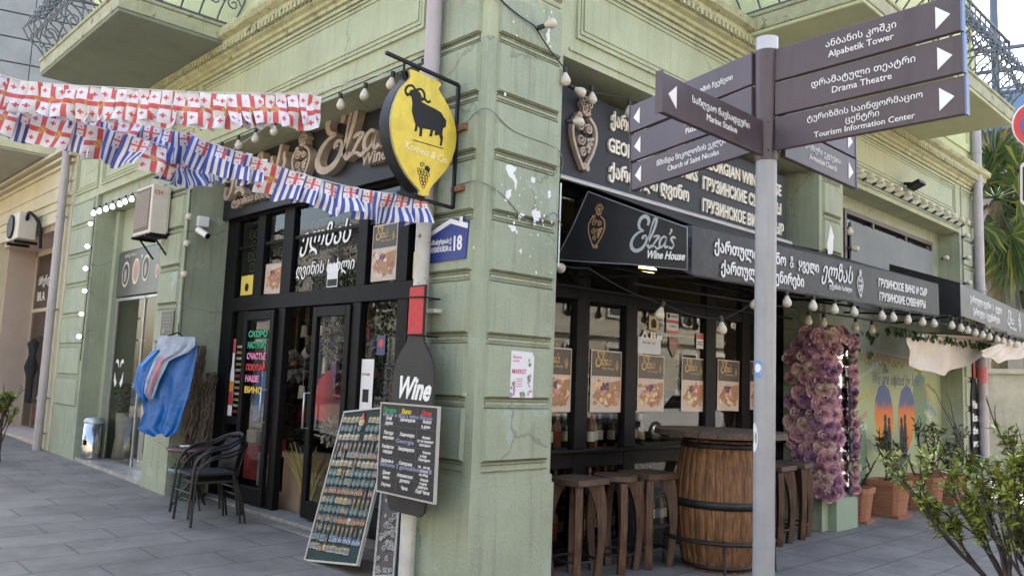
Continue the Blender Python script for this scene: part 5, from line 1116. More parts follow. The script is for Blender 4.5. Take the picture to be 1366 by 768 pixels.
for i, (s, c) in enumerate((('СКОРО', 0), ('НАСТУПИТ', 0), ('СЧАСТЬЕ', 1), ('ПОКУПАЙ', 2), ('НАШЕ', 1), ('ВИНО!', 3))): text(m, Gx, s, -8.78, 1.93 - i * .125, .066, width=.44 if len(s) > 4 else .32, d1=.003, bold=.03, m=c)
part(m, 'print', [mat('slogan_green', (.03, .38, .20), .5), mat('slogan_pink', (.75, .25, .45), .5), mat('slogan_red', (.55, .04, .06), .5), mat('slogan_yellow', (.75, .5, .05), .5)], dlt)
bst = thing('window_lettering', 'striped wine bottle decal with small Russian lines beside the door', 'decal', (4.38, 9.2, 1.5)); m = MB()
for i in range(12):
    z = 1.80 - i * .068; m.fbox(Gd, -9.18, z, -8.97, z + .048, .0, .003, 0); text(m, Gd, ('НАЗЫВАЙ', 'ПОЛНЫМ', 'ГОДОМ', 'ЖЕЛАЮ', 'СЧАСТЬЯ', 'ЗДОРОВЬЯ')[i % 6], -9.17, z + .012, .024, d0=.003, d1=.004, fit=.19, m=(1, 4, 1, 4, 1, 2)[i % 6])
m.prism(Gd, [(-9.30, 1.02), (-9.20, 1.02), (-9.20, 1.50), (-9.225, 1.62), (-9.225, 1.92), (-9.275, 1.92), (-9.275, 1.62), (-9.30, 1.50)], 0, .003, m=1); m.fbox(Gd, -9.275, 1.75, -9.225, 1.92, .003, .004, 2); m.fbox(Gd, -9.30, 1.14, -9.20, 1.3, .003, .004, 2); m.fbox(Gd, -9.30, 1.3, -9.20, 1.42, .003, .004, 3)
part(m, 'print', [BLACK, WHITE, mat('slogan_red', (.55, .04, .06), .5), mat('slogan_orange', (.7, .3, .04), .5), mat('slogan_yellow', (.75, .5, .05), .5)], bst)
mk = thing('paper_poster', 'white and pink MARKET flyer pasted on the green corner pier', 'poster', (4.27, 4.31, 1.43)); Fk = FR(4.155, 4.298, 1.43)
m = MB(); m.prism(Fk, [(0, 0), (.235, .0), (.24, .30), (.22, .335), (0, .34)], -.003, 0); part(m, 'sheet', mat('flyer_white', (.72, .70, .72), .6), mk)
m = MB(); text(m, Fk, 'MARKET', .015, .175, .032, width=.145, d1=.001, bold=.02, m=0); text(m, Fk, 'Batumi', .02, .285, .022, d1=.001, m=0, fit=.09); text(m, Fk, 'EASTER', .02, .26, .014, d1=.001, m=0)
for i in range(4): m.fbox(Fk, .06, .08 + i * .018, .12, .085 + i * .018, 0, .001, 0)
for i in range(26): a, b = random.choice(((random.uniform(.14, .225), random.uniform(.05, .32)), (random.uniform(.01, .05), random.uniform(.01, .1)), (random.uniform(.08, .22), random.uniform(.01, .05)))); m.disc(Fk, a, b, random.uniform(.006, .016), .0012 + .0001 * i, 7, random.choice((1, 2, 2)), 0, ry=random.uniform(.008, .025))
part(m, 'print', [mat('flyer_red', (.45, .05, .15), .6), mat('flyer_green', (.15, .28, .08), .6), mat('flyer_lilac', (.45, .22, .42), .6)], mk)

# ---- barrel table
BX, BY = 6.52, 4.02
bt = thing('barrel_table', 'old oak wine barrel standing table with round plank top and iron hoops', 'table', (BX, BY, 0))
OAK = wood('weathered_oak_stave', (.045, .017, .007), (.36, .165, .062), bump=.7); OAKT = wood('grey_worn_oak_top', (.036, .023, .016), (.15, .095, .062), axis='x', bump=.4)
prof_ = [(.305, .0), (.335, .12), (.365, .30), (.385, .50), (.39, .62), (.38, .78), (.355, .95), (.325, 1.10)]
m = MB(); NS = 30; a = 0; rnd = random.Random(3)
cuts = sorted(rnd.uniform(-.25, .25) + i for i in range(NS)); cuts = [c / NS * 2 * math.pi for c in cuts]; angs = []
for i, c in enumerate(cuts):
    nx_ = cuts[(i + 1) % NS] + (2 * math.pi if i == NS - 1 else 0); w_ = nx_ - c; angs += [(c, -.005), (c + .007, 0), (c + w_ * .5, .002), (nx_ - .007, 0)]
NA = len(angs)
for r, z in prof_: m.v += [Vector((BX + (r + d) * math.cos(t), BY + (r + d) * math.sin(t), z)) for t, d in angs]
for j in range(len(prof_) - 1):
    for k in range(NA): m.f.append([j * NA + k, j * NA + (k + 1) % NA, (j + 1) * NA + (k + 1) % NA, (j + 1) * NA + k]); m.m.append(0); m.s.append(True)
part(m, 'barrel_body', OAK, bt)
rad = lambda z: next(r0_ + (r1 - r0_) * (z - z0_) / (z1 - z0_) for (r0_, z0_), (r1, z1) in zip(prof_, prof_[1:]) if z0_ <= z <= z1)
HOOP = mat('black_iron_hoop', (.022, .020, .020), .5, metal=.3, var=.4, scale=12, bump=.2)
for a, b in ((1.035, 1.085), (.53, .60), (.02, .06)):
    m = MB(); m.lathe((BX, BY, 0), [(rad(a) + .002, a), (rad(a) + .008, a), (rad(b) + .008, b), (rad(b) + .002, b)], 48); part(m, 'hoop', HOOP, bt)
m = MB(); m.tube([(BX + .47 * math.cos(t * .1309), BY + .47 * math.sin(t * .1309), .27) for t in range(48)], .018, 8, closed=True)
for t in (.6, 2.2, 3.8, 5.3): m.tube([(BX + .36 * math.cos(t), BY + .36 * math.sin(t), .27), (BX + .47 * math.cos(t), BY + .47 * math.sin(t), .27), (BX + .48 * math.cos(t), BY + .48 * math.sin(t), .0)], .012, 6)
part(m, 'foot_ring', HOOP, bt)
m = MB(); w_ = 1.14 / 8
for i in range(8):
    y0, y1 = -.57 + i * w_ + .002, -.57 + (i + 1) * w_ - .002; pts = [(math.sqrt(max(0, .5772 ** 2 - (y0 + (y1 - y0) * k / 6) ** 2)), y0 + (y1 - y0) * k / 6) for k in range(7)]
    m.prism(FG(BX, BY, 1.135), pts + [(-p, q) for p, q in pts[::-1]], 0, .05 + random.uniform(-.002, .002), back=True)
m.box(BX - .3, BY - .05, 1.09, BX + .3, BY + .05, 1.134); part(m, 'table_top', OAKT, bt, .003)

# ---- bar stools of barrel staves
STT = wood('dark_stool_seat', (.035, .022, .015), (.17, .10, .062), axis='y', bump=.4); STL = wood('stave_leg', (.014, .009, .006), (.17, .078, .036), bump=.4)
def stool(label, x, y, rz, round_=False, H=.79):
    t = thing('bar_stool', label, 'stool', (0, 0, 0), 'stave legged bar stools by the window')
    m = MB(); s = .185
    if round_: m.prism(FG(0, 0, H - .042), [(.20 * math.cos(k * .2618), .185 * math.sin(k * .2618)) for k in range(24)], 0, .042, back=True)
    else: m.box(-.20, -s, H - .05, .21, s, H)
    part(m, 'seat', STT, t, .006)
    for k in range(4):
        an = R_(45 + 90 * k); cx, sx = math.cos(an), math.sin(an); Fq = Frame((0, 0, 0), (cx, sx, 0), (0, 0, 1))
        outer = [(.225, H - .052), (.245, .62), (.252, .45), (.244, .28), (.226, .12), (.21, 0)]; inner = [(.155, 0), (.17, .12), (.185, .28), (.18, .45), (.155, .58), (.115, .68), (.07, H - .052)]
        o_ = [(p.x, p.y) for p in catmull([Vector(q) for q in outer], 3)] + [(p.x, p.y) for p in catmull([Vector(q) for q in inner], 3)]
        m = MB(); m.prism(Fq, o_, -.029, .029, back=True); part(m, 'leg', STL, t, .004)
    m = MB(); m.tube([(.165 * math.cos(k * .2618), .165 * math.sin(k * .2618), .15) for k in range(24)], .011, 6, closed=True); part(m, 'foot_ring', HOOP, t)
    t.location = (x, y, 0); t.rotation_euler.z = rz; return t
stool('square topped bar stool against the corner pier', 5.13, 4.49, .05); stool('round topped bar stool between the two square ones', 5.63, 4.48, .2, True)
stool('square topped bar stool nearest the barrel on its window side', 6.02, 4.42, -.1, H=.80); stool('square topped bar stool just right of the grey signpost', 7.98, 4.30, .1); stool('dark bar stool furthest along, in front of the flower mirror', 8.52, 4.36, .25)
# ---- mirror framed with artificial flowers on its green plinth
mr = thing('flower_mirror', 'tall mirror smothered in mauve artificial roses on a green plinth', 'mirror', (9.45, 4.25, 0))
m = MB(); m.box(9.1, 4.245, .35, 9.85, 4.30, 2.25); part(m, 'backing', mat('dark_backing', (.03, .03, .025), .8), mr)
mm = bpy.data.materials.new('mirror_silver'); mm.use_nodes = True; mm.node_tree.nodes['Principled BSDF'].inputs['Metallic'].default_value = 1; mm.node_tree.nodes['Principled BSDF'].inputs['Roughness'].default_value = .015; mm.node_tree.nodes['Principled BSDF'].inputs['Base Color'].default_value = (.66, .68, .68, 1)
m = MB(); m.add([(9.22, 4.238, .36), (9.68, 4.238, .36), (9.68, 4.238, 2.08), (9.22, 4.238, 2.08)], [(0, 1, 2, 3)]); part(m, 'mirror_glass', mm, mr)
m = MB(); m.box(9.27, 4.20, -.02, 9.83, 4.29, .36); m.box(9.27, 4.29, -.02, 9.30, 4.50, .36); part(m, 'plinth', mat('plinth_green', (.26, .34, .24), .7, var=.08, scale=2), mr, .004)
FC = [mat('rose_' + n_, c, .7, var=.3, scale=40) for n_, c in (('mauve', (.47, .245, .30)), ('plum', (.27, .12, .19)), ('pink', (.60, .34, .36)), ('beige', (.60, .46, .37)), ('violet', (.33, .17, .29)))]
def rose(ci, seed):
    r = random.Random(seed); m = MB()
    for ring, (n_, rad_, lift) in enumerate(((7, .062, .012), (6, .045, .03), (5, .028, .042), (3, .014, .05))):
        for i in range(n_):
            a = 6.283 * i / n_ + ring * .5 + r.uniform(-.2, .2); ca, sa = math.cos(a), math.sin(a); w_ = rad_ * .72
            p = [(0, 0, lift * .4), (ca * rad_ * .6 - sa * w_, -lift, sa * rad_ * .6 + ca * w_), (ca * rad_ * 1.12 - sa * w_ * .3, -lift * 1.2 + .012, sa * rad_ * 1.12 + ca * w_ * .3), (ca * rad_ * 1.1 + sa * w_ * .4, -lift * 1.2 + .010, sa * rad_ * 1.1 - ca * w_ * .4), (ca * rad_ * .6 + sa * w_, -lift, sa * rad_ * .6 - ca * w_)]
            m.add(p, [(0, 1, 2), (0, 2, 3), (0, 3, 4)], 0 if (i + ring) % 4 else 1, False)
    return m
RP = []
for c in range(5):
    for v in range(2):
        o = rose(c, c * 3 + v).build('rose', [FC[c], FC[(c + 2) % 5]]); o.parent = mr; RP.append(o)
spots = []
LINE_ = [(9.03, 4.62), (8.99, 4.40), (8.98, 4.22), (9.09, 4.17), (9.22, 4.18)]
z = .44; row = 0
while z < 2.22:                                     # staggered rows over the left post, then the thin right one
    lim = 3.99 if z > .75 else 3.99
    for q_ in range(5):
        u = min(3.99, (q_ + .5 * (row % 2)) / 4.6 * 4 + (.9 if z < .8 or z > 2.1 else 0)); i_ = int(u); a, b = LINE_[i_], LINE_[i_ + 1]; f_ = u - i_
        spots.append((a[0] + (b[0] - a[0]) * f_ + random.uniform(-.02, .02), a[1] + (b[1] - a[1]) * f_, z + random.uniform(-.03, .03)))
    spots.append((9.70 + random.uniform(-.01, .05), 4.19, z)); z += .125; row += 1
spots += [(9.22 + .1 * i, 4.19, 2.20 + .04 * math.sin(i)) for i in range(6)]
k_ = 0
for p in spots:
    o = RP[k_ % 10]
    if k_ >= 10: o = o.copy(); col.objects.link(o)
    o.location = Vector(p) - Vector((9.45, 4.25, 0)); s_ = random.uniform(1.15, 1.6) * (.8 if p[0] > 9.5 else 1); o.scale = (s_, s_, s_)
    o.rotation_euler = (random.uniform(-.4, .4), random.uniform(0, 6), (-.9 if p[0] < 9.07 else random.uniform(-.8, .1))); k_ += 1
m = MB()
for p in spots:
    for i in range(14):
        d = (random.uniform(-1, .6), random.uniform(-1, -.1), random.uniform(-1, 1)); leaf(m, Vector(p) + Vector((random.uniform(-.07, .07), random.uniform(.0, .03), random.uniform(-.07, .07))), d, random.uniform(.035, .06), .035, random.choice((0, 1, 1, 2, 3, 4)))
part(m, 'petals', [LEAFD, FC[0], FC[2], FC[3], FC[1]], mr)

# ---- mural
mu = thing('mural', 'painted mural of two winged hearts with sunset couples and signatures', 'mural', (12.3, 4.65, 0)); Fu = FR(0, 4.648, 0)
m = MB(); m.prism(Fu, [(9.80, .02), (14.02, .02), (14.02, 2.02), (9.80, 2.20)], -.006, .0); part(m, 'ground_coat', mat('mural_green', (.36, .42, .25), .75, var=.1, scale=1.5, streak=.15), mu)
m = MB(); m.prism(Fu, [(9.80, 2.20), (14.02, 2.02), (14.02, 2.07), (9.80, 2.25)], -.006, .02); part(m, 'top_rail', mat('grey_rail', (.3, .31, .28), .6), mu)
def sunset(name):
    mt = bpy.data.materials.new(name); mt.use_nodes = True; t = mt.node_tree; n = t.nodes; b = n['Principled BSDF']; b.inputs['Roughness'].default_value = .7
    tc = n.new('ShaderNodeTexCoord'); sx = n.new('ShaderNodeSeparateXYZ'); nz = n.new('ShaderNodeTexNoise'); nz.inputs['Scale'].default_value = 6; ad = n.new('ShaderNodeMath'); ad.operation = 'MULTIPLY_ADD'; ad.inputs[1].default_value = .25
    rp = n.new('ShaderNodeValToRGB'); mr_ = n.new('ShaderNodeMapRange'); mr_.inputs[1].default_value = .85; mr_.inputs[2].default_value = 1.85
    t.links.new(tc.outputs['Object'], sx.inputs[0]); t.links.new(tc.outputs['Object'], nz.inputs['Vector']); t.links.new(nz.outputs['Fac'], ad.inputs[0]); t.links.new(sx.outputs['Z'], ad.inputs[2]); t.links.new(ad.outputs[0], mr_.inputs[0]); t.links.new(mr_.outputs[0], rp.inputs['Fac'])
    e = rp.color_ramp.elements; e[0].position = .0; e[0].color = (.05, .07, .12, 1); e[1].position = 1; e[1].color = (.10, .15, .32, 1)
    for p, c in ((.12, (.55, .17, .02, 1)), (.4, (.62, .24, .035, 1)), (.62, (.58, .16, .05, 1)), (.74, (.09, .12, .24, 1))): q = e.new(p); q.color = c
    t.links.new(rp.outputs['Color'], b.inputs['Base Color']); MATS[name] = mt; return mt
def lobe(cx, cz, w_, h, sgn): return [(cx + sgn * w_ * a, cz + h * b) for a, b in ((0, -.48), (-.32, -.25), (-.47, .05), (-.44, .3), (-.28, .47), (-.05, .5), (.16, .42), (.3, .2), (.32, -.05), (.2, -.3))]
WING = [(11.83, 1.18, .80, 1.05, 1), (12.52, 1.18, .80, 1.05, -1)]
m = MB(); m.prism(Fu, [(a, b) for a, b in (lobe(13.05, 1.3, .8, 1.2, -1))], 0, .001); m.prism(Fu, lobe(11.0, .75, .6, 1.0, 1), 0, .001); m.prism(Fu, lobe(12.17, 1.74, .14, .2, 1), 0, .001); part(m, 'shadow_wing', mat('mural_dark_green', (.17, .25, .15), .75), mu)
SUNS = sunset('mural_sunset')
for q in WING: m = MB(); m.prism(Fu, lobe(*q), 0, .002); part(m, 'sunset_wing', SUNS, mu)
m = MB()
for cx, sc in ((11.86, 1), (12.45, -1)):
    for dx, h in ((-.06, .46), (.07, .42)):
        x = cx + dx * sc; m.prism(Fu, [(x - .06, .72), (x + .06, .72), (x + .075, .95), (x + .05, 1.12), (x + .03, .72 + h), (x - .03, .72 + h), (x - .05, 1.1), (x - .07, .95)], .002, .0035); m.disc(Fu, x, .72 + h + .05, .045, .0037, 12, 0, .002, ry=.06)
m.prism(Fu, [(11.75, .72), (12.6, .72), (12.5, .6), (12.2, .5), (11.9, .6)], .0, .003, m=1)
part(m, 'couple_silhouette', [mat('mural_black', (.02, .02, .03), .7), mat('mural_navy', (.05, .07, .14), .7)], mu)
m = MB(); text(m, Fu, 'სიყვარული გვაერთიანებს', 10.95, 2.0, .14, width=2.5, d1=.002, shear=.2, bold=.006, m=0); text(m, Fu, 'We are united by love', 11.35, 1.70, .17, width=1.75, d1=.002, shear=.3, bold=.004, m=1); name_script(m, Fu, 11.75, 1.86, .12, 0, .002, m=1)
for i, (s, x, z, a, c, h) in enumerate((('ПРЕКРАСНЫЙ ДЕНЬ', 10.9, 1.70, .35, 3, .06), ('ЛЮБЛЮ ТЕБЯ', 10.86, 1.43, .25, 2, .055), ('МИНСК 2022', 12.95, 1.80, .0, 4, .06), ('НАВСЕГДА', 13.25, 1.70, -.8, 5, .07), ('თბილისი', 13.4, 1.72, -.3, 6, .06), ('КАЗАНЬ', 13.35, 1.42, -.4, 4, .08), ('LOVE', 13.3, 1.3, -.5, 3, .08), ('Баку', 11.0, 1.2, .4, 5, .07), ('კახეთი', 12.9, 1.95, -.2, 2, .06), ('AMOR', 10.85, 1.08, .0, 3, .08))): text(m, Fu.rot(a, x, z), s, 0, 0, h, d1=.002 + .0002 * i, bold=.012, m=c)
part(m, 'lettering', [mat('mural_rust', (.40, .15, .06), .7), mat('mural_ink', (.12, .14, .24), .7), mat('mural_ochre', (.60, .45, .08), .7), mat('mural_white', (.65, .66, .6), .7), mat('mural_azure', (.12, .32, .55), .7), mat('mural_salmon', (.55, .26, .18), .7), mat('mural_olive', (.22, .26, .12), .7)], mu)
bb2 = thing('bottle_board', 'narrow tall black bottle board with white lettering on the far pier', 'sign', (14.4, 4.3, .4)); Fz = FR(0, 4.295, 0)
o_ = [(.16, .45), (.16, 1.55), (.12, 1.72), (.055, 1.86), (.05, 2.25)]
m = MB(); m.prism(Fz, [(14.42 + a, b) for a, b in o_] + [(14.42 - a, b) for a, b in o_[::-1]], 0, .015); part(m, 'board', BLACK, bb2)
m = MB(); m.fbox(Fz, 14.375, 1.88, 14.465, 2.25, .015, .018); part(m, 'red_neck', mat('bottle_neck_red', (.5, .03, .035), .5), bb2)
m = MB()
for i, s in enumerate(('Wine', 'is', 'the', 'answer')): text(m, Fz, s, 14.30, 1.40 - i * .2, .12, width=.24, d0=.015, d1=.017, bold=.03)
part(m, 'lettering', WHITE, bb2)
sp2 = thing('flood_light', 'small black flood light fixed under the far cornice', 'flood light', (11.7, 4.25, 4.5)); m = MB(); F5 = Frame((11.75, 4.16, 4.47), (1, 0, 0), (0, -.85, .35)); m.fbox(F5, -.12, -.09, .12, .09, -.03, .02); part(m, 'housing', BLACK, sp2); m = MB(); m.fbox(F5, -.10, -.07, .10, .07, -.034, -.03); part(m, 'lens', STEEL, sp2); m = MB(); m.tube([(11.75, 4.33, 4.52), (11.75, 4.16, 4.5)], .02, 6); part(m, 'arm', BLACK, sp2)

# ---- terracotta pots with bare shrubs
TERRA = mat('terracotta', (.34, .15, .085), .8, var=.18, scale=5, bump=.15, stain=((.45, .36, .28), 5, .68)); SOIL = mat('potting_soil', (.03, .022, .016), .95); TWIG = mat('grey_brown_twig', (.060, .045, .035), .85, var=.3, scale=30); LEAFM = mat('mid_green_leaf', (.055, .105, .022), .45, var=.35, scale=18); LEAFY = mat('yellow_green_leaf', (.16, .19, .03), .45, var=.3, scale=18)
def square_pot(label, x, y, s, h, rz, kind, seed):
    t = thing('potted_shrub', label, 'potted plant', (x, y, 0), 'potted shrubs before the mural'); r = random.Random(seed); c, q = math.cos(rz), math.sin(rz)
    P = lambda a, b, z: (x + a * c - b * q, y + a * q + b * c, z)
    m = MB(); L = []
    for k, z in ((.78, .0), (.80, .03), (1.0, h - .07), (1.10, h - .07), (1.12, h), (.98, h), (.95, h - .04)):
        e = s * k; ch = e * .28
        L.append([P(a, b, z) for a, b in ((-e + ch, -e), (e - ch, -e), (e, -e + ch), (e, e - ch), (e - ch, e), (-e + ch, e), (-e, e - ch), (-e, -e + ch))])
    m.add([p for l in L for p in l], [(i * 8 + k, i * 8 + (k + 1) % 8, (i + 1) * 8 + (k + 1) % 8, (i + 1) * 8 + k) for i in range(len(L) - 1) for k in range(8)])
    for k in range(1, 7):
        z = .03 + k * (h - .1) / 7; e = s * (.80 + .2 * k / 7) + .003; ch = e * .28; m.tube([P(a, b, z) for a, b in ((-e + ch, -e), (e - ch, -e), (e, -e + ch), (e, e - ch), (e - ch, e), (-e + ch, e), (-e, e - ch), (-e, -e + ch))], .004, 4, closed=True)
    part(m, 'pot', TERRA, t)
    m = MB(); e = s * 1.0; m.add([P(-e, -e, .0), P(e, -e, .0), P(e, e, 0), P(-e, e, 0), P(-e * 1.05, -e * 1.05, .035), P(e * 1.05, -e * 1.05, .035), P(e * 1.05, e * 1.05, .035), P(-e * 1.05, e * 1.05, .035)], [(0, 1, 5, 4), (1, 2, 6, 5), (2, 3, 7, 6), (3, 0, 4, 7), (4, 5, 6, 7)]); part(m, 'saucer', TERRA, t)
    m = MB(); m.add([P(-s * .95, -s * .95, h - .035), P(s * .95, -s * .95, h - .035), P(s * .95, s * .95, h - .035), P(-s * .95, s * .95, h - .035)], [(0, 1, 2, 3)]); part(m, 'soil', SOIL, t)
    m = MB(); tips = []
    def br(p, d, L_, r_, dep_):
        pts = [p]; dd = Vector(d).normalized()
        for i in range(4): dd = (dd + Vector((r.uniform(-.22, .22), r.uniform(-.22, .22), r.uniform(-.05, .15)))).normalized(); pts.append(pts[-1] + dd * L_ / 4)
        m.tube(pts, [r_ * (1 - .12 * i) for i in range(5)], 5); tips.append(pts[-1]); tips.append(pts[2])
        if dep_ > 0:
            for i in range(r.choice((2, 2, 3))): br(pts[r.choice((2, 3, 4))], dd + Vector((r.uniform(-.8, .8), r.uniform(-.8, .8), r.uniform(-.1, .5))), L_ * r.uniform(.5, .8), r_ * .62, dep_ - 1)
    for i in range(4 if kind else 6): br(Vector(P(r.uniform(-.08, .08), r.uniform(-.08, .08), h - .05)), (r.uniform(-.35, .35), r.uniform(-.35, .35), 1), r.uniform(.3, .5), .016, 2 if kind else 1)
    part(m, 'branches', TWIG, t)
    m = MB()
    for p in tips:
        if r.random() < (.55 if kind else .35):
            for i in range(r.choice((3, 5, 7))): leaf(m, p, (r.uniform(-1, 1), r.uniform(-1, 1), r.uniform(-.1, 1)), r.uniform(.05, .085), .03, r.choice((0, 0, 1)))
    part(m, 'foliage', [LEAFM, LEAFY], t)
square_pot('terracotta square pot of thin bare stems beside the flower mirror', 10.25, 4.42, .19, .42, .15, 0, 2); square_pot('larger terracotta pot with twiggy shrub under the mural hearts', 11.15, 4.36, .215, .46, -.05, 1, 5); square_pot('terracotta pot half hidden behind the foreground shrubs', 12.3, 4.33, .23, .46, .1, 1, 8); square_pot('furthest terracotta pot standing beside the end pier', 13.35, 4.36, .23, .46, .0, 1, 11)

# ---- light strings
GLOBE = mat('frosted_bulb', (.60, .54, .43), .3, spec=.6, var=.12, scale=30); SOCK = mat('black_bulb_socket', (.015, .015, .016), .5); LITB = mat('lit_bulb', (.9, .9, .95), .3, emit=(.92, .96, 1), estr=.7)
gb = MB(); gb.lathe((0, 0, 0), [(.016, -.045), (.019, -.06), (.034, -.085), (.042, -.110), (.040, -.130), (.026, -.148), (0, -.155)], 12)
BULB = {}
def lights(label, pts, bulbs, lit=False, wire=.006, sag=0., scale=1., tilt=None, seed=0):
    """pts: cable points; bulbs: list of (point, hang direction)"""
    t = thing('string_lights', label, 'string lights', pts[0], 'bulb string lights on the corner house'); r = random.Random(seed)
    m = MB(); P = []
    for a, b in zip(pts[:-1], pts[1:]):
        a, b = Vector(a), Vector(b)
        for k in range(8): P.append(a.lerp(b, k / 8) - Vector((0, 0, sag * math.sin(math.pi * k / 8))))
    P.append(Vector(pts[-1])); m.tube(P, wire, 5); part(m, 'cable', SOCK, t)
    if lit: scale *= .8
    for p, d in bulbs:
        p, d = Vector(p), Vector(d).normalized() + Vector((r.uniform(-.12, .12), r.uniform(-.12, .12), 0)); q = (-d).to_track_quat('Z', 'Y').to_euler()
        key = lit
        if key not in BULB:
            o = gb.build('bulb', LITB if lit else GLOBE); s_ = MB(); s_.tube([(0, 0, .004), (0, 0, -.05)], .0195, 10); so_ = s_.build('socket', SOCK); so_.parent = o; BULB[key] = (o.data, so_.data); bpy.data.objects.remove(so_); bpy.data.objects.remove(o)
        o = bpy.data.objects.new('bulb', BULB[key][0]); col.objects.link(o); o.parent = t; o.location = p - Vector(pts[0]); o.rotation_euler = q; o.scale = (scale,) * 3
        s_ = bpy.data.objects.new('socket', BULB[key][1]); col.objects.link(s_); s_.parent = o
    return t
DN = (0, 0, -1)
lights('string of bulbs along the soffit over the carved shop sign', [(3.80, 9.5, 4.07), (3.80, 5.05, 4.10)], [((3.80, 8.72 - i * .405, 4.07), DN) for i in range(10)], seed=1)
lights('string of bulbs crossing the corner pier near the drainpipe top', [(3.80, 4.8, 4.62), (3.79, 4.62, 4.47), (3.80, 4.30, 4.40), (4.25, 4.28, 4.27), (4.62, 4.28, 4.03), (4.75, 4.40, 3.98), (5.6, 4.42, 4.10), (6.6, 4.42, 4.12)], [((3.79, 4.6, 4.46), (-.5, -.3, .3)), ((3.85, 4.29, 4.40), (-.6, -.5, .5)), ((4.28, 4.27, 4.26), (.6, -.6, .4)), ((4.61, 4.28, 4.05), DN), ((4.8, 4.4, 3.98), (.7, -.5, -.4)), ((5.1, 4.42, 4.06), DN), ((5.62, 4.42, 4.08), DN), ((4.80, 4.42, 3.68), (.9, -.6, .1))], sag=.02, seed=2)
lights('swag of bulbs below the awning in front of the posters', [(4.72, 4.55, 2.55), (5.1, 4.4, 2.50), (5.55, 3.95, 2.22), (6.1, 3.75, 2.14), (6.35, 3.5, 2.38)], [((4.78, 4.55, 2.53), (.6, -.5, -.4)), ((5.53, 3.95, 2.24), (-.25, .1, -1)), ((6.08, 3.75, 2.16), DN), ((6.33, 3.52, 2.37), (-.35, .2, -1))], sag=.03, seed=3)
lights('string of bulbs hanging from the long awning valance', [(5.3, 3.51, 2.40), (10.5, 3.51, 2.52)], [((6.45 + d_, 3.52, 2.435 + d_ * .024), DN) for d_ in (0, .33, .85, 1.3, 1.72, 2.42, 2.72, 3.2, 3.62, 3.95)], seed=4)
lights('second row of bulbs behind the long awning valance', [(5.4, 4.0, 2.36), (10.5, 4.0, 2.44)], [((7.3 + d_, 4.0, 2.39 + .014 * d_), DN) for d_ in (0, .9, 1.25, 2.05, 2.5)], seed=5)
lights('string of bulbs under the second awning valance', [(10.9, 3.52, 2.56), (15.0, 3.47, 2.42)], [((11.0 + i * .3, 3.50, 2.55 - i * .0095), DN) for i in range(11)], seed=6)
lights('string of bulbs along the lintel of the third bay', [(9.8, 4.29, 4.27), (14.03, 4.29, 4.25), (14.06, 4.29, 2.9)], [((9.95 + i * .31, 4.285, 4.265), (.5, -.8, .5)) for i in range(14)] + [((14.05, 4.285, z), (-.6, -.8, 0)) for z in (4.1, 3.75, 3.35)] + [((10.52, 4.6, 3.45), (.8, -.6, 0)), ((9.90, 4.3, 3.65), DN), ((13.9, 4.55, 3.75), (-.6, -.8, 0))], seed=7)
lights('lit string of bulbs along the lintel of the salon bay', [(3.80, 10.9, 3.86), (3.80, 13.03, 3.86)], [((3.80, 11.15 + i * .262, 3.87), DN) for i in range(8)], True, seed=8)
lights('lit string of bulbs running down the last green pier', [(3.83, 13.03, 3.86), (3.83, 13.06, 1.6)], [((3.82, 13.04, z), (-.6, -.7, 0)) for z in (3.62, 3.28, 2.95, 2.62, 2.28, 1.95)], True, seed=9)
lights('string of bulbs running down the pier beside the security camera', [(3.83, 9.55, 4.0), (3.86, 9.57, 1.95)], [((3.83, 9.55, z), (-.3, -.8, .1)) for z in (3.66, 3.30, 2.98, 2.62)], seed=10)
# loose cable on the corner pier
lc = thing('wall_cable', 'thin grey cable sagging across the corner pier', 'cable', (3.84, 4.33, 3.1)); m = MB()
m.tube(catmull([(3.815, 4.55, 3.42), (3.81, 4.40, 3.50), (3.85, 4.30, 3.50), (4.1, 4.30, 3.40), (4.62, 4.31, 3.36), (4.70, 4.40, 3.1)], 6), .004, 5); m.tube(catmull([(3.815, 4.6, 2.98), (3.81, 4.35, 2.97), (4.0, 4.30, 2.90), (4.3, 4.30, 2.74), (4.55, 4.30, 2.86), (4.66, 4.31, 2.78)], 6), .004, 5); part(m, 'wire', mat('grey_wire', (.2, .2, .19), .6), lc)
m = MB(); m.tube([(4.655, 4.325, 3.12), (4.655, 4.325, 2.45)], .007, 6); wc = thing('conduit', 'thin white conduit on the edge of the corner pier', 'conduit', (4.655, 4.32, 2.45)); part(m, 'wire', WHITE, wc)

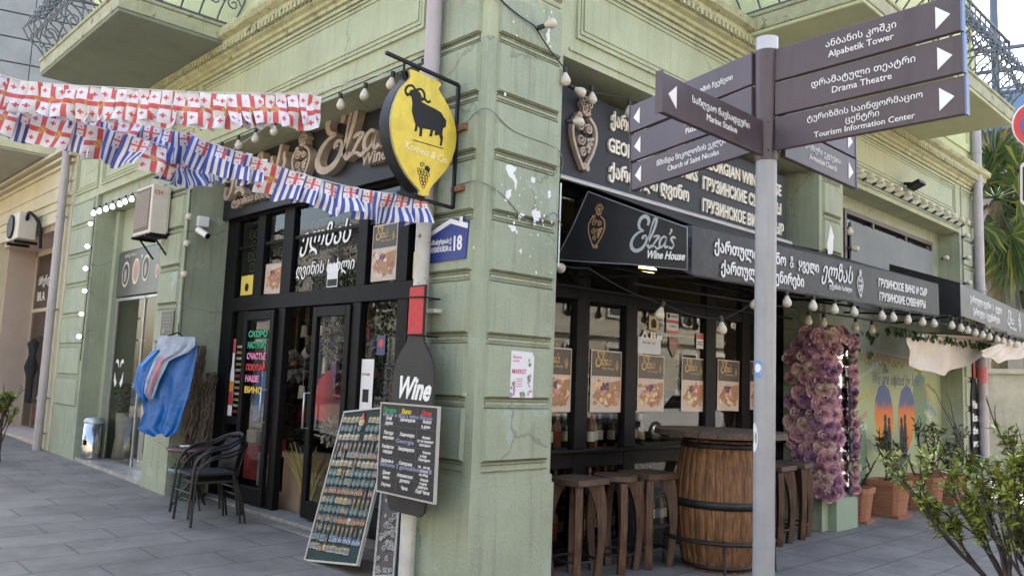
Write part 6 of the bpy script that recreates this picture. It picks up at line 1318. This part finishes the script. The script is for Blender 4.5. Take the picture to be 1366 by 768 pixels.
# ---- bunting
FW, FH = .175, .235
GEO = [mat('flag_white', (.70, .67, .70), .8, var=.12, scale=9), mat('flag_red', (.56, .10, .10), .8, var=.15, scale=9), mat('flag_gold', (.50, .33, .10), .8), mat('flag_blue', (.06, .09, .32), .8, var=.2, scale=9)]
def flagmesh(kind, seed):
    r = random.Random(seed); nx, ny = 15, 21; m = MB(); p1, p2, a = r.uniform(0, 6), r.uniform(0, 6), r.uniform(.010, .036); curl = r.uniform(-.11, .11)
    for j in range(ny + 1):
        for i in range(nx + 1):
            u, v = i / nx, j / ny
            x = FW * u + (.02 * math.sin(p1) * v if r else 0); d = a * math.sin(u * 5 + p1 + v * 2) * (.3 + v) + curl * v * v * (u - .5) * 2 + .01 * math.sin(v * 7 + p2)
            m.v.append(Vector((x + curl * .35 * v * v * (.5 - u), d, -FH * v + .012 * math.sin(u * 4 + p2) * v)))
    def cellmat(i, j):
        if kind == 'geo':
            if abs(i - 7) + abs(j - 10) <= 3 and max(abs(i - 7), abs(j - 10)) <= 2: return 2 if (i * 3 + j) % 4 else 1
            if i in (6, 7, 8) or j in (9, 10, 11): return 1
            for cx in (2, 12):
                for cy1 in (4, 16):
                    if (abs(i - cx) <= 1 and j == cy1) or (abs(j - cy1) <= 1 and i == cx) or (abs(i - cx) == 1 and abs(j - cy1) == 1 and False): return 1
            return 0
        if j < 9 and i >= 5:   # canton
            if i == 9 or i == 10 or j in (4,): return 1
            if (i, j) in ((7, 2), (12, 2), (7, 7), (12, 7)): return 1
            return 0
        return 3 if (i // 2) % 2 == 0 else 0
    for j in range(ny):
        for i in range(nx): k = j * (nx + 1) + i; m.f.append([k, k + nx + 1, k + nx + 2, k + 1]); m.m.append(cellmat(i, j)); m.s.append(True)
    me = bpy.data.meshes.new('flag'); me.from_pydata([tuple(v) for v in m.v], [], m.f)
    for x in GEO: me.materials.append(x)
    me.polygons.foreach_set('material_index', m.m); me.polygons.foreach_set('use_smooth', m.s); return me
FM = {k: [flagmesh(k, s_ + (50 if k == 'geo' else 0)) for s_ in range(7)] for k in ('geo', 'adj')}
def bunting(label, pts, n_, kinds, seed, tail=(), ch=1.):
    r = random.Random(seed); t = thing('bunting', label, 'bunting', pts[0], 'flag bunting across the street corner'); P = catmull([Vector(p) for p in pts], 14)
    m = MB(); m.tube(list(tail)[:1] + P + [Vector(q) for q in tail[1:]] if tail else P, .0035, 5); part(m, 'string', mat('white_cord', (.6, .6, .58), .8), t)
    L_ = [0]
    for a, b in zip(P[:-1], P[1:]): L_.append(L_[-1] + (b - a).length)
    for i in range(n_):
        s_ = L_[-1] * (i + .15) / n_; k = next(j for j in range(len(L_) - 1) if L_[j + 1] >= s_); q = P[k].lerp(P[k + 1], (s_ - L_[k]) / (L_[k + 1] - L_[k])); d = P[k + 1] - P[k]
        kd = kinds(i, r); o = bpy.data.objects.new('flag', r.choice(FM[kd])); col.objects.link(o); o.parent = t
        o.location = q - Vector(pts[0]) + Vector((0, 0, -.002)) + Vector((d.y, -d.x, 0)).normalized() * (.004 * (i % 2)); o.rotation_euler = (r.uniform(-.16, .16) * ch, r.uniform(-.06, .06) * ch - math.atan2(d.z, math.hypot(d.x, d.y)) * .6, math.atan2(d.y, d.x) + .13 + r.uniform(-.14, .14) * ch); s2 = r.uniform(.82, .93); o.scale = (s2, 1, s2)
BUNT_HERE = True
bunting('upper bunting of white and red cross flags tied level', [(.45, 5.6, 3.36), (1.06, 5.69, 3.29), (1.25, 5.5, 3.245), (1.59, 5.18, 3.235), (2.0, 4.82, 3.235), (2.55, 4.60, 3.33)], 34, lambda i, r: 'geo', 1, ch=.45, tail=((.45, 5.6, 3.36), (3.80, 5.5, 4.08)))
bunting('lower bunting mixing blue striped and red cross flags', [(.4, 6.4, 3.41), (1.13, 5.93, 3.20), (1.36, 5.75, 3.125), (1.60, 5.54, 3.06), (1.95, 5.40, 3.00), (2.4, 5.95, 3.11), (2.98, 6.62, 3.42)], 30, lambda i, r: 'geo' if i in (0, 2, 5, 6, 7, 9, 10, 12, 15, 16, 19, 23) else 'adj', 2, ((.4, 6.4, 3.41), (3.80, 7.6, 4.06)), ch=2.2)
bunting('blue striped bunting running down to the hanging yellow sign', [(1.0, 6.35, 3.45), (1.66, 5.82, 3.24), (2.10, 5.38, 3.10), (2.63, 4.94, 2.90), (3.05, 4.72, 2.82), (3.50, 4.60, 2.83)], 25, lambda i, r: 'adj' if i % 8 or i > 20 else 'geo', 3, ch=1.6)

# ---- bottles and goods behind the glass
BG = [mat('bottle_' + n_, c, .12, spec=.6) for n_, c in (('dark_green', (.012, .025, .012)), ('black', (.012, .010, .010)), ('amber', (.14, .055, .012)), ('clear_rose', (.35, .18, .15)))]; LB = [mat('label_' + n_, c, .6) for n_, c in (('cream', (.55, .50, .38)), ('white', (.65, .65, .62)), ('gold', (.42, .30, .10)), ('red', (.35, .04, .04)))]
BOT = {}
def bottle(x, y, z, k, lab, group):
    key = k % 12
    if key not in BOT:
        m = MB(); m.lathe((0, 0, 0), [(0, 0), (.037, 0), (.037, .19), (.030, .215), (.014, .245), (.0135, .30), (0, .30)], 14); b = m.build('wine_bottle', BG[key % 4]); l_ = MB(); l_.lathe((0, 0, 0), [(.0378, .06), (.0378, .15)], 14); lo = l_.build('label', LB[(key // 2) % 4]); lo.parent = b; c_ = MB(); c_.lathe((0, 0, 0), [(.0152, .255), (.0152, .304), (0, .304)], 10); co = c_.build('foil', LB[(key + 1) % 4]); co.parent = b
        BOT[key] = b; b.location = (x, y, z); tag(b, lab, 'bottle', group); return
    b = BOT[key].copy(); col.objects.link(b); b.location = (x, y, z); b.rotation_euler.z = random.uniform(0, 6); tag(b, lab, 'bottle', group)
    for ch in BOT[key].children: c_ = ch.copy(); col.objects.link(c_); c_.parent = b
k = 0
for x in [4.82 + .098 * i for i in range(24)]: bottle(x, 4.98 + .03 * (k % 2), .185, k * 5 + 1, 'wine bottle standing low behind the bottom panes near the stools', 'bottles behind the bottom panes'); k += 1
for x in [4.86 + .115 * i for i in range(18)]: bottle(x, 5.0, .485, k * 7, 'wine bottle on the second shelf behind the bottom panes', 'bottles on the second low shelf'); k += 1
for x in [4.85 + .13 * i + random.uniform(-.02, .02) for i in range(16)]: bottle(x, 5.03 + random.uniform(-.05, .1), .965, k * 5, 'wine bottle on the window ledge below the cheese posters', 'bottles on the window ledge'); k += 1
for z in (1.38, 1.83): 
    for y in [5.7 + .3 * i for i in range(10)]: bottle(8.75, y, z, k * 3, 'bottle on the wall shelf deep inside the shop', 'bottles on the wall shelf'); k += 1
def goods(name, label, cat, fn, mats, loc):
    t = thing(name, label, cat, loc); m = MB(); fn(m); part(m, {'wreath': 'curls'}.get(name, 'body'), mats, t); return t
WOOL = mat('cream_wool', (.50, .46, .38), .95, var=.3, scale=30, bump=.8); DWOOL = mat('dark_wool', (.05, .045, .04), .95, var=.4, scale=30); GWOOL = mat('grey_wool', (.25, .24, .23), .95, var=.4, scale=30)
def fluff(m, c, r, n_=120, k=1.6):
    for i in range(n_):
        d = Vector((random.gauss(0, 1), random.gauss(0, 1), random.gauss(0, 1))).normalized(); leaf(m, Vector(c) + d * r * .6, d, r * random.uniform(.5, .8), r * .35)
def wre(m):
    for i in range(30): a = i * .2094; fluff(m, (4.6, 7.44 + .13 * math.cos(a), 1.87 + .17 * math.sin(a)), .06, 16)
goods('wreath', 'round cream wool wreath hanging behind the glass door', 'wreath', wre, WOOL, (4.6, 7.44, 1.87))
goods('podium', 'beige box podium just inside the doorway', 'podium', lambda m: m.box(4.60, 7.92, .06, 4.95, 8.42, .68), mat('beige_board', (.42, .29, .20), .7, var=.06), (4.7, 8.1, .06))
goods('fur_hat', 'dark fur hat on the beige podium', 'hat', lambda m: fluff(m, (4.72, 8.18, .82), .13, 160), DWOOL, (4.72, 8.18, .82))
goods('fur_hat', 'pale grey fur hat hanging in the doorway', 'hat', lambda m: fluff(m, (4.75, 8.46, 1.62), .16, 180), GWOOL, (4.75, 8.46, 1.62))
goods('fur_hat', 'white fur hat low behind the glass door', 'hat', lambda m: fluff(m, (4.7, 7.5, .95), .13, 160), WOOL, (4.7, 7.5, .95))
def red(m): m.lathe((4.75, 7.66, 1.08), [(.14, -.02), (.17, .2), (.14, .4), (.06, .5), (.0, .52)], 12); m.tube([(4.75, 7.78, 1.46), (4.68, 7.86, 1.26), (4.64, 7.82, 1.11)], .045, 8)
goods('red_garment', 'red garment hanging behind the glass door', 'garment', red, mat('red_cloth', (.40, .02, .03), .85), (4.75, 7.66, 1.1))
def reeds(m):
    for i in range(60): a = Vector((4.58, 7.72 + random.uniform(-.05, .05), .12)); d = Vector((random.uniform(-.1, .2), random.uniform(-.45, .35), random.uniform(.4, .8))); m.tube([a, a + d * .5, a + d + Vector((0, d.y * .3, -.08))], [.004, .005, .003], 4)
goods('dried_flowers', 'bunch of yellow dried stems behind the glass door', 'dried flowers', reeds, mat('straw_yellow', (.42, .33, .08), .8), (4.58, 7.72, .1))
for (x, y, z, r_, mt_, lab) in ((4.9, 8.75, 1.25, .15, DWOOL, 'dark fur hat hanging low beside the doorway post'), (5.0, 8.2, 1.95, .14, DWOOL, 'dark fur hat hanging high in the doorway'), (5.0, 7.95, 1.45, .13, WOOL, 'cream fur hat hanging in the middle of the doorway')): goods('fur_hat', lab, 'hat', (lambda c, q: lambda m: fluff(m, c, q, 150))((x, y, z), r_), mt_, (x, y, z))
for (y0, y1, z0, z1, mt_, lab) in ((7.5, 7.62, 1.35, 1.75, mat('purple_cloth', (.12, .04, .16), .9), 'purple scarf hanging behind the glass door'), (7.86, 7.98, .9, 1.35, mat('teal_cloth', (.05, .14, .18), .9), 'teal scarf hanging behind the glass door')): goods('scarf', lab, 'scarf', (lambda a, b, c, d: lambda m: m.prism(FL(4.72, 0, 0), [(-b, c), (-a, c + .05), (-a - .01, d), (-b + .02, d)], 0, .03, back=True))(y0, y1, z0, z1), mt_, (4.72, y0, z0))
goods('red_white_cloth', 'white and red cloth draped inside the lower left pane', 'cloth', lambda m: (m.box(4.60, 8.3, .25, 4.66, 8.9, .62, 0), m.box(4.58, 8.35, .62, 4.64, 8.8, .80, 1), m.box(4.60, 8.9, .3, 4.64, 9.28, .72, 1), m.box(4.59, 8.95, .72, 4.63, 9.2, .86, 0)), [mat('cloth_white', (.55, .52, .50), .85, var=.3, scale=4), mat('red_cloth2', (.38, .04, .05), .85, var=.3, scale=5)], (4.6, 8.7, .2))
goods('blue_bag', 'blue bag hanging inside the open door leaf', 'bag', lambda m: m.prism(FL(4.5, 0, 0), [(-8.75, .98), (-8.4, 1.08), (-8.38, 1.3), (-8.5, 1.55), (-8.72, 1.55)], 0, .08, back=True), BLUEP, (4.5, 8.6, 1.0))
CLO = [mat('hanging_' + n_, c, .8, var=.3, scale=20) for n_, c in (('rust', (.30, .08, .03)), ('cream', (.46, .42, .34)), ('black', (.02, .02, .02)), ('navy', (.03, .05, .14)), ('silver', (.40, .40, .42)), ('maroon', (.20, .02, .04)), ('ochre', (.42, .28, .07)))]
rh = random.Random(31)
for i in range(64):
    y, z, x = rh.uniform(5.15, 8.85), rh.uniform(.75, 2.12), rh.uniform(4.62, 5.05); h, w2 = rh.uniform(.07, .2), rh.uniform(.03, .075); m = MB()
    if rh.random() < .4: m.lathe((x, y, z), [(0, 0), (w2 * .8, h * .15), (w2, h * .5), (w2 * .4, h * .9), (0, h)], 9)
    else: m.prism(FL(x, 0, 0), [(-y - w2, z), (-y + w2, z + .01), (-y + w2 * .7, z + h), (-y - w2 * .6, z + h * 1.05)], 0, .03, back=True)
    m.tube([(x, y, z + h * .9), (x, y, 2.3)], .0025, 3)
    o = m.build('hanging_souvenir', [rh.choice(CLO)], None, org=(x, y, z)); tag(o, 'small souvenir hanging on a thread just behind the side street glass', 'souvenir', 'souvenirs hanging behind the side street glass')
rr = random.Random(21); GM = [mat('goods_' + n_, c, .6) for n_, c in (('red', (.35, .04, .04)), ('ochre', (.45, .30, .08)), ('green', (.06, .16, .08)), ('grey', (.30, .30, .30)), ('purple', (.16, .06, .20)), ('white', (.55, .54, .50)))]
for i in range(60):
    z = rr.choice((.48, .93, 1.38, 1.83)); y = rr.uniform(7.64, 7.92); x = rr.uniform(5.62, 6.5)
    if i > 22: y, x = 9.3 + rr.uniform(0, .15), rr.uniform(5.3, 8.5)
    s_ = rr.uniform(.05, .1); h = rr.uniform(.1, .28); m = MB()
    if rr.random() < .5: m.lathe((x, y, z), [(0, 0), (s_ * .7, 0), (s_, h * .4), (s_ * .5, h * .8), (s_ * .6, h), (0, h)], 10)
    else: m.box(x - s_, y - s_ * .6, z, x + s_, y + s_ * .6, z + h)
    m2 = m.build('souvenir', rr.choice(GM), None, org=(x, y, z)); tag(m2, 'small souvenir on the shelves deep inside the shop', 'souvenir', 'souvenirs on the inner shelves')
cl = thing('ceiling_lamp', 'glowing warm oval ceiling lamp inside the shop', 'lamp', (8.2, 6.2, 2.95)); m = MB(); m.lathe((8.0, 6.05, 2.93), [(0, 0), (.17, .0), (.19, .03), (.15, .06), (0, .06)], 24); part(m, 'diffuser', ORANGE, cl); m = MB(); m.tube([(8.0, 6.05, 2.99), (8.0, 6.05, 3.6)], .008, 6); part(m, 'cord', BLACK, cl)

# ---- shrubs in the foreground
def shrub(label, base, h, spread, seed, nst=3, n_tip=60):
    r = random.Random(seed); t = thing('leafy_shrub', label, 'shrub', base, None); b = Vector(base); trunk = MB(); tips = []
    def br(p, d, L_, r_, dep_):
        pts = [p]; dd = Vector(d).normalized()
        for i in range(4): dd = (dd + Vector((r.uniform(-.2, .2), r.uniform(-.2, .2), r.uniform(-.05, .18)))).normalized(); pts.append(pts[-1] + dd * L_ / 4)
        trunk.tube(pts, [r_ * (1 - .14 * i) for i in range(5)], 6)
        if dep_ > 0:
            for i in range(r.choice((2, 3, 3))): br(pts[r.choice((2, 3, 4, 4))], dd * .8 + Vector((r.uniform(-1, 1), r.uniform(-1, 1), r.uniform(-.05, .6))) * spread, L_ * r.uniform(.45, .75), max(.003, r_ * .58), dep_ - 1)
        if dep_ <= 1:
            tips.append((pts[-1], dd)); tips.append((pts[2], (dd + Vector((r.uniform(-1, 1), r.uniform(-1, 1), .2))).normalized()))
            if dep_ == 0: tips.append((pts[3], (dd + Vector((r.uniform(-1, 1), r.uniform(-1, 1), .2))).normalized()))
    for i in range(nst): br(b + Vector((r.uniform(-.07, .07), r.uniform(-.07, .07), 0)), (r.uniform(-.14, .14), r.uniform(-.14, .14), 1), h * r.uniform(.44, .56), .019, 3)
    part(trunk, 'branches', mat('shrub_bark', (.055, .040, .030), .9, var=.4, scale=20, bump=.5), t)
    lf_ = MB(); zmax = b.z + h * 1.0
    for p, d in tips:
        if p.z < b.z + h * .57 or p.z > zmax or r.random() < .10: continue
        n_ = r.choice((6, 7, 9))
        for i in range(n_):
            a = 6.283 * i / n_ + r.uniform(-.3, .3); o1 = d.orthogonal().normalized(); o2 = d.cross(o1)
            dr = (o1 * math.cos(a) + o2 * math.sin(a)) * r.uniform(.7, 1.1) + d * r.uniform(.15, .9); leaf(lf_, p - d * r.uniform(0, .03), dr, r.uniform(.034, .068), r.uniform(.015, .027), r.choice((0, 0, 1, 1, 2)), .15)
    part(lf_, 'foliage', [mat('shrub_leaf', (.18, .25, .045), .38, var=.45, scale=9), mat('shrub_leaf_light', (.36, .41, .08), .38, var=.3, scale=9), mat('shrub_leaf_yellow', (.26, .235, .04), .4, var=.3, scale=9)], t); return t
shrub('foreground leafy shrub with thin stems nearest the potted plants', (4.86, 1.19, 0), 1.27, .36, 3, 4); shrub('foreground leafy shrub in the middle of the planting row', (4.97, 1.09, 0), 1.33, .42, 7, 4); shrub('foreground leafy shrub at the picture edge under the no entry sign', (5.08, 0.98, 0), 1.40, .46, 15, 5)
shrub('dark leafy shrub at the kerb beyond the stacked armchairs', (2.9, 13.2, gz(13)), .95, .6, 21, 4)

# ---- palm, walls and shed beyond the main street end
pm_ = thing('fan_palm', 'tall fan palm with sunlit fronds beyond the far drainpipe', 'palm tree', (21.6, 5.9, 0)); m = MB(); m.tube([(21.6, 5.9, 0), (21.5, 5.85, 3), (21.4, 5.8, 6.2)], [.22, .18, .16], 10); part(m, 'trunk', mat('palm_trunk', (.12, .09, .06), .9, var=.4, scale=12, bump=.8), pm_)
m = MB(); r = random.Random(5); top = Vector((21.4, 5.8, 6.3))
for i in range(54):
    a = r.uniform(0, 6.283); el = r.uniform(-1.25, 1.2); L_ = r.uniform(.7, 1.3); d = Vector((math.cos(a) * math.cos(el), math.sin(a) * math.cos(el), math.sin(el))); e = top + d * L_ + Vector((0, 0, -.15 * L_)); m.tube([top, e], .014, 4)
    s1 = d.orthogonal().normalized(); s2 = d.cross(s1); q = r.uniform(0, 6.283); ax = s1 * math.cos(q) + s2 * math.sin(q); R0 = r.uniform(.85, 1.2)
    for j in range(26):
        b_ = -2.1 + 4.2 * j / 25; dd = d * math.cos(b_) + ax * math.sin(b_); nn = d.cross(ax); Lf = R0 * (.75 + .25 * math.cos(b_)); wv = (d * -math.sin(b_) + ax * math.cos(b_)) * .032
        p0 = e; p1 = e + dd * Lf * .6; p2 = e + dd * Lf + Vector((0, 0, -.22 * Lf * (.4 + r.random()))); m.add([p0, p1 + wv + nn * .01, p2, p1 - wv + nn * .01], [(0, 1, 2), (0, 2, 3)], 0 if j % 5 else 1)
part(m, 'fronds', [mat('palm_frond', (.060, .095, .040), .75, var=.3, scale=4, spec=.2), mat('palm_frond_yellow', (.20, .20, .05), .75, spec=.2)], pm_)
ow = thing('old_purple_wall', 'old stained mauve building behind the palm', 'building', (34, 6, 0)); m = MB(); m.box(30, 0.5, 0, 40, 13.5, 10.4); part(m, 'wall', mat('mauve_render', (.25, .18, .19), .9, var=.3, scale=.5, streak=.5, stain=((.10, .08, .08), .8, .6)), ow)
m = MB(); m.box(29.6, 0, 10.4, 40, 14, 10.7); m.box(31, 1, 10.7, 39, 13, 12.3, 1); m.box(29.6, 0, 10.66, 29.9, 14, 11.2, 1); part(m, 'roof', [mat('blue_grey_roof_edge', (.12, .15, .22), .5), mat('blue_glass_roof', (.15, .22, .33), .25)], ow)
cs = thing('corrugated_shed', 'grey corrugated metal shed below the palm', 'shed', (23.5, 5, 0)); m = MB(); n_ = 60; pts = [(2.6 + 4.6 * i / n_, (.05 if i % 2 else 0)) for i in range(n_ + 1)]
m.v = [Vector((23.2 - d, y, z)) for z in (3.1, 5.35) for y, d in pts]; m.f = [[i, i + 1, n_ + 2 + i, n_ + 1 + i] for i in range(n_)]; m.m = [0] * n_; m.s = [False] * n_; m.box(23.25, 2.6, 0, 26, 7.2, 5.3); part(m, 'wall', mat('grey_corrugated', (.24, .23, .24), .5, metal=.3, var=.2, scale=2), cs)
m = MB(); m.box(22.9, 2.4, 5.36, 26.2, 7.4, 5.46); part(m, 'roof', STEEL, cs)
lt2 = thing('wall_lantern', 'dark lantern on the corrugated shed', 'lantern', (23, 5.6, 4)); m = MB(); m.lathe((22.95, 5.62, 3.75), [(0, 0), (.09, .05), (.14, .4), (.18, .42), (.02, .56), (0, .6)], 6, smooth=False); part(m, 'casing', BLACK, lt2)
sw_ = thing('stone_wall', 'pale stone garden wall with square piers beyond the far drainpipe', 'wall', (19.5, 5, 0)); m = MB(); m.box(19.6, 1.0, 0, 19.9, 8.0, 2.1)
for y in (1.4, 3.6, 5.75): m.box(19.45, y, 0, 19.6, y + .5, 2.55); m.box(19.40, y - .05, 2.3, 19.62, y + .55, 2.45)
m.box(19.5, 1.0, 2.1, 19.95, 8.0, 2.2); part(m, 'wall', mat('pale_grey_stone', (.36, .335, .315), .9, var=.25, scale=2, bump=.5, streak=.5), sw_)
m = MB()
for z in (2.62, 3.0): m.tube([(19.6, 1, z), (19.6, 8, z)], .03, 6)
for y in (2.2, 4.6): m.box(19.5, y, 2.2, 19.6, y + .25, 3.1)
part(m, 'railing', mat('slate_blue_metal', (.09, .11, .16), .5), sw_)
bp = thing('steel_mast', 'dark steel mast and cross bars behind the far balcony', 'mast', (27.5, 7.35, 0)); m = MB(); m.tube([(27.5, 7.35, 0), (27.5, 7.35, 16)], .12, 8); 
for z in (10.9, 11.6, 12.3): m.tube([(27.6, 8.4, z + .2), (27.5, 6.0, z - .1)], .07, 6)
part(m, 'pole', mat('slate_blue_metal', (.09, .11, .16), .5), bp)
# ---- traffic signs at the picture edge
ts = thing('no_entry_sign', 'round red rimmed blue traffic sign at the picture edge', 'traffic sign', (5.1, 1.12, 0)); Fr = Frame((5.08, 1.17, 3.06), rt, up); Fr.n = Fr.u.cross(Fr.v)
m = MB(); m.disc(Fr, 0, 0, .127, .0, 32, 0, -.006); m.disc(Fr, 0, 0, .121, .002, 32, 1, -.001); m.disc(Fr, 0, 0, .082, .004, 32, 2, .001); m.fbox(Fr.rot(.78), -.08, -.014, .08, .014, .004, .006, 1); part(m, 'plate', [WHITE, mat('sign_red', (.55, .03, .05), .35), mat('sign_blue', (.03, .12, .45), .35)], ts)
m = MB(); m.tube([(5.30, 1.0, 0), (5.30, 1.0, 3.2)], .03, 10); m.tube([(5.30, 1.0, 3.06), (5.09, 1.18, 3.06)], .012, 6); m.tube([(5.30, 1.0, 2.73), (5.11, 1.16, 2.73)], .012, 6); part(m, 'post', STEEL, ts)
m = MB(); Fq = Frame((5.10, 1.15, 2.73), rt, up); rr_ = [( .12 * sx + .0, .115 * sy_) for sx, sy_ in ((-1, -.85), (-.88, -1), (.88, -1), (1, -.85), (1, .85), (.88, 1), (-.88, 1), (-1, .85))]; m.prism(Fq, rr_, -.006, 0, m=0); m.prism(Fq, [(a * .9, b * .9) for a, b in rr_], 0, .002, m=1); m.prism(Fq, [(a * .84, b * .84) for a, b in rr_], .002, .004, m=0); part(m, 'supplementary_plate', [mat('cream_sign', (.62, .58, .52), .45), BLACK], ts)

# ---- far slatted building over the side street
fb = thing('slatted_building', 'far grey building clad in wide horizontal panels over the side street', 'building', (9, 44, 0)); ang = R_(-16); Ff = Frame((4.5, 46, 0), (math.cos(ang), math.sin(ang), 0), (0, 0, 1))
m = MB(); m.fbox(Ff, -8, 0, 14, 26, -10, 0); part(m, 'wall', mat('dark_joint', (.05, .055, .065), .6), fb)
m = MB()
for i in range(20): 
    for j in range(5): m.fbox(Ff, -8 + j * 4.4 + .02, 1 + i * 1.25, -8 + (j + 1) * 4.4 - .02, 1 + i * 1.25 + 1.17, 0, .06)
part(m, 'cladding', mat('warm_grey_panel', (.26, .25, .24), .6, var=.15, scale=1), fb)
m = MB(); m.fbox(Ff, -3.2, 0, -2.5, 26, .1, .5); m.fbox(Ff, -8, 20.5, -2.6, 26, .1, .9); part(m, 'column', mat('dark_slate_column', (.045, .05, .065), .5), fb)
tr = thing('terrace_plant', 'spiky plant on the terrace of the cream neighbour', 'plant', (4.1, 15.3, 5.5)); m = MB(); r = random.Random(3)
for i in range(70): a = r.uniform(0, 6.28); b_ = Vector((4.0, 15.8, 5.5)) + Vector((r.uniform(-.1, .3), r.uniform(-.9, .9), 0)); leaf(m, b_, (math.cos(a) * .5, math.sin(a) * .5, 1), r.uniform(.45, .75), .05)
part(m, 'foliage', LEAFM, tr)

# ---- across the streets: what the glass and the mirror reflect
def row_house(label, F, L_, H, c, seed):
    t = thing('street_house', label, 'building', F.p(L_ / 2, 0), 'houses across the street'); r = random.Random(seed); m = MB(); m.fbox(F, 0, -.1, L_, H, -8, 0); m.fbox(F, -.1, H - .5, L_ + .1, H, 0, .35); m.fbox(F, 0, 3.6, L_, 3.9, 0, .15); part(m, 'wall', c, t)
    m = MB(); n_ = int(L_ / 2.6)
    for i in range(n_):
        x = L_ * (i + .5) / n_
        for z, h in ((.6, 2.5), (4.6, 1.9), (7.6, 1.7)):
            if z + h < H - .6: m.fbox(F, x - .55, z, x + .55, z + h, .004, .03); 
    part(m, 'window', mat('far_window', (.04, .05, .06), .1), t)
    m = MB()
    for i in range(n_):
        x = L_ * (i + .5) / n_
        for z, h in ((.6, 2.5), (4.6, 1.9), (7.6, 1.7)):
            if z + h < H - .6: m.ring(F, x - .68, z - .13, x + .68, z + h + .13, .12, 0, .09)
    part(m, 'window_frame', WHITE, t)
for i, (a, b, H, c, lab) in enumerate(((-14, -2, 9.5, (.62, .50, .28), 'sunlit yellow house across the main street behind the viewer'), (-2, 12, 11, (.55, .52, .45), 'sunlit pale house across the main street'), (12, 24, 8.5, (.60, .40, .26), 'sunlit apricot house across the main street'), (24, 38, 10.5, (.62, .58, .46), 'sunlit cream house far across the main street'), (38, 56, 9, (.5, .46, .40), 'sunlit grey house far along the main street'))):
    row_house(lab, Frame((b, -13, 0), (-1, 0, 0), (0, 0, 1)), b - a, H, mat('street_house_paint_%s' % 'abcde'[i], c, .85, var=.12, scale=.7), i)
for i, (a, b, H, c, lab) in enumerate(((-4, 10, 9.5, (.60, .55, .42), 'cream house across the side street'), (10, 24, 11, (.62, .46, .26), 'yellow house across the side street'), (24, 44, 9, (.50, .47, .42), 'grey house across the side street'))):
    row_house(lab, Frame((-13, a, 0), (0, 1, 0), (0, 0, 1)), b - a, H, mat('side_house_paint_%s' % 'abc'[i], c, .85, var=.12, scale=.7), 10 + i)
def street_tree(label, x, y, h, seed):
    r = random.Random(seed); t = thing('street_tree', label, 'tree', (x, y, gz(y)), 'street trees across the road'); m = MB(); m.tube([(x, y, 0), (x + .1, y, h * .3), (x, y + .1, h * .55)], [.16, .13, .09], 8)
    for i in range(7): a = i * .9; m.tube([(x, y, h * .45), (x + .9 * math.cos(a), y + .9 * math.sin(a), h * .7)], [.06, .025], 5)
    part(m, 'trunk', TWIG, t); m = MB()
    cl_ = [(x + r.gauss(0, 1.1), y + r.gauss(0, 1.1), h * .72 + r.gauss(0, h * .12)) for _ in range(26)]
    for c in cl_:
        for i in range(60): d = Vector((r.gauss(0, 1), r.gauss(0, 1), r.gauss(0, 1))); leaf(m, Vector(c) + d * .3, d, .2, .11, r.choice((0, 0, 1)))
    part(m, 'foliage', [LEAFM, LEAFY], t)
street_tree('leafy street tree on the far kerb of the side street', -7, 15, 6, 1); street_tree('second leafy street tree on the far kerb of the side street', -7, 24, 6.5, 2); street_tree('leafy street tree on the far kerb of the main street', 9, -10.6, 6, 3)
def car(label, x, y, c, rz=0):
    t = thing('parked_car', label, 'car', (0, 0, 0), 'cars parked along the main street'); m = MB()
    side = [(-2.05, .35), (-2.1, .62), (-1.95, .86), (-1.2, .95), (-.55, 1.38), (.75, 1.42), (1.55, 1.02), (2.0, .92), (2.1, .6), (2.05, .32)]
    F = Frame((0, -.82, 0), (1, 0, 0), (0, 0, 1)); m.prism(F, side, -1.64, 0, back=True); part(m, 'body', c, t, .06)
    m = MB(); m.prism(F, [(-1.02, .97), (-.5, 1.31), (.05, 1.33), (.05, .97)], -1.645, .005, back=True); m.prism(F, [(.12, .97), (.12, 1.33), (.72, 1.34), (1.3, .99)], -1.645, .005, back=True); part(m, 'side_window', mat('car_glass', (.015, .018, .02), .05), t)
    for wx in (-1.3, 1.3):
        for wy in (-.84, .64):
            m = MB(); m.lathe((wx, wy, .31), [(.0, 0), (.31, 0), (.31, .2), (0, .2)], 20, axis=(0, 1, 0)); W = part(m, 'wheel', mat('tyre', (.015, .015, .015), .8), t); m = MB(); m.lathe((wx, wy - .006, .31), [(0, 0), (.2, 0), (.2, .2 + .012), (0, .212)], 16, axis=(0, 1, 0)); part(m, 'rim', STEEL, W)
    t.location = (x, y, 0); t.rotation_euler.z = rz
car('white parked car across the road, seen in the window glass', 19.8, -4.6, mat('car_white', (.75, .75, .75), .2, coat=.5)); car('dark red parked car along the road, seen in the flower mirror', 31.2, -4.6, mat('car_red', (.28, .02, .03), .2, coat=.5)); car('black parked car along the road behind the red one', 36.5, -4.6, mat('car_black', (.02, .02, .02), .2, coat=.5))
